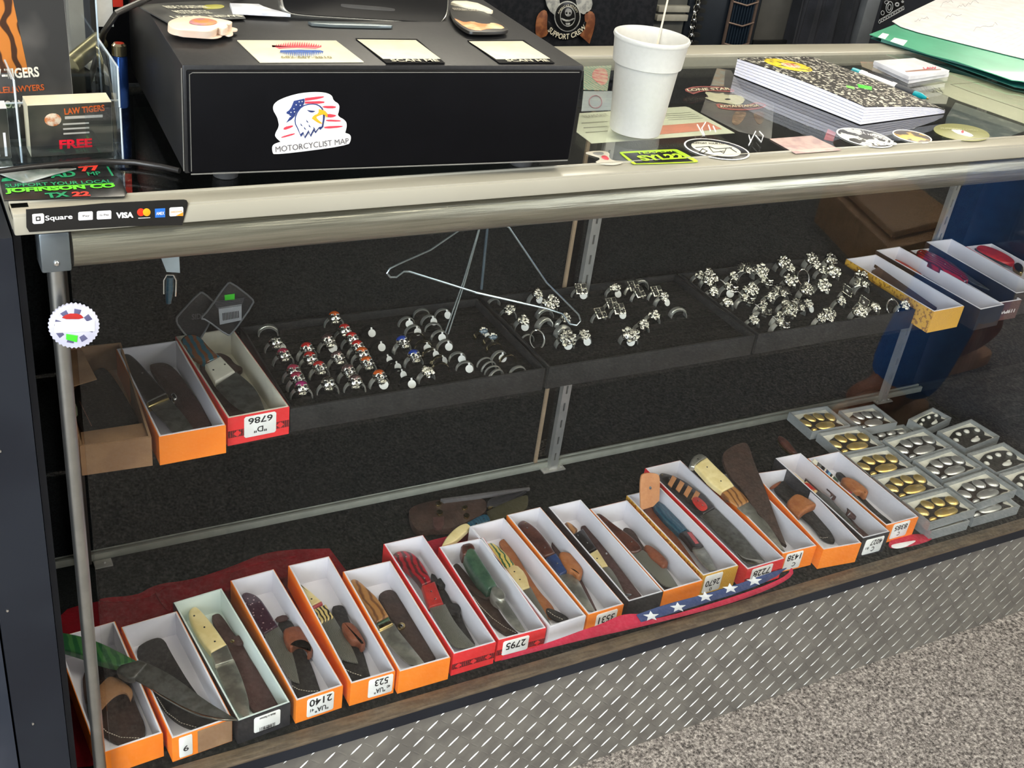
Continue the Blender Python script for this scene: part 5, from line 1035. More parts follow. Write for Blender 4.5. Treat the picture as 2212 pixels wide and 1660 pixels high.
# cables
cabm = M('black_cable', (.02, .018, .017), .35)
def cable(label, pts, r): tag(mk('cable', B().tube(pts, r, 10), cabm), label, 'cable')
CT = PZ(ZT+.004)
cable('thin black cable running across the countertop in front of the brochure holder', [CT(-30, 374), CT(0, 370), CT(60, 362), CT(140, 354), CT(220, 349), CT(290, 351), CT(350, 360), CT(388, 369)], .0026)
cable('black cable arching over the back left corner of the cash drawer', [TP(700, -30)+V((0, .05, .02)), TP(640, -10)+V((0, .05, .01)), TP(500, 2)+V((0, .0, .006)), TP(400, 3)+V((0, 0, .010)), TP(330, 6)+V((0, 0, .006)), V((.198, .16, ZQ+.004)), V((.196, .22, ZQ-.03)), V((.192, .30, ZT+.004)), V((.19, .38, ZT+.004))], .003)
# ---------------- stickers and cards on the counter left ----------------
G1 = PZ(ZT+.0016); dgreen = M('green_print', (.01, .30, .12), .4); ngreen = M('neon_green_print', (.15, .85, .03), .4); rprint = M('red_print', (.80, .05, .03), .4); stk_b = M('sticker_black', (.012, .012, .012), .25)
t = thing('sticker', 'black sticker reading JOHNSON CO TX 22 at the left front corner of the counter', 'sticker', G1(130, 410), 0, 'black and green stickers on the counter')
mk('base', px(B(), PZ(ZT+.0024), '9', [(0, 1345), (1740, 1245), (1800, 1290), (1900, 1490), (1860, 1550, 1), (60, 1610, 1)], .0010, 0, .0002), stk_b, t)
GT = PZ(ZT+.0025)
b = B(); textpx(b, 'SUPPORT YOUR LOCAL', GT, '9', (80, 1425), (1680, 1352), (76, 1375)); textpx(b, 'TX', GT, '9', (700, 1585), (1050, 1560), (665, 1510), bold=.05); mk('lettering', b, dgreen, t)
b = B(); textpx(b, 'JOHNSON CO', GT, '9', (85, 1525), (1740, 1440), (85, 1440), bold=.05); px(b, GT, '9', [(85, 1432, 1), (1700, 1352, 1), (1700, 1362, 1), (85, 1444, 1)], .0001, 0, .00002); mk('lettering', b, ngreen, t)
b = B(); textpx(b, '22', GT, '9', (1080, 1560), (1355, 1550), (1065, 1490), bold=.05); mk('lettering', b, rprint, t)
t = thing('sticker', 'black and green sticker with red 77 MP partly under the neighbouring sticker', 'sticker', G1(120, 380), 0, 'black and green stickers on the counter')
mk('base', px(B(), PZ(ZT+.0012), '9', [(0, 1180, 1), (1590, 1100, 1), (1710, 1255, 1), (0, 1345, 1)], .0008, 0, .0002), stk_b, t)
b = B(); textpx(b, 'AD', PZ(ZT+.0013), '9', (760, 1285), (1150, 1260), (700, 1200), bold=.04); textpx(b, 'MP', PZ(ZT+.0013), '9', (1320, 1250), (1520, 1238), (1290, 1195)); px(b, PZ(ZT+.0013), '9', [(1590, 1105, 1), (1620, 1105, 1), (1700, 1240, 1), (1670, 1245, 1)], .0001, 0, .00002); px(b, PZ(ZT+.0013), '9', [(30, 1290, 1), (200, 1240, 1), (240, 1310, 1), (20, 1330, 1)], .0001, 0, .00002); mk('lettering', b, dgreen, t)
b = B(); textpx(b, '77', PZ(ZT+.0013), '9', (1215, 1190), (1520, 1165), (1185, 1115), bold=.05); mk('lettering', b, rprint, t)
tag(one('glossy_card', PZ(ZT+.0034), '9', [(0, 1210, 1), (560, 1140, 1), (1140, 1130, 1), (800, 1220, 1), (400, 1335), (310, 1330)], .0010, M('glossy_green_grey', (.16, .20, .18), .12, col2=(.35, .38, .36), sc=40, coat=.6), n=1), 'clear-edged grey green card poking out from under the brochure holder', 'card')
SP_ = PY(-.0152)
t = thing('payment_sticker', 'black payment logo sticker wrapped on the left end of the ivory trim', 'sticker', SP_(230, 490))
mk('base', px(B(), SP_, '5', [(222, 447, 1), (600, 420, 1), (900, 393, 1), (1560, 360), (1605, 372), (1600, 430), (1555, 580, 1), (1100, 590, 1), (600, 620, 1), (250, 640, 1), (226, 600, 1)], .0008, 1, .0002), stk_b, t)
S2p, S3p = PY(-.0156), PY(-.0160)
b = B(); px(b, S2p, '5', [(275, 490), (290, 485), (365, 480), (376, 490), (378, 555), (366, 566), (290, 570), (278, 560)], .0003, 0, .0001)
for x0, x1, y0, y1 in ((668, 792, 468, 540), (826, 950, 460, 532), (1446, 1564, 430, 505)): px(b, S2p, '5', [(x0, y0+8), (x0+10, y0), (x1-8, y0-6), (x1, y0+2), (x1, y1-8), (x1-8, y1-6), (x0+8, y1), (x0, y1-8)], .0003, 0, .0001)
textpx(b, 'Square', S2p, '5', (388, 552), (620, 536), (386, 497), bold=.02); textpx(b, 'VISA', S2p, '5', (990, 520), (1138, 514), (985, 470), bold=.05); px(b, S2p, '5', [(1180, 518, 1), (1282, 514, 1), (1282, 518, 1), (1180, 523, 1)], .0002, 0, .00005)
mk('white_logos', b, stw, t)
b = B(); px(b, S3p, '5', [(305, 508, 1), (345, 505, 1), (347, 542, 1), (307, 546, 1)], .0003, 0, .0001); mk('square_mark', b, stk_b, t)
b = B(); px(b, PY(-.0163), '5', [(315, 517, 1), (336, 515, 1), (337, 533, 1), (316, 535, 1)], .0003, 0, .0001); mk('square_mark', b, stw, t)
b = B(); textpx(b, 'Pay', S3p, '5', (705, 512), (765, 508), (705, 492)); textpx(b, 'G Pay', S3p, '5', (850, 505), (930, 500), (850, 484)); mk('lettering', b, M('grey_print', (.1, .1, .1)), t)
circ = lambda x, y, r, n=18: [(x+r*math.cos(i*math.tau/n), y+r*math.sin(i*math.tau/n)) for i in range(n)]
mk('red_circle', px(B(), S2p, '5', circ(1203, 470, 33), .0003, 0, .0001), M('logo_red', (.85, .03, .01), .4), t)
mk('orange_circle', px(B(), S3p, '5', circ(1252, 470, 33), .0003, 0, .0001), M('logo_orange', (.95, .38, .01), .4), t)
mk('blue_square', px(B(), S2p, '5', [(1322, 440, 1), (1410, 435, 1), (1410, 512, 1), (1324, 516, 1)], .0003, 0, .0001), M('logo_blue', (.02, .16, .60), .4), t)
b = B(); textpx(b, 'AMEX', S3p, '5', (1332, 492), (1402, 488), (1332, 466)); mk('lettering', b, stw, t)
b = B(); px(b, S3p, '5', [(1500, 500, 1), (1562, 470, 1), (1562, 502, 1)], .0003, 0, .0001); textpx(b, 'DISCOVER', S3p, '5', (1456, 474), (1556, 468), (1456, 459)); mk('card_mark', b, M('logo_amber', (.85, .30, .02), .4), t)
# ---------------- brochure holder ----------------
HX0, HX1, HY0, HY1 = .010, .183, .088, .175
t = thing('brochure_holder', 'clear acrylic brochure and card holder at the left end of the counter', 'brochure holder', ((HX0+HX1)/2, (HY0+HY1)/2, ZT))
k = .0025; z0 = ZT+.0005
mk('bottom', B().box((HX0, HY0, z0), (HX1, HY1, z0+k), bev=.0006), acrylic, t)
mk('side', B().box((HX1-k, HY0, z0+k), (HX1, HY1, ZT+.085), bev=.0006), acrylic, t); mk('side', B().box((HX0, HY0, z0+k), (HX0+k, HY1, ZT+.17), bev=.0006), acrylic, t)
mk('front', B().box((HX0, HY0-k, z0), (HX1, HY0, ZT+.018)).box((HX0, HY0-k, ZT+.018), (HX0+.035, HY0, ZT+.05)).box((HX1-.03, HY0-k, ZT+.018), (HX1, HY0, ZT+.05)), acrylic, t)
mk('divider', B().box((.098, HY0+.001, z0+k), (.1005, HY1-.03, ZT+.075)), acrylic, t)
mk('middle_wall', B().box((HX0+k, HY0+.047, z0+k), (HX1-k, HY0+.0495, ZT+.04)), acrylic, t)
mk('back', B().box((HX0, HY1-k, z0), (HX1, HY1, ZT+.22)), acrylic, t)
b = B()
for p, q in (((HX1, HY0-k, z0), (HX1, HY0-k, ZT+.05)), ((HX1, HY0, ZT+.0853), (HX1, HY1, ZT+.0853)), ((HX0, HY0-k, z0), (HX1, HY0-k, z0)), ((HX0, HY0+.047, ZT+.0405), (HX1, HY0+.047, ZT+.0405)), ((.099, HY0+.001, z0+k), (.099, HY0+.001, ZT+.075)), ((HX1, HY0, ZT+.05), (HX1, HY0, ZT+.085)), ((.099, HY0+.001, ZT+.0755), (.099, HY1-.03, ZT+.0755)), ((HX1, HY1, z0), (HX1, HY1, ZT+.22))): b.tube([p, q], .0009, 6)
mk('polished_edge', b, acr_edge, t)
# cards inside it
def lean_card(name, label, cat, p0, w, h, th, lean, yaw, face, edge, group=None):
    X = frame(p0, (math.cos(yaw), math.sin(yaw), 0), (-math.sin(yaw)*math.sin(lean), math.cos(yaw)*math.sin(lean), math.cos(lean)))
    t = thing(name, label, cat, p0, yaw, group)
    mk('card_stack' if th > .002 else 'sheet', B().box((0, 0, -th), (w, h, -.0003), 0, X), edge, t)
    f = mk('printed_face', B().box((.0002, .0002, -.0003), (w-.0002, h-.0002, 0), 0, X), face, t)
    return t, f, X
facem = M('dark_card_print', (.02, .02, .02), .35, col2=(.07, .065, .05), sc=18)
t, f, X = lean_card('business_cards', 'stack of black cards printed FREE in the front pocket of the brochure holder', 'cards', (.108, HY0+.012, z0+k+.0005), .070, .048, .020, -.10, .05, facem, M('card_edges', (.80, .72, .52), .6))
b = B(); text(b, 'FREE', X@V((.024, .006, 0)), X@V((.052, .006, 0)), X.col[1].to_3d(), .0085, bold=.04, lift=.0003); mk('lettering', b, M('bright_red_print', (.75, .01, .03), .4), f)
b = B(); text(b, 'LAW TIGERS', X@V((.030, .038, 0)), X@V((.064, .040, 0)), X.col[1].to_3d(), .006, bold=.03, lift=.0003); mk('lettering', b, M('rust_print', (.50, .10, .02), .4), f)
b = B()
for i in range(3): b.box((.028, .0285-i*.0045, .0001), (.050, .0300-i*.0045, .0003), 0, X)
b.box((.030, .034, .0001), (.062, .0365, .0003), 0, X)
mk('text_lines', b, M('pale_print', (.40, .38, .34), .5), f)
mk('tiger_badge', B().slab([X@V((.020+.007*math.cos(a), .034+.006*math.sin(a), .0004)) for a in [i*math.tau/16 for i in range(16)]], X.col[2].to_3d(), .0003, .0001), M('badge_print', (.45, .13, .03), .4, col2=(.6, .5, .38), sc=180), f)
t, f, X = lean_card('business_cards', 'stack of cards with white edges at the left of the holder front pocket', 'cards', (.020, HY0+.012, z0+k+.0005), .072, .046, .016, -.10, 0, facem, M('white_card_edges', (.75, .75, .76), .6))
b = B()
for i in range(3): b.box((.055+i*.006, .002, .0001), (.057+i*.006, .044-i*.01, .0004), 0, X)
mk('card_sliver', b, M('white_card_edges', (.75, .75, .76), .6), f)
fur = M('orange_fur_print', (.50, .17, .03), .4, col2=(.05, .02, .01), sc=26, kind='wave', mix=(.55, .75))
t, f, X = lean_card('brochures', 'dark brochure with an orange tiger-fur picture in the holder', 'brochure', (.052, HY0+.055, z0+k+.001), .102, .19, .008, .10, .03, M('brochure_dark', (.03, .03, .03), .35, col2=(.09, .085, .08), sc=14), pap)
mk('fur_picture', B().slab([X@V(p) for p in ((.002, .062, .0003), (.066, .058, .0003), (.060, .12, .0003), (.052, .188, .0003), (.002, .188, .0003))], X.col[2].to_3d(), .0002, .0001), fur, f)
b = B(); text(b, '1-800-LAW-TIGERS', X@V((.002, .052, 0)), X@V((.075, .055, 0)), X.col[1].to_3d(), .009, bold=.03, lift=.0005); text(b, 'LAWTIGERS.COM', X@V((.002, .026, 0)), X@V((.060, .029, 0)), X.col[1].to_3d(), .0065, bold=.02, lift=.0005); mk('lettering', b, M('ivory_print', (.72, .68, .58), .5), f)
b = B(); text(b, 'MOTORCYCLE LAWYERS', X@V((.002, .040, 0)), X@V((.078, .043, 0)), X.col[1].to_3d(), .0055, bold=.02, lift=.0005); mk('lettering', b, M('rust_print', (.5, .1, .02)), f)
# behind the holder
t = thing('lighter', 'blue metal lighter standing behind the brochure holder', 'lighter', (.212, .235, ZT)); LX = Matrix.Translation((.212, .235, ZT+.0004))
mk('body', B().lathe([(.0065, 0), (.0075, .002), (.0075, .050), (.006, .052)], LX, 20), M('blue_metal', (.03, .09, .35), .2, .8), t); mk('cap', B().lathe([(.0070, .0522), (.0070, .062), (.005, .064)], LX, 20), goldr, t)
t = thing('pump_tube', 'small brass cylinder lying behind the brochure holder', 'tube', (.185, .25, ZT)); mk('tube', B().tube([(.168, .243, ZT+.042), (.200, .262, ZT+.060)], .009, 18), M('dull_brass', (.30, .27, .14), .3, .7), t); mk('support', B().lathe([(.010, .0004), (.010, .033), (.006, .036)], Matrix.Translation((.176, .250, ZT)), 16), bface, t)
t = thing('display_card', 'black card with orange edge standing behind the brochure holder', 'card', (.215, .31, ZT)); mk('card', B().box((.20, .310, ZT+.0004), (.262, .313, ZT+.20)), bface, t); mk('orange_strip', B().box((.222, .3095, ZT+.08), (.232, .310, ZT+.20)), rprint, t); mk('white_strip', B().box((.205, .3095, ZT+.06), (.2215, .310, ZT+.20)), pap, t)
tag(mk('paper_spike', B().slab([V((.172, .30, ZT+.22)), V((.192, .30, ZT+.22)), V((.1835, .29, ZT+.10)), V((.182, .29, ZT+.10))], (0, -1, 0), .002, .0003).box((.176, .29, ZT+.0004), (.190, .31, ZT+.11)), M('grey_beige_card', (.38, .36, .32), .6)), 'pointed beige card standing behind the tiger brochure', 'card')
# ---------------- foam cup ----------------
foam = M('white_foam', (.60, .60, .57), .5, col2=(.58, .58, .55), sc=200, bump=.03, bsc=800)
cx_, cy_ = .748, .1005; CX_ = Matrix.Translation((cx_, cy_, ZT+.0004))
t = thing('foam_cup', 'white foam cup standing on the glass counter right of the cash drawer', 'cup', (cx_, cy_, ZT))
pr = [(.0, .004), (.0245, .004), (.0255, .0), (.0285, .0), (.0292, .002), (.0355, .074), (.0362, .0755), (.0385, .0765), (.0408, .101), (.0416, .1025), (.0425, .1045), (.0418, .107), (.0400, .1075), (.0388, .105), (.0378, .100), (.0270, .008), (.0, .008)]
b = B(); b.lathe(pr[1:-1], CX_, 56, closed=True); b.lathe([(.0265, .0060), (.0268, .0075)], CX_, 40); mk('cup_body', b, foam, t)
mk('drink', B().lathe([(.0335, .066), (.0338, .0675)], CX_, 48), M('milky_coffee', (.62, .50, .36), .3), t)
tag(mk('stir_stick', B().tube([(cx_+.012, cy_+.006, ZT+.070), (cx_+.052, cy_+.052, ZT+.17)], .0011, 8), M('pale_stick', (.68, .60, .48), .6)), 'thin pale stir stick leaning out of the foam cup', 'stick')
# ---------------- papers and stickers on and under the right part of the glass ----------------
def card(name, label, cat, c, pts, z, mat, th=.0005, n=0, group=None):
    t = thing(name, label, cat, PZ(z)(*cp(c, pts[0][:2])), 0, group); b = px(B(), PZ(z), c, pts, th, n, .0001)
    for p in b.v: p.y = min(max(p.y, .0135), YB-.048)
    m_ = mk('card', b, mat, t); return t, m_
ZU = .9622
t, m_ = card('print_sheet', 'colourful red and green print under the glass beside the cash drawer', 'print', '7', [(150, 235, 1), (560, 215, 1), (500, 590, 1), (140, 575, 1)], ZU, M('colour_print', (.45, .40, .28), .5, col2=(.15, .30, .22), sc=60, kind='wave'))
mk('red_figure', px(B(), PZ(ZU+.0003), '7', [(290, 290), (360, 250), (470, 270), (510, 340), (500, 480), (400, 520), (300, 430), (260, 380)], .0003, 2, .0001), M('rose_print', (.50, .12, .13), .5, col2=(.55, .4, .3), sc=90), m_)
t, m_ = card('print_sheet', 'pale grey sheet with a faint red oval drawing left of the cup', 'print', '7', [(140, 600, 1), (700, 600, 1), (640, 880, 1), (110, 900, 1)], ZU-.0008, M('pale_grey_print', (.34, .38, .42), .5, col2=(.42, .44, .46), sc=25))
q = [PZ(ZU)(*cp('7', p)) for p in circ(320, 760, 95)]; mk('oval_drawing', B().tube([p for p in q]+[q[0]], .0006, 5), M('faint_red', (.40, .18, .22), .5), m_)
t, m_ = card('certificate', 'cream sheet with a salmon stripe lying under the glass by the cup', 'paper', '7', [(80, 930, 1), (1660, 830, 1), (1720, 845, 1), (2400, 1225, 1), (260, 1380, 1), (35, 1210, 1)], ZU-.0004, M('cream_sheet', (.74, .74, .58), .55, col2=(.70, .70, .54), sc=20))
mk('salmon_stripe', px(B(), PZ(ZU), '7', [(1290, 1115, 1), (2000, 1060, 1), (2210, 1165, 1), (1235, 1250, 1)], .0002, 0, .0001), M('salmon_print', (.80, .26, .16), .5), m_)
b = B(); textpx(b, 'TEXAS SALT', PZ(ZU), '7', (150, 1000), (530, 970), (145, 965)); mk('lettering', b, M('faded_print', (.35, .34, .26), .5), m_)
b = B()
for i in range(4): px(b, PZ(ZU), '7', [(1350+i*20, 940+i*28, 1), (1740+i*60, 915+i*28, 1), (1745+i*60, 918+i*28, 1), (1352+i*20, 946+i*28, 1)], .0002, 0, .0001)
for i in range(3): px(b, PZ(ZU), '7', [(110+i*30, 1070+i*70, 1), (500, 1050+i*70, 1), (500, 1056+i*70, 1), (115+i*30, 1082+i*70, 1)], .0002, 0, .0001)
mk('text_lines', b, M('faded_print', (.35, .34, .26)), m_)
t, m_ = card('photo_print', 'dark photo print of a long-haired man under the glass left of the notebook', 'photo', '6', [(755, 165, 1), (1050, 210, 1), (1300, 650), (1945, 940, 1), (1890, 1635, 1), (1200, 1480, 1), (420, 1080, 1), (500, 850, 1)], ZU-.001, M('photo_dark', (.07, .065, .07), .35, col2=(.12, .10, .10), sc=10))
mk('face', px(B(), PZ(ZU-.0006), '6', [(1120, 1060), (1270, 1060), (1400, 1080), (1230, 1340), (1110, 1350), (1055, 1270)], .0003, 2, .0001), M('sepia_print', (.38, .24, .15), .4, col2=(.12, .06, .04), sc=120), m_)
mk('shoulder', px(B(), PZ(ZU-.0006), '6', [(1480, 1080), (1760, 1060), (1720, 1300), (1600, 1350)], .0003, 2, .0001), M('brown_print', (.20, .12, .08), .4, col2=(.10, .06, .04), sc=60), m_)
mk('top_photo', px(B(), PZ(ZU-.0006), '6', [(755, 170, 1), (930, 200, 1), (900, 540, 1), (640, 520, 1)], .0003, 0, .0001), M('pale_photo', (.32, .33, .31), .4, col2=(.38, .24, .16), sc=70), m_)
b = B()
for pts in ([(350, 1340), (470, 1560)], [(520, 1290), (440, 1420), (500, 1560)], [(580, 1350), (620, 1460)], [(680, 1370), (730, 1480)], [(1560, 1480), (1480, 1640), (1420, 1760)], [(1640, 1480), (1720, 1570), (1680, 1700), (1560, 1560)], [(1420, 1560), (1460, 1700)]): b.tube([PZ(ZT+.0006)(*cp('6', p)) for p in pts], .0007, 6)
mk('signature', b, stw, m_)
# red bordered rocker patch
t = thing('rocker_patch', 'red-bordered curved rocker patch with cream skull and wings under the glass', 'patch', PZ(ZU)(*cp('6', (900, 800))))
U1, U2, U3 = PZ(ZU), PZ(ZU+.0002), PZ(ZU+.0004)
for o, o2 in (([(50, 615), (220, 555), (430, 535), (700, 545), (1000, 575), (1125, 620), (1110, 660), (900, 650), (640, 630), (420, 650), (270, 705, 1)], [(110, 620), (260, 575), (430, 555), (700, 565), (1000, 597), (1090, 628), (1080, 640), (900, 630), (640, 612), (400, 632), (260, 680, 1)]),
              ([(735, 920, 1), (800, 895), (900, 930), (1100, 955), (1400, 930), (1560, 870), (1700, 890), (1805, 940), (1650, 1005), (1400, 1035), (1100, 1035), (800, 1000)], [(790, 925), (840, 925), (900, 950), (1100, 975), (1400, 950), (1560, 895), (1680, 905), (1760, 940), (1640, 985), (1400, 1015), (1100, 1015), (830, 980)])):
    mk('rocker_border', px(B(), U1, '6', o, .0004, 1, .0001), M('patch_red', (.50, .10, .09), .6), t); mk('rocker_field', px(B(), U2, '6', o2, .0003, 1, .0001), M('patch_dark', (.10, .02, .02), .6), t)
b = B(); textpx(b, 'LONE STAR', U3, '6', (160, 650), (1040, 625), (130, 600), arc=.02, slant=1); textpx(b, 'KOTAHITANGA', U3, '6', (840, 990), (1640, 970), (820, 940), slant=1); mk('lettering', b, M('patch_cream', (.70, .64, .45), .6), t)
mk('winged_emblem', px(B(), U2, '6', [(485, 650), (640, 670), (780, 700), (900, 670), (900, 720), (1230, 720), (1350, 800), (1280, 910), (1120, 925), (900, 880), (780, 870), (700, 860), (480, 770), (600, 770)], .0004, 1, .0001), M('patch_cream', (.7, .64, .45)), t)
mk('emblem_shade', px(B(), U3, '6', [(900, 810), (980, 790), (1060, 815), (980, 830)], .0002, 1, .0001), stk_b, t)  # shade in the emblem, painted as a flat dark shape
# loose stickers on top along the front edge
ZV = ZT+.0010
def sticker(label, c, pts, mat, n=1, z=ZV): 
    t = thing('sticker', label, 'sticker', PZ(z)(*cp(c, pts[0][:2])), 0, 'stickers along the front of the glass'); return mk('base', px(B(), PZ(z), c, pts, .0005, n, .0001), mat, t)
ZV2 = PZ(ZV+.0002); ZV3 = PZ(ZV+.0004); lime = M('lime_print', (.50, .80, .02), .4)
s_ = sticker('black and lime plate sticker reading TEXAS SYL22 in front of the cup', '7', [(675, 1520), (700, 1505), (1480, 1465), (1560, 1475), (1860, 1640), (1830, 1660), (900, 1690), (860, 1670)], lime)
mk('field', px(B(), ZV2, '7', [(730, 1530, 1), (1470, 1490, 1), (1790, 1650, 1), (930, 1680, 1)], .0002, 0, .0001), stk_b, s_)
b = B(); textpx(b, 'TEXAS-N', ZV3, '7', (940, 1545), (1550, 1508), (900, 1510), slant=1); textpx(b, 'SYL22', ZV3, '7', (1030, 1650), (1690, 1612), (910, 1570), bold=.05, slant=1); mk('lettering', b, lime, s_)
def oval(cx, cy, rx, ry, n=36, rot=0): c_, s2 = math.cos(rot), math.sin(rot); return [(cx+rx*math.cos(i*math.tau/n)*c_-ry*math.sin(i*math.tau/n)*s2, cy+rx*math.cos(i*math.tau/n)*s2+ry*math.sin(i*math.tau/n)*c_) for i in range(n)]
s_ = sticker('round black and white sticker with a motorcycle drawing beside the lime plate sticker', '3', oval(1772, 1272, 285, 78, rot=.17), stw, 0)
mk('ring', px(B(), ZV2, '3', oval(1772, 1272, 270, 72, rot=.17), .0002, 0, .0001), stk_b, s_); mk('centre', px(B(), ZV3, '3', oval(1765, 1270, 215, 55, rot=.17), .0002, 0, .0001), M('cream_centre', (.75, .74, .62), .5), s_)
b = B()
for pts in ([(1590, 1260), (1700, 1250), (1760, 1270), (1900, 1262)], [(1620, 1300), (1650, 1270), (1690, 1290), (1650, 1310), (1620, 1300)], [(1700, 1250), (1740, 1300), (1830, 1290)], [(1850, 1270), (1830, 1310), (1800, 1290)], [(1880, 1260), (1940, 1300)]): b.tube([PZ(ZV+.0007)(*cp('3', p)) for p in pts], .0005, 5)
textpx(b, 'SUPPORT YOUR LOCAL', PZ(ZV+.0006), '3', (1560, 1228), (1890, 1235), (1556, 1215), slant=1); mk('drawing', b, stk_b, s_)
s_ = sticker('bird-shaped sticker with red body left of the lime plate sticker', '3', [(640, 1305), (690, 1290), (800, 1285), (860, 1305), (850, 1340), (880, 1370), (990, 1375), (940, 1400), (860, 1408), (720, 1390), (790, 1350), (700, 1325)], M('ivory_sticker', (.62, .58, .48), .4))
mk('red_body', px(B(), ZV2, '3', [(780, 1330), (830, 1325), (860, 1365), (800, 1360)], .0002, 1, .0001), stred, s_); mk('grey_wing', px(B(), ZV2, '3', [(700, 1300), (800, 1295), (810, 1320), (740, 1325)], .0002, 1, .0001), M('wing_grey', (.22, .22, .21), .4), s_)
s_ = sticker('pinkish sepia photo card lying on the front edge of the glass', '4', [(50, 1180, 1), (405, 1153, 1), (660, 1275, 1), (270, 1305, 1)], M('pink_sepia', (.42, .28, .27), .4, col2=(.58, .42, .38), sc=60, det=6), 0)
s_ = sticker('oval black and white camouflage sticker under the notebook corner', '4', oval(860, 1170, 250, 66, rot=.22), stw, 0)
mk('camouflage', px(B(), ZV2, '4', oval(860, 1170, 235, 60, rot=.22), .0002, 0, .0001), M('bw_camo', (.03, .03, .03), .4, col2=(.6, .62, .6), sc=55, mix=(.5, .53)), s_)
b = B(); textpx(b, 'SYL66', ZV3, '4', (880, 1245), (1140, 1235), (850, 1205), bold=.05, slant=1); textpx(b, 'HELL HOUND', ZV3, '4', (770, 1115), (1060, 1205), (765, 1100), slant=1); mk('lettering', b, stw, s_)
s_ = sticker('small oval sticker with a tan and yellow figure right of the camouflage sticker', '4', oval(1262, 1158, 172, 46, rot=.2), stw, 0)
mk('figure', px(B(), ZV2, '4', oval(1262, 1158, 160, 40, rot=.2), .0002, 0, .0001), M('tan_figure', (.10, .08, .07), .4, col2=(.72, .45, .12), sc=45, mix=(.48, .54)), s_)
s_ = sticker('large olive oval sticker with a white skull at the right front', '4', oval(1682, 1125, 240, 68, rot=.13), M('olive_sticker', (.25, .25, .09), .4), 0)
mk('skull', px(B(), ZV2, '4', [(1580, 1095), (1660, 1100), (1700, 1110), (1790, 1150), (1760, 1165), (1700, 1150), (1640, 1135)], .0002, 1, .0001), stw, s_); mk('red_mark', px(B(), ZV3, '4', circ(1690, 1120, 12, 8), .0002, 0, .0001), stred, s_)
b = B(); textpx(b, 'SUPPORT LOCAL', ZV2, '4', (1500, 1100), (1830, 1120), (1500, 1085), slant=1); mk('lettering', b, M('olive_light', (.42, .42, .2), .5), s_)
t, m_ = card('red_tag', 'small red tag under the glass left of the camouflage sticker', 'tag', '4', [(545, 1095, 1), (615, 1130, 1), (590, 1200, 1), (510, 1185, 1)], ZU-.0004, M('tag_red', (.50, .03, .05), .5))
# sheets under the glass at the right
t, m_ = card('sign_sheet', 'cream printed sheet with a thin frame line under the glass below the green folder', 'sign', '8', [(760, 430, 1), (1240, 330, 1), (2300, 560, 1), (2300, 1020, 1), (1350, 690, 1)], ZU, M('cream_sign', (.68, .66, .48), .5, col2=(.64, .62, .45), sc=20))
q = [PZ(ZU+.0003)(*cp('8', p)) for p in ((1270, 490), (1960, 440), (2300, 560))]; q2 = [PZ(ZU+.0003)(*cp('8', p)) for p in ((1270, 490), (1560, 600), (2300, 850))]
mk('frame_line', B().tube(q, .0004, 5).tube(q2, .0004, 5), M('olive_line', (.22, .22, .15), .5), m_)
t, m_ = card('hand_lettered_card', 'grey card with outlined hand lettering under the glass by the pen', 'sign', '8', [(600, 430, 1), (800, 420, 1), (1245, 640, 1), (1215, 740, 1), (950, 730, 1)], ZU-.0006, M('grey_lettered', (.36, .34, .29), .5))
b = B(); textpx(b, 'NATION', PZ(ZU-.0004), '8', (700, 560), (1180, 610), (640, 480), bold=0, slant=1); mk('lettering', b, M('brown_line', (.14, .12, .09), .5), m_)
t, m_ = card('print_sheet', 'beige print with small red lettering under the glass behind the pen', 'print', '8', [(110, 195, 1), (290, 200, 1), (700, 430, 1), (500, 400, 1), (130, 260, 1)], ZU-.001, M('beige_print', (.42, .34, .25), .5, col2=(.5, .2, .14), sc=80, mix=(.55, .6)))
t, m_ = card('photo_print', 'dark group photo under the glass at the right edge', 'photo', '8', [(1330, 720, 1), (2300, 1060, 1), (2300, 1500, 1), (1150, 1300, 1), (1220, 900, 1)], ZU-.0012, M('group_photo', (.045, .07, .08), .4, col2=(.30, .30, .28), sc=50, mix=(.52, .68)))
# notebook
cov = M('marbled_cover', (.62, .60, .50), .45, col2=(.015, .013, .012), sc=170, mix=(.405, .43), det=1)
pg = M('page_edges', (.62, .64, .80), .7, col2=(.78, .76, .80), sc=200, stretch=(1, 1, 12))
t = thing('composition_notebook', 'black and white marbled composition notebook with curled pages on the counter', 'notebook', PZ(ZT)(1800, 200))
b = B()
lay = [(0, 0, 0), (.0035, .002, .001), (.007, .003, 0), (.0105, .001, .002), (.014, .002, .001)]
A_, B_, C_, D_ = (V(PZ(ZT)(*p)) for p in ((1585, 163), (1770, 135), (2040, 246), (1858, 271)))
def sheetgrid(zf, off=V(), n=10):
    g_ = []
    for i in range(n+1):
        for j in range(n+1):
            u, v = i/n, j/n; p = A_*(1-u)*(1-v)+B_*(1-u)*v+D_*u*(1-v)+C_*u*v
            g_.append(p+off+V((0, 0, zf(u, v))))
    return g_
def sheetmesh(b, z_lo, z_hi, n=10):
    lo, hi = sheetgrid(z_lo), sheetgrid(z_hi); m_ = n+1; o = m_*m_; fs = []
    for i in range(n):
        for j in range(n): a = i*m_+j; fs += [(o+a, o+a+m_, o+a+m_+1, o+a+1), (a, a+1, a+m_+1, a+m_)]
    for i in range(n): fs += [(i*m_, (i+1)*m_, o+(i+1)*m_, o+i*m_), (i*m_+n, o+i*m_+n, o+(i+1)*m_+n, (i+1)*m_+n), (i, o+i, o+i+1, i+1), (n*m_+i, n*m_+i+1, o+n*m_+i+1, o+n*m_+i)]
    return b.add(lo+hi, fs)
hh = lambda u, v: .019*(1-v)**.6+.004+.003*math.sin(3*u)
nl = 6
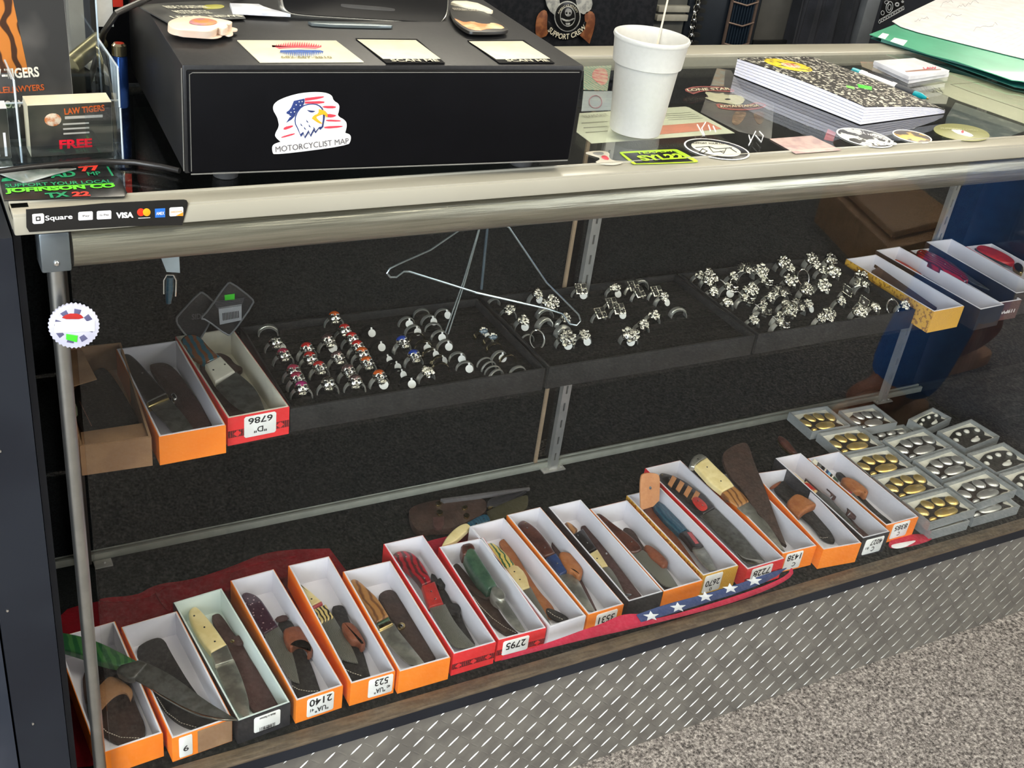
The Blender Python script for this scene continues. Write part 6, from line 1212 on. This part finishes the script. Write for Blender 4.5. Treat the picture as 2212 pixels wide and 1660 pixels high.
for k in range(nl): sheetmesh(b, lambda u, v, k=k: .0008+(hh(u, v)-.001)*(k/nl)+.0003, lambda u, v, k=k: .0008+(hh(u, v)-.001)*((k+1)/nl)-.0002)
mk('pages', b, pg, t)
cvb = B(); sheetmesh(cvb, hh, lambda u, v: hh(u, v)+.0008); co = mk('front_cover', cvb, cov, t)
cvb = B(); sheetmesh(cvb, lambda u, v: .0003, lambda u, v: .0009); mk('back_cover', cvb, blackc, t)
def nbp(u, v, dz=.0012): return A_*(1-u)*(1-v)+B_*(1-u)*v+D_*u*(1-v)+C_*u*v+V((0, 0, hh(u, v)+dz))
def nbslab(pts, th=.0004): return B().slab([nbp(u, v) for u, v in pts], (0, 0, 1), th, .0001)
mk('yellow_sticker', nbslab([(.20+.16*math.cos(a)*1.0, .30+.17*math.sin(a)) for a in [i*math.tau/20 for i in range(20)]]), M('yellow_black_sticker', (.80, .58, .02), .4, col2=(.08, .06, .02), sc=110, mix=(.55, .62)), co)
mk('sticker_centre', B().slab([nbp(.22+.06*math.cos(i*math.tau/12), .30+.08*math.sin(i*math.tau/12), .0016) for i in range(12)], (0, 0, 1), .0003, .0001), M('cream_red_centre', (.8, .7, .5), .4, col2=(.6, .1, .04), sc=200), co)
mk('green_sticker', nbslab([(.62, .50), (.68, .42), (.73, .50), (.67, .60)]), neong, co); mk('green_sticker', nbslab([(.64, .33), (.68, .28), (.71, .33), (.67, .38)]), M('light_green_sticker', (.22, .6, .12), .5), co)
# pen
t = thing('pen', 'white and black clicker pen with teal ends beside the notebook', 'pen', PZ(ZT)(1920, 185))
pa = PZ(ZT+.0055)(1842, 152); pe = PZ(ZT+.0055)(2006, 214); pdir = pe-pa
sg = lambda s0, s1, r0, r1: B().tube([pa+pdir*s0, pa+pdir*(s0+s1)/2, pa+pdir*s1], [r0, max(r0, r1), r1], 16)
tealp = M('teal_plastic', (.0, .30, .36), .3)
mk('end_cap', sg(0, .11, .0042, .0046), tealp, t); mk('barrel', sg(.11, .59, .0052, .0050), stw, t); mk('grip', sg(.59, .82, .0050, .0045), M('grey_rubber_grip', (.045, .05, .06), .6), t); mk('nose', sg(.82, .975, .0043, .0016), tealp, t); mk('tip', sg(.975, 1, .0012, .0006), brass, t)
mk('clip', B().slab([pa+pdir*s+V((0, 0, .0058))+pdir.cross(V((0, 0, 1))).normalized()*w_ for s, w_ in ((.20, .0012), (.53, .0012), (.53, -.0012), (.20, -.0012))], (0, 0, 1), .0012, .0002), M('clip_black', (.03, .03, .04), .4), t)
# notepad
t = thing('notepad', 'thick white notepad with a small red logo behind the pen', 'notepad', PZ(ZT)(1960, 150))
for k, z in enumerate((.006, .0125)): mk('pad', px(B(), PZ(ZT+z), 'P', [(1888-k*0, 131, 1), (1975, 125, 1), (2051, 152, 1), (1964, 165, 1)] if k else [(1888, 137, 1), (1975, 131, 1), (2051, 158, 1), (1964, 173, 1)], .0056, 0, .0003), M('pad_white', (.66, .64, .55) if k else (.6, .6, .64), .6), t)
mk('logo', px(B(), PZ(ZT+.0127), '8', [(680, 318, 1), (900, 295, 1), (1140, 292, 1), (1150, 302, 1), (700, 330, 1)], .0002, 0, .0001), M('brown_logo', (.30, .16, .12), .5), t)
b = B(); textpx(b, 'LAW', PZ(ZT+.0128), '8', (930, 300), (1100, 292), (910, 272), slant=1); mk('lettering', b, stred, t)
# folder and sheet
gf = M('green_folder', (.05, .30, .17), .4, col2=(.07, .36, .21), sc=14, coat=.3)
t = thing('green_folder', 'green plastic folder lying across the back right corner of the counter', 'folder', PZ(ZT)(2080, 120))
FZ = PZ(ZT+.011)
mk('cover', px(B(), FZ, '4', [(900, 290, 1), (1110, 208, 1), (1700, -120, 1), (2500, -100, 1), (2500, 760, 1), (2200, 690), (2110, 680), (1640, 520), (1400, 460)], .0012, 0, .0004), gf, t)
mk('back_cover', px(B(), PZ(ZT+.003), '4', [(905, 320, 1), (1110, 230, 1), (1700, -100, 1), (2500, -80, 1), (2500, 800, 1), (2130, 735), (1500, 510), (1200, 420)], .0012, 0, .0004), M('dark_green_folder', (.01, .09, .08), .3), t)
mk('inner_sheets', px(B(), PZ(ZT+.0095), '4', [(1000, 330, 1), (1160, 250, 1), (1700, -80, 1), (2450, -60, 1), (2450, 740, 1), (1700, 530, 1)], .005, 0, .0005), M('teal_sheet', (.06, .2, .17), .6), t)  # inner sheets in one even dark teal
for pts in ([(970, 315, 1), (1010, 280, 1), (1065, 292, 1), (1030, 332, 1)], [(1075, 350, 1), (1110, 320, 1), (1222, 345, 1), (1185, 388, 1)]): mk('white_label', px(B(), PZ(ZT+.0114), '4', pts, .0003, 0, .0001), pap, t)
t = thing('paper_sheet', 'white sheet with faint grey handwriting lying on the green folder', 'paper', PZ(ZT+.014)(2080, 60))
m_ = mk('sheet', px(B(), PZ(ZT+.0135), '4', [(1090, 178, 1), (1240, 105), (1500, -20, 1), (2500, -60, 1), (2500, 560, 1), (2212, 498), (1700, 370), (1190, 240)], .001, 1, .0003), M('paper_white', (.62, .60, .60), .6), t)
b = B()
rr = random.Random(3)
for x0, y0, n, s in ((1280, 180, 9, 16), (1540, 150, 8, 22), (1780, 250, 12, 20), (1640, 60, 12, 18), (1500, 40, 6, 24)):
    b.tube([PZ(ZT+.0138)(*cp('4', (x0+i*s*.9+rr.random()*8, y0-i*s*.25+rr.uniform(-16, 16)))) for i in range(n)], .00035, 4)
mk('handwriting', b, M('pencil_grey', (.35, .35, .38), .6), m_)
b = B()
for i in range(6): px(b, PZ(ZT+.0137), '4', [(1850+i*50, 330+i*18, 1), (2200, 180+i*38, 1), (2200, 183+i*38, 1), (1850+i*50, 335+i*18, 1)], .0001, 0, .00003)
mk('form_lines', b, M('pale_lines', (.62, .58, .66), .6), m_)
# ---------------- behind the counter ----------------
xa = lambda u, y, v=60: PY(y)(u, v).x
fab = M('black_cotton', (.012, .013, .015), .9, col2=(.02, .02, .023), sc=120, bump=.5, bsc=90, spec=.1)
t = thing('dark_backdrop', 'made-up black block darkening the background behind the showcase on the left', 'backdrop', (.4, 1.0, 0))
mk('body', B().box((-1.2, .80, 0), (xa(1405, .80), 1.3, 1.14)), black_lam, t); mk('top', B().box((-1.22, .79, 1.141), (xa(1405, .80)+.0, 1.32, 1.17), bev=.002), black_lam, t)  # invented backdrop, covers bright carpet so the background stays dark
SH = PY(.785)
t = thing('tshirt', 'black shirt with a crossed pistols and skull emblem hanging behind the showcase', 'shirt', (1.05, .785, .70))
b = B(); n = 26; xl, xr = xa(1040, .785), xa(1412, .785)
g0 = [V((xl+(xr-xl)*i/n, .786-.004*math.sin(i*1.1), z)) for z in (.66, .80, .95, 1.10) for i in range(n+1)]; g1 = [p+V((0, .004, 0)) for p in g0]; k = n+1; m4 = len(g0); fs = []
for j in range(3):
    for i in range(n): a = j*k+i; fs += [(a, a+1, a+k+1, a+k), (m4+a, m4+a+k, m4+a+k+1, m4+a+1)]
for i in range(n): fs += [(i, m4+i, m4+i+1, i+1), (3*k+i, 3*k+i+1, m4+3*k+i+1, m4+3*k+i)]
for j in range(3): fs += [(j*k, (j+1)*k, m4+(j+1)*k, m4+j*k), (j*k+n, m4+j*k+n, m4+(j+1)*k+n, (j+1)*k+n)]
b.add(g0+g1, fs); fb = mk('fabric', b, fab, t)
E1, E2, E3, E4 = PY(.7805), PY(.7800), PY(.7795), PY(.7790)
grip = M('grip_print', (.30, .11, .04), .5, col2=(.16, .05, .02), sc=90); silp = M('silver_print', (.50, .49, .44), .5, col2=(.25, .25, .24), sc=110)
for pts in ([(240, 130), (290, 80), (330, 100), (320, 230), (335, 300), (260, 330, 1), (225, 300), (225, 200)], [(640, 110), (700, 90), (735, 130), (730, 230), (685, 375, 1), (600, 300, 1), (650, 220)]): mk('pistol_grip', px(B(), E1, '3', pts, .0005, 1, .0001), grip, fb)
for pts in ([(300, -40), (420, -40), (440, 60), (400, 140), (330, 80)], [(560, -40), (700, -40), (715, 60), (650, 130), (590, 100)]): mk('pistol_frame', px(B(), E1, '3', pts, .0004, 1, .0001), silp, fb)
mk('ring', px(B(), E2, '3', oval(497, 140, 112, 132), .0003, 0, .0001), silp, fb); mk('ring_field', px(B(), E3, '3', oval(497, 140, 104, 122), .0003, 0, .0001), stk_b, fb)
mk('inner_ring', px(B(), PY(.7793), '3', oval(500, 140, 66, 88), .0002, 0, .0001), silp, fb); mk('inner_field', px(B(), PY(.7791), '3', oval(500, 140, 60, 80), .0002, 0, .0001), stk_b, fb)
b = B(); px(b, PY(.7788), '3', [(478, 85), (500, 68), (530, 80), (538, 110), (520, 140), (490, 142), (474, 115)], .0002, 1, .0001); px(b, PY(.7788), '3', [(440, 150), (500, 175), (560, 150), (555, 165), (500, 190), (445, 168)], .0002, 1, .0001); px(b, PY(.7788), '3', [(480, 195, 1), (520, 195, 1), (515, 215, 1), (485, 215, 1)], .0002, 0, .0001); mk('skull', b, silp, fb)
b = B()
for cx0 in (490, 518): px(b, PY(.7786), '3', oval(cx0, 112, 8, 9, 10), .0001, 0, .00003)
mk('skull_eyes', b, stk_b, fb)
mk('banner', px(B(), E1, '3', [(325, 180, 1), (350, 185), (380, 240), (440, 285), (500, 295), (560, 280), (615, 230), (640, 180), (660, 190, 1), (640, 260), (580, 320), (500, 345), (420, 330), (350, 270)], .0004, 2, .0001), stk_b, fb)
b = B(); textpx(b, 'SUPPORT CREW', PY(.7798), '3', (325, 262), (660, 236), (325, 215), arc=-.22, bold=.02); textpx(b, "AMERICA'S BOUNTY", PY(.7789), '3', (425, 120), (570, 112), (425, 100), arc=.35, bold=0); mk('lettering', b, M('cream_shirt_print', (.72, .66, .50), .5), fb)
t = thing('dark_backdrop', 'made-up black block darkening the background far behind the showcase on the right', 'backdrop', (2.3, 1.5, 0))
mk('body', B().box((1.36, 1.32, 0), (3.6, 1.7, 1.16)), black_lam, t); mk('top', B().box((1.35, 1.31, 1.161), (3.62, 1.72, 1.19), bev=.002), black_lam, t)  # second invented backdrop, keeps the far right background dark
# storage unit
t = thing('storage_unit', 'grey storage unit with pale horizontal ledges behind the foam cup', 'storage', (xa(1440, .95), 1.0, 0)); xl, xr = xa(1408, .93), xa(1474, .93)
mk('body', B().box((xl, .93, 0), (xr, 1.25, 1.15)), M('grey_unit', (.10, .10, .09), .6), t)
for v in (18, 37): z = PY(.925)(1440, v).z; mk('ledge', B().box((xl, .918, z-.006), (xr, .93, z+.006), bev=.001), M('pale_ledge', (.42, .40, .33), .5), t)
# tower heater
t = thing('tower_heater', 'black tower heater with bronze-framed grille behind the counter', 'heater', (xa(1570, .95), 1.0, 0)); xl, xr = xa(1478, .93), xa(1636, .93)
mk('housing', B().box((xl, .93, 0), (xr, 1.2, 1.12), bev=.01), M('heater_black', (.010, .014, .020), .4), t)
gl_, gr_ = xa(1572, .92), xa(1626, .92); brz = M('bronze', (.20, .14, .11), .4, .6)
mk('grille_frame', B().tube([(gl_, .924, .3), (gl_, .924, 1.08), (gr_, .924, 1.08), (gr_, .924, .3), (gl_, .924, .3)], .0035, 8), brz, t)
b = B()
for i in range(1, 9): x = gl_+(gr_-gl_)*i/9; b.box((x-.0012, .922, .3), (x+.0012, .929, 1.08))
mk('slats', b, M('slat_navy', (.012, .022, .035), .4), t)
for v in (4, 49, 94): z = PY(.92)(1598, v).z; mk('cross_bar', B().tube([(gl_, .921, z), ((gl_+gr_)/2, .916, z-.006), (gr_, .921, z)], .002, 8), brz, t)
b = B()
for i in range(26): z = .70+i*.016; b.box((xl+.012, .918, z), (xl+.034, .93, z+.007))
mk('vent_fins', b, M('fin_black', (.02, .02, .018), .4), t)
t = thing('chain', 'silver curb chain hanging in front of the tower heater', 'chain', (xl+.006, .905, .74))
for i in range(17):
    z = .742+i*.0145; xx = xl+.006+.003*math.sin(i*.5); R_ = Matrix.Translation((xx, .908, z))@Matrix.Rotation(math.pi/2*(i % 2)+.4, 4, 'Z')
    mk('link', B().tube([R_@V((.0055*math.cos(a), 0, .0098*math.sin(a))) for a in [j*math.tau/12 for j in range(13)]], .0018, 6, cap=False), chrome, t)
# grey panel with framed picture
t = thing('grey_panel', 'dull grey panel with a black-framed picture low on it, right of the heater', 'panel', (xa(1668, .95), 1.0, 0)); xl, xr = xa(1638, .95), xa(1712, .95)
mk('board', B().box((xl, .958, 0), (xr, 1.0, 1.1)), M('dull_grey', (.065, .062, .055), .7), t)
z = PY(.94)(1660, 88).z; mk('picture_frame', B().box((xa(1636, .94), .942, z-.25), (xr, .9495, z), bev=.001), stk_b, t); mk('picture', B().box((xa(1642, .94)+.003, .9405, z-.24), (xr-.002, .9418, z-.010)), M('dim_picture', (.12, .115, .10), .6, col2=(.18, .16, .14), sc=20), t)
# hanging dark jeans, post, bandana
TX0 = 1715
t = thing('dark_trousers', 'dark creased trousers hanging behind the composition notebook', 'trousers', (xa(1790, .95), .95, .45)); xl, xr = xa(1716, .93), xa(1853, .93); b = B(); n = 40; g0 = []
for z in (.45, .7, .85, 1.0, 1.1): g0 += [V((xl+(xr-xl)*i/n, .93-.010*math.sin(i*.55+z*3)-.005*math.sin(i*1.7), z)) for i in range(n+1)]
g1 = [V((p.x, .955, p.z)) for p in g0]; k = n+1; m4 = len(g0); fs = []
for j in range(4):
    for i in range(n): a = j*k+i; fs += [(a, a+1, a+k+1, a+k), (m4+a, m4+a+k, m4+a+k+1, m4+a+1)]
    fs += [(j*k, (j+1)*k, m4+(j+1)*k, m4+j*k), (j*k+n, m4+j*k+n, m4+(j+1)*k+n, (j+1)*k+n)]
for i in range(n): fs += [(i, m4+i, m4+i+1, i+1), (4*k+i, 4*k+i+1, m4+4*k+i+1, m4+4*k+i)]
b.add(g0+g1, fs); mk('fabric', b, M('charcoal_denim', (.010, .011, .014), .9, col2=(.020, .021, .027), sc=16, bump=.4, bsc=300), t)
mk('hanging_rail', B().tube([(xl+.0, .947, 1.095), (xr+.0, .947, 1.095)], .007, 10), steel, t)
t = thing('steel_post', 'grey square steel post rising behind the notepad', 'post', (xa(1873, .93), .93, 0)); xl, xr = xa(1858, .92), xa(1886, .92)
mk('post', B().box((xl, .92, 0), (xr, .95, 1.12), bev=.001), M('grey_post', (.17, .18, .19), .45, .3), t)
t = thing('bandana', 'black and white paisley bandana hanging right of the grey post', 'bandana', PY(.915)(1920, 40))
o = [(1190, -90, 1), (1030, -60, 1), (975, 210, 1), (1195, 85, 1)]
fb = mk('fabric', px(B(), PY(.915), '4', o, .002, 0, .0005), stk_b, t); b = B(); BPp = PY(.9145)
def ringpx(cx, cy, rx, ry, r=.0008, n=14, rot=0): q = [BPp(*cp('4', p)) for p in oval(cx, cy, rx, ry, n, rot)]; b.tube(q+[q[0]], r, 5)
ringpx(1068, 60, 28, 48, rot=.2); ringpx(1068, 62, 14, 26, .0007, rot=.2); ringpx(1133, 38, 14, 14, .0014); ringpx(1180, 15, 7, 7, .001); ringpx(1045, 20, 18, 14, .0006); ringpx(1010, 110, 14, 18, .0006); ringpx(1040, -20, 20, 16, .0006); ringpx(1120, -20, 20, 18, .0006)
for i in range(10): ringpx(985+i*22, 186-i*13, 9, 12, .0006, 8)
b.tube([BPp(*cp('4', p)) for p in ((980, 170), (1190, 50))], .0006, 5); b.tube([BPp(*cp('4', p)) for p in ((978, 200), (1194, 78))], .0006, 5)
mk('paisley', b, M('bandana_white', (.55, .55, .55), .7), fb)
# ---------------- the aisle side, seen only as reflections in the front glass ----------------
t = thing('wooden_plinth', 'low brown wooden plinth on the carpet across the aisle', 'plinth', (2.8, -1.56, 0))
q = [V((2.73, -1.72, .13)), V((2.57, -1.24, .13)), V((2.98, -1.30, .13)), V((3.12, -1.82, .13))]
mk('body', B().slab(q, (0, 0, 1), .1295, .004), M('plinth_wood', (.58, .32, .15), .5, col2=(.46, .25, .11), sc=14, stretch=(1, 8, 1)), t)
mk('upper_board', B().slab([p*.82+(q[0]+q[1]+q[2]+q[3])*.045+V((0, 0, .03-.0)) for p in q], (0, 0, 1), .02, .003), M('plinth_top', (.62, .36, .18), .5), t)
def skin(name, verts, edges, mat, parent, sub=2, root=0):
    me = bpy.data.meshes.new(name); inv = WM[parent].inverted(); me.from_pydata([tuple(inv@V(v[:3])) for v in verts], edges, []); me.materials.append(mat)
    o = bpy.data.objects.new(name, me); COL.objects.link(o); o.parent = parent; WM[o] = WM[parent].copy()
    sm = o.modifiers.new('skin', 'SKIN'); sm.use_smooth_shade = True; me.skin_vertices or me.attributes
    lay = me.skin_vertices[0] if len(me.skin_vertices) else None
    if lay is None:
        bm = bmesh.new(); bm.from_mesh(me); bm.verts.layers.skin.verify(); bm.to_mesh(me); bm.free(); lay = me.skin_vertices[0]
    for i, v in enumerate(verts): r = v[3]; lay.data[i].radius = r if isinstance(r, tuple) else (r, r); lay.data[i].use_root = (i == root)
    ss = o.modifiers.new('sub', 'SUBSURF'); ss.levels = sub; ss.render_levels = sub
    return o
PXc = (2.36, -.76)
t = thing('person', 'standing person in blue jeans, brown boots and a dark shirt beside the aisle', 'person', (PXc[0], PXc[1], 0))
hipL, hipR = (2.33, -.67, .93), (2.39, -.86, .93)
J = [(2.36, -.765, .98, .135), (2.36, -.765, 1.16, .125), (2.37, -.765, 1.34, .15), (2.37, -.765, 1.45, .10), (2.36, -.765, 1.52, .055), (2.335, -.765, 1.60, .075), (2.325, -.765, 1.70, .088), (2.33, -.765, 1.77, .06),
     (2.33, -.67, .88, .095), (2.17, -.665, .50, .065), (2.07, -.665, .10, .045), (2.40, -.86, .88, .095), (2.42, -.84, .50, .065), (2.47, -.82, .10, .045),
     (2.37, -.57, 1.42, .06), (2.34, -.52, 1.15, .045), (2.14, -.56, 1.05, .035), (2.37, -.96, 1.42, .06), (2.36, -1.01, 1.15, .045), (2.16, -.96, 1.05, .035), (2.07, -.575, 1.05, .028), (2.09, -.95, 1.05, .028)]
Ed = [(0, 1), (1, 2), (2, 3), (3, 4), (4, 5), (5, 6), (6, 7), (0, 8), (8, 9), (9, 10), (0, 11), (11, 12), (12, 13), (2, 14), (14, 15), (15, 16), (2, 17), (17, 18), (18, 19), (16, 20), (19, 21)]
skinm = M('skin', (.50, .30, .21), .5, col2=(.46, .27, .19), sc=20)
body = skin('body', J, Ed, skinm, t)
denim = M('blue_denim', (.02, .11, .42), .9, col2=(.03, .16, .52), sc=60, bump=.4, bsc=300)
skin('jeans', [(2.36, -.765, 1.00, .15), (2.33, -.675, .86, .118), (2.17, -.665, .50, .098), (2.05, -.665, .05, .095), (2.40, -.86, .86, .118), (2.42, -.84, .50, .098), (2.47, -.82, .12, .088)], [(0, 1), (1, 2), (2, 3), (0, 4), (4, 5), (5, 6)], denim, t)
shirtm = M('dark_shirt', (.03, .03, .035), .9)
skin('shirt', [(2.36, -.765, 1.00, .162), (2.36, -.765, 1.18, .150), (2.37, -.765, 1.34, .172), (2.37, -.765, 1.44, .12), (2.37, -.57, 1.41, .078), (2.345, -.525, 1.22, .068), (2.37, -.96, 1.41, .078), (2.365, -1.0, 1.22, .068)], [(0, 1), (1, 2), (2, 3), (2, 4), (4, 5), (2, 6), (6, 7)], shirtm, t)
bootm = M('brown_boot_leather', (.42, .17, .10), .5, col2=(.34, .13, .07), sc=30); solem = M('boot_welt', (.65, .36, .20), .6)
for (ax, ay), tx in (((2.07, -.665), 1.87), ((2.47, -.82), 2.24)):
    skin('boot', [(ax+.02, ay, .20, .062), (ax+.02, ay, .085, .058), (ax-.05, ay, .068, .052), (tx+.045, ay, .055, .045), (ax+.055, ay, .06, .045)], [(0, 1), (1, 2), (2, 3), (1, 4)], bootm, t)
    mk('sole', B().slab([V((x, y, .030)) for x, y in smooth([(ax+.10, ay-.030), (ax+.10, ay+.030), (ax+.03, ay+.048), (tx+.08, ay+.056), (tx+.01, ay+.03), (tx+.01, ay-.03), (tx+.08, ay-.056), (ax+.03, ay-.048)], 2)], (0, 0, 1), .030, .004), solem, t)
b = B(); b.ball((2.345, -.765, 1.735), (.098, .085, .085), 18); mk('hair', b, M('dark_hair', (.03, .018, .012), .7, bump=.5, bsc=300), t)
b = B(); b.ball((2.245, -.765, 1.665), (.016, .012, .018), 8); mk('nose', b, skinm, t)
for s in (-1, 1): mk('eye', B().ball((2.256, -.765+s*.03, 1.695), (.010, .013, .009), 10), M('eye_white', (.6, .6, .58), .2), t); mk('ear', B().ball((2.34, -.765+s*.088, 1.68), (.018, .010, .028), 10), skinm, t)
mk('mouth', B().ball((2.258, -.765, 1.625), (.008, .024, .006), 10), M('lips', (.4, .14, .12), .5), t)
for hx, hy, s in ((2.07, -.575, 1), (2.09, -.95, -1)):
    for i, (l, dy) in enumerate(((.075, -.024), (.085, -.008), (.080, .008), (.062, .023))):
        mk('finger', B().tube([(hx, hy+dy, 1.048), (hx-l*.55, hy+dy, 1.038), (hx-l, hy+dy*.9, 1.012)], [.009, .0085, .0065], 8), skinm, body)
    mk('thumb', B().tube([(hx+.03, hy-s*.02, 1.045), (hx-.005, hy-s*.045, 1.035), (hx-.03, hy-s*.048, 1.025)], [.011, .010, .007], 8), skinm, body)
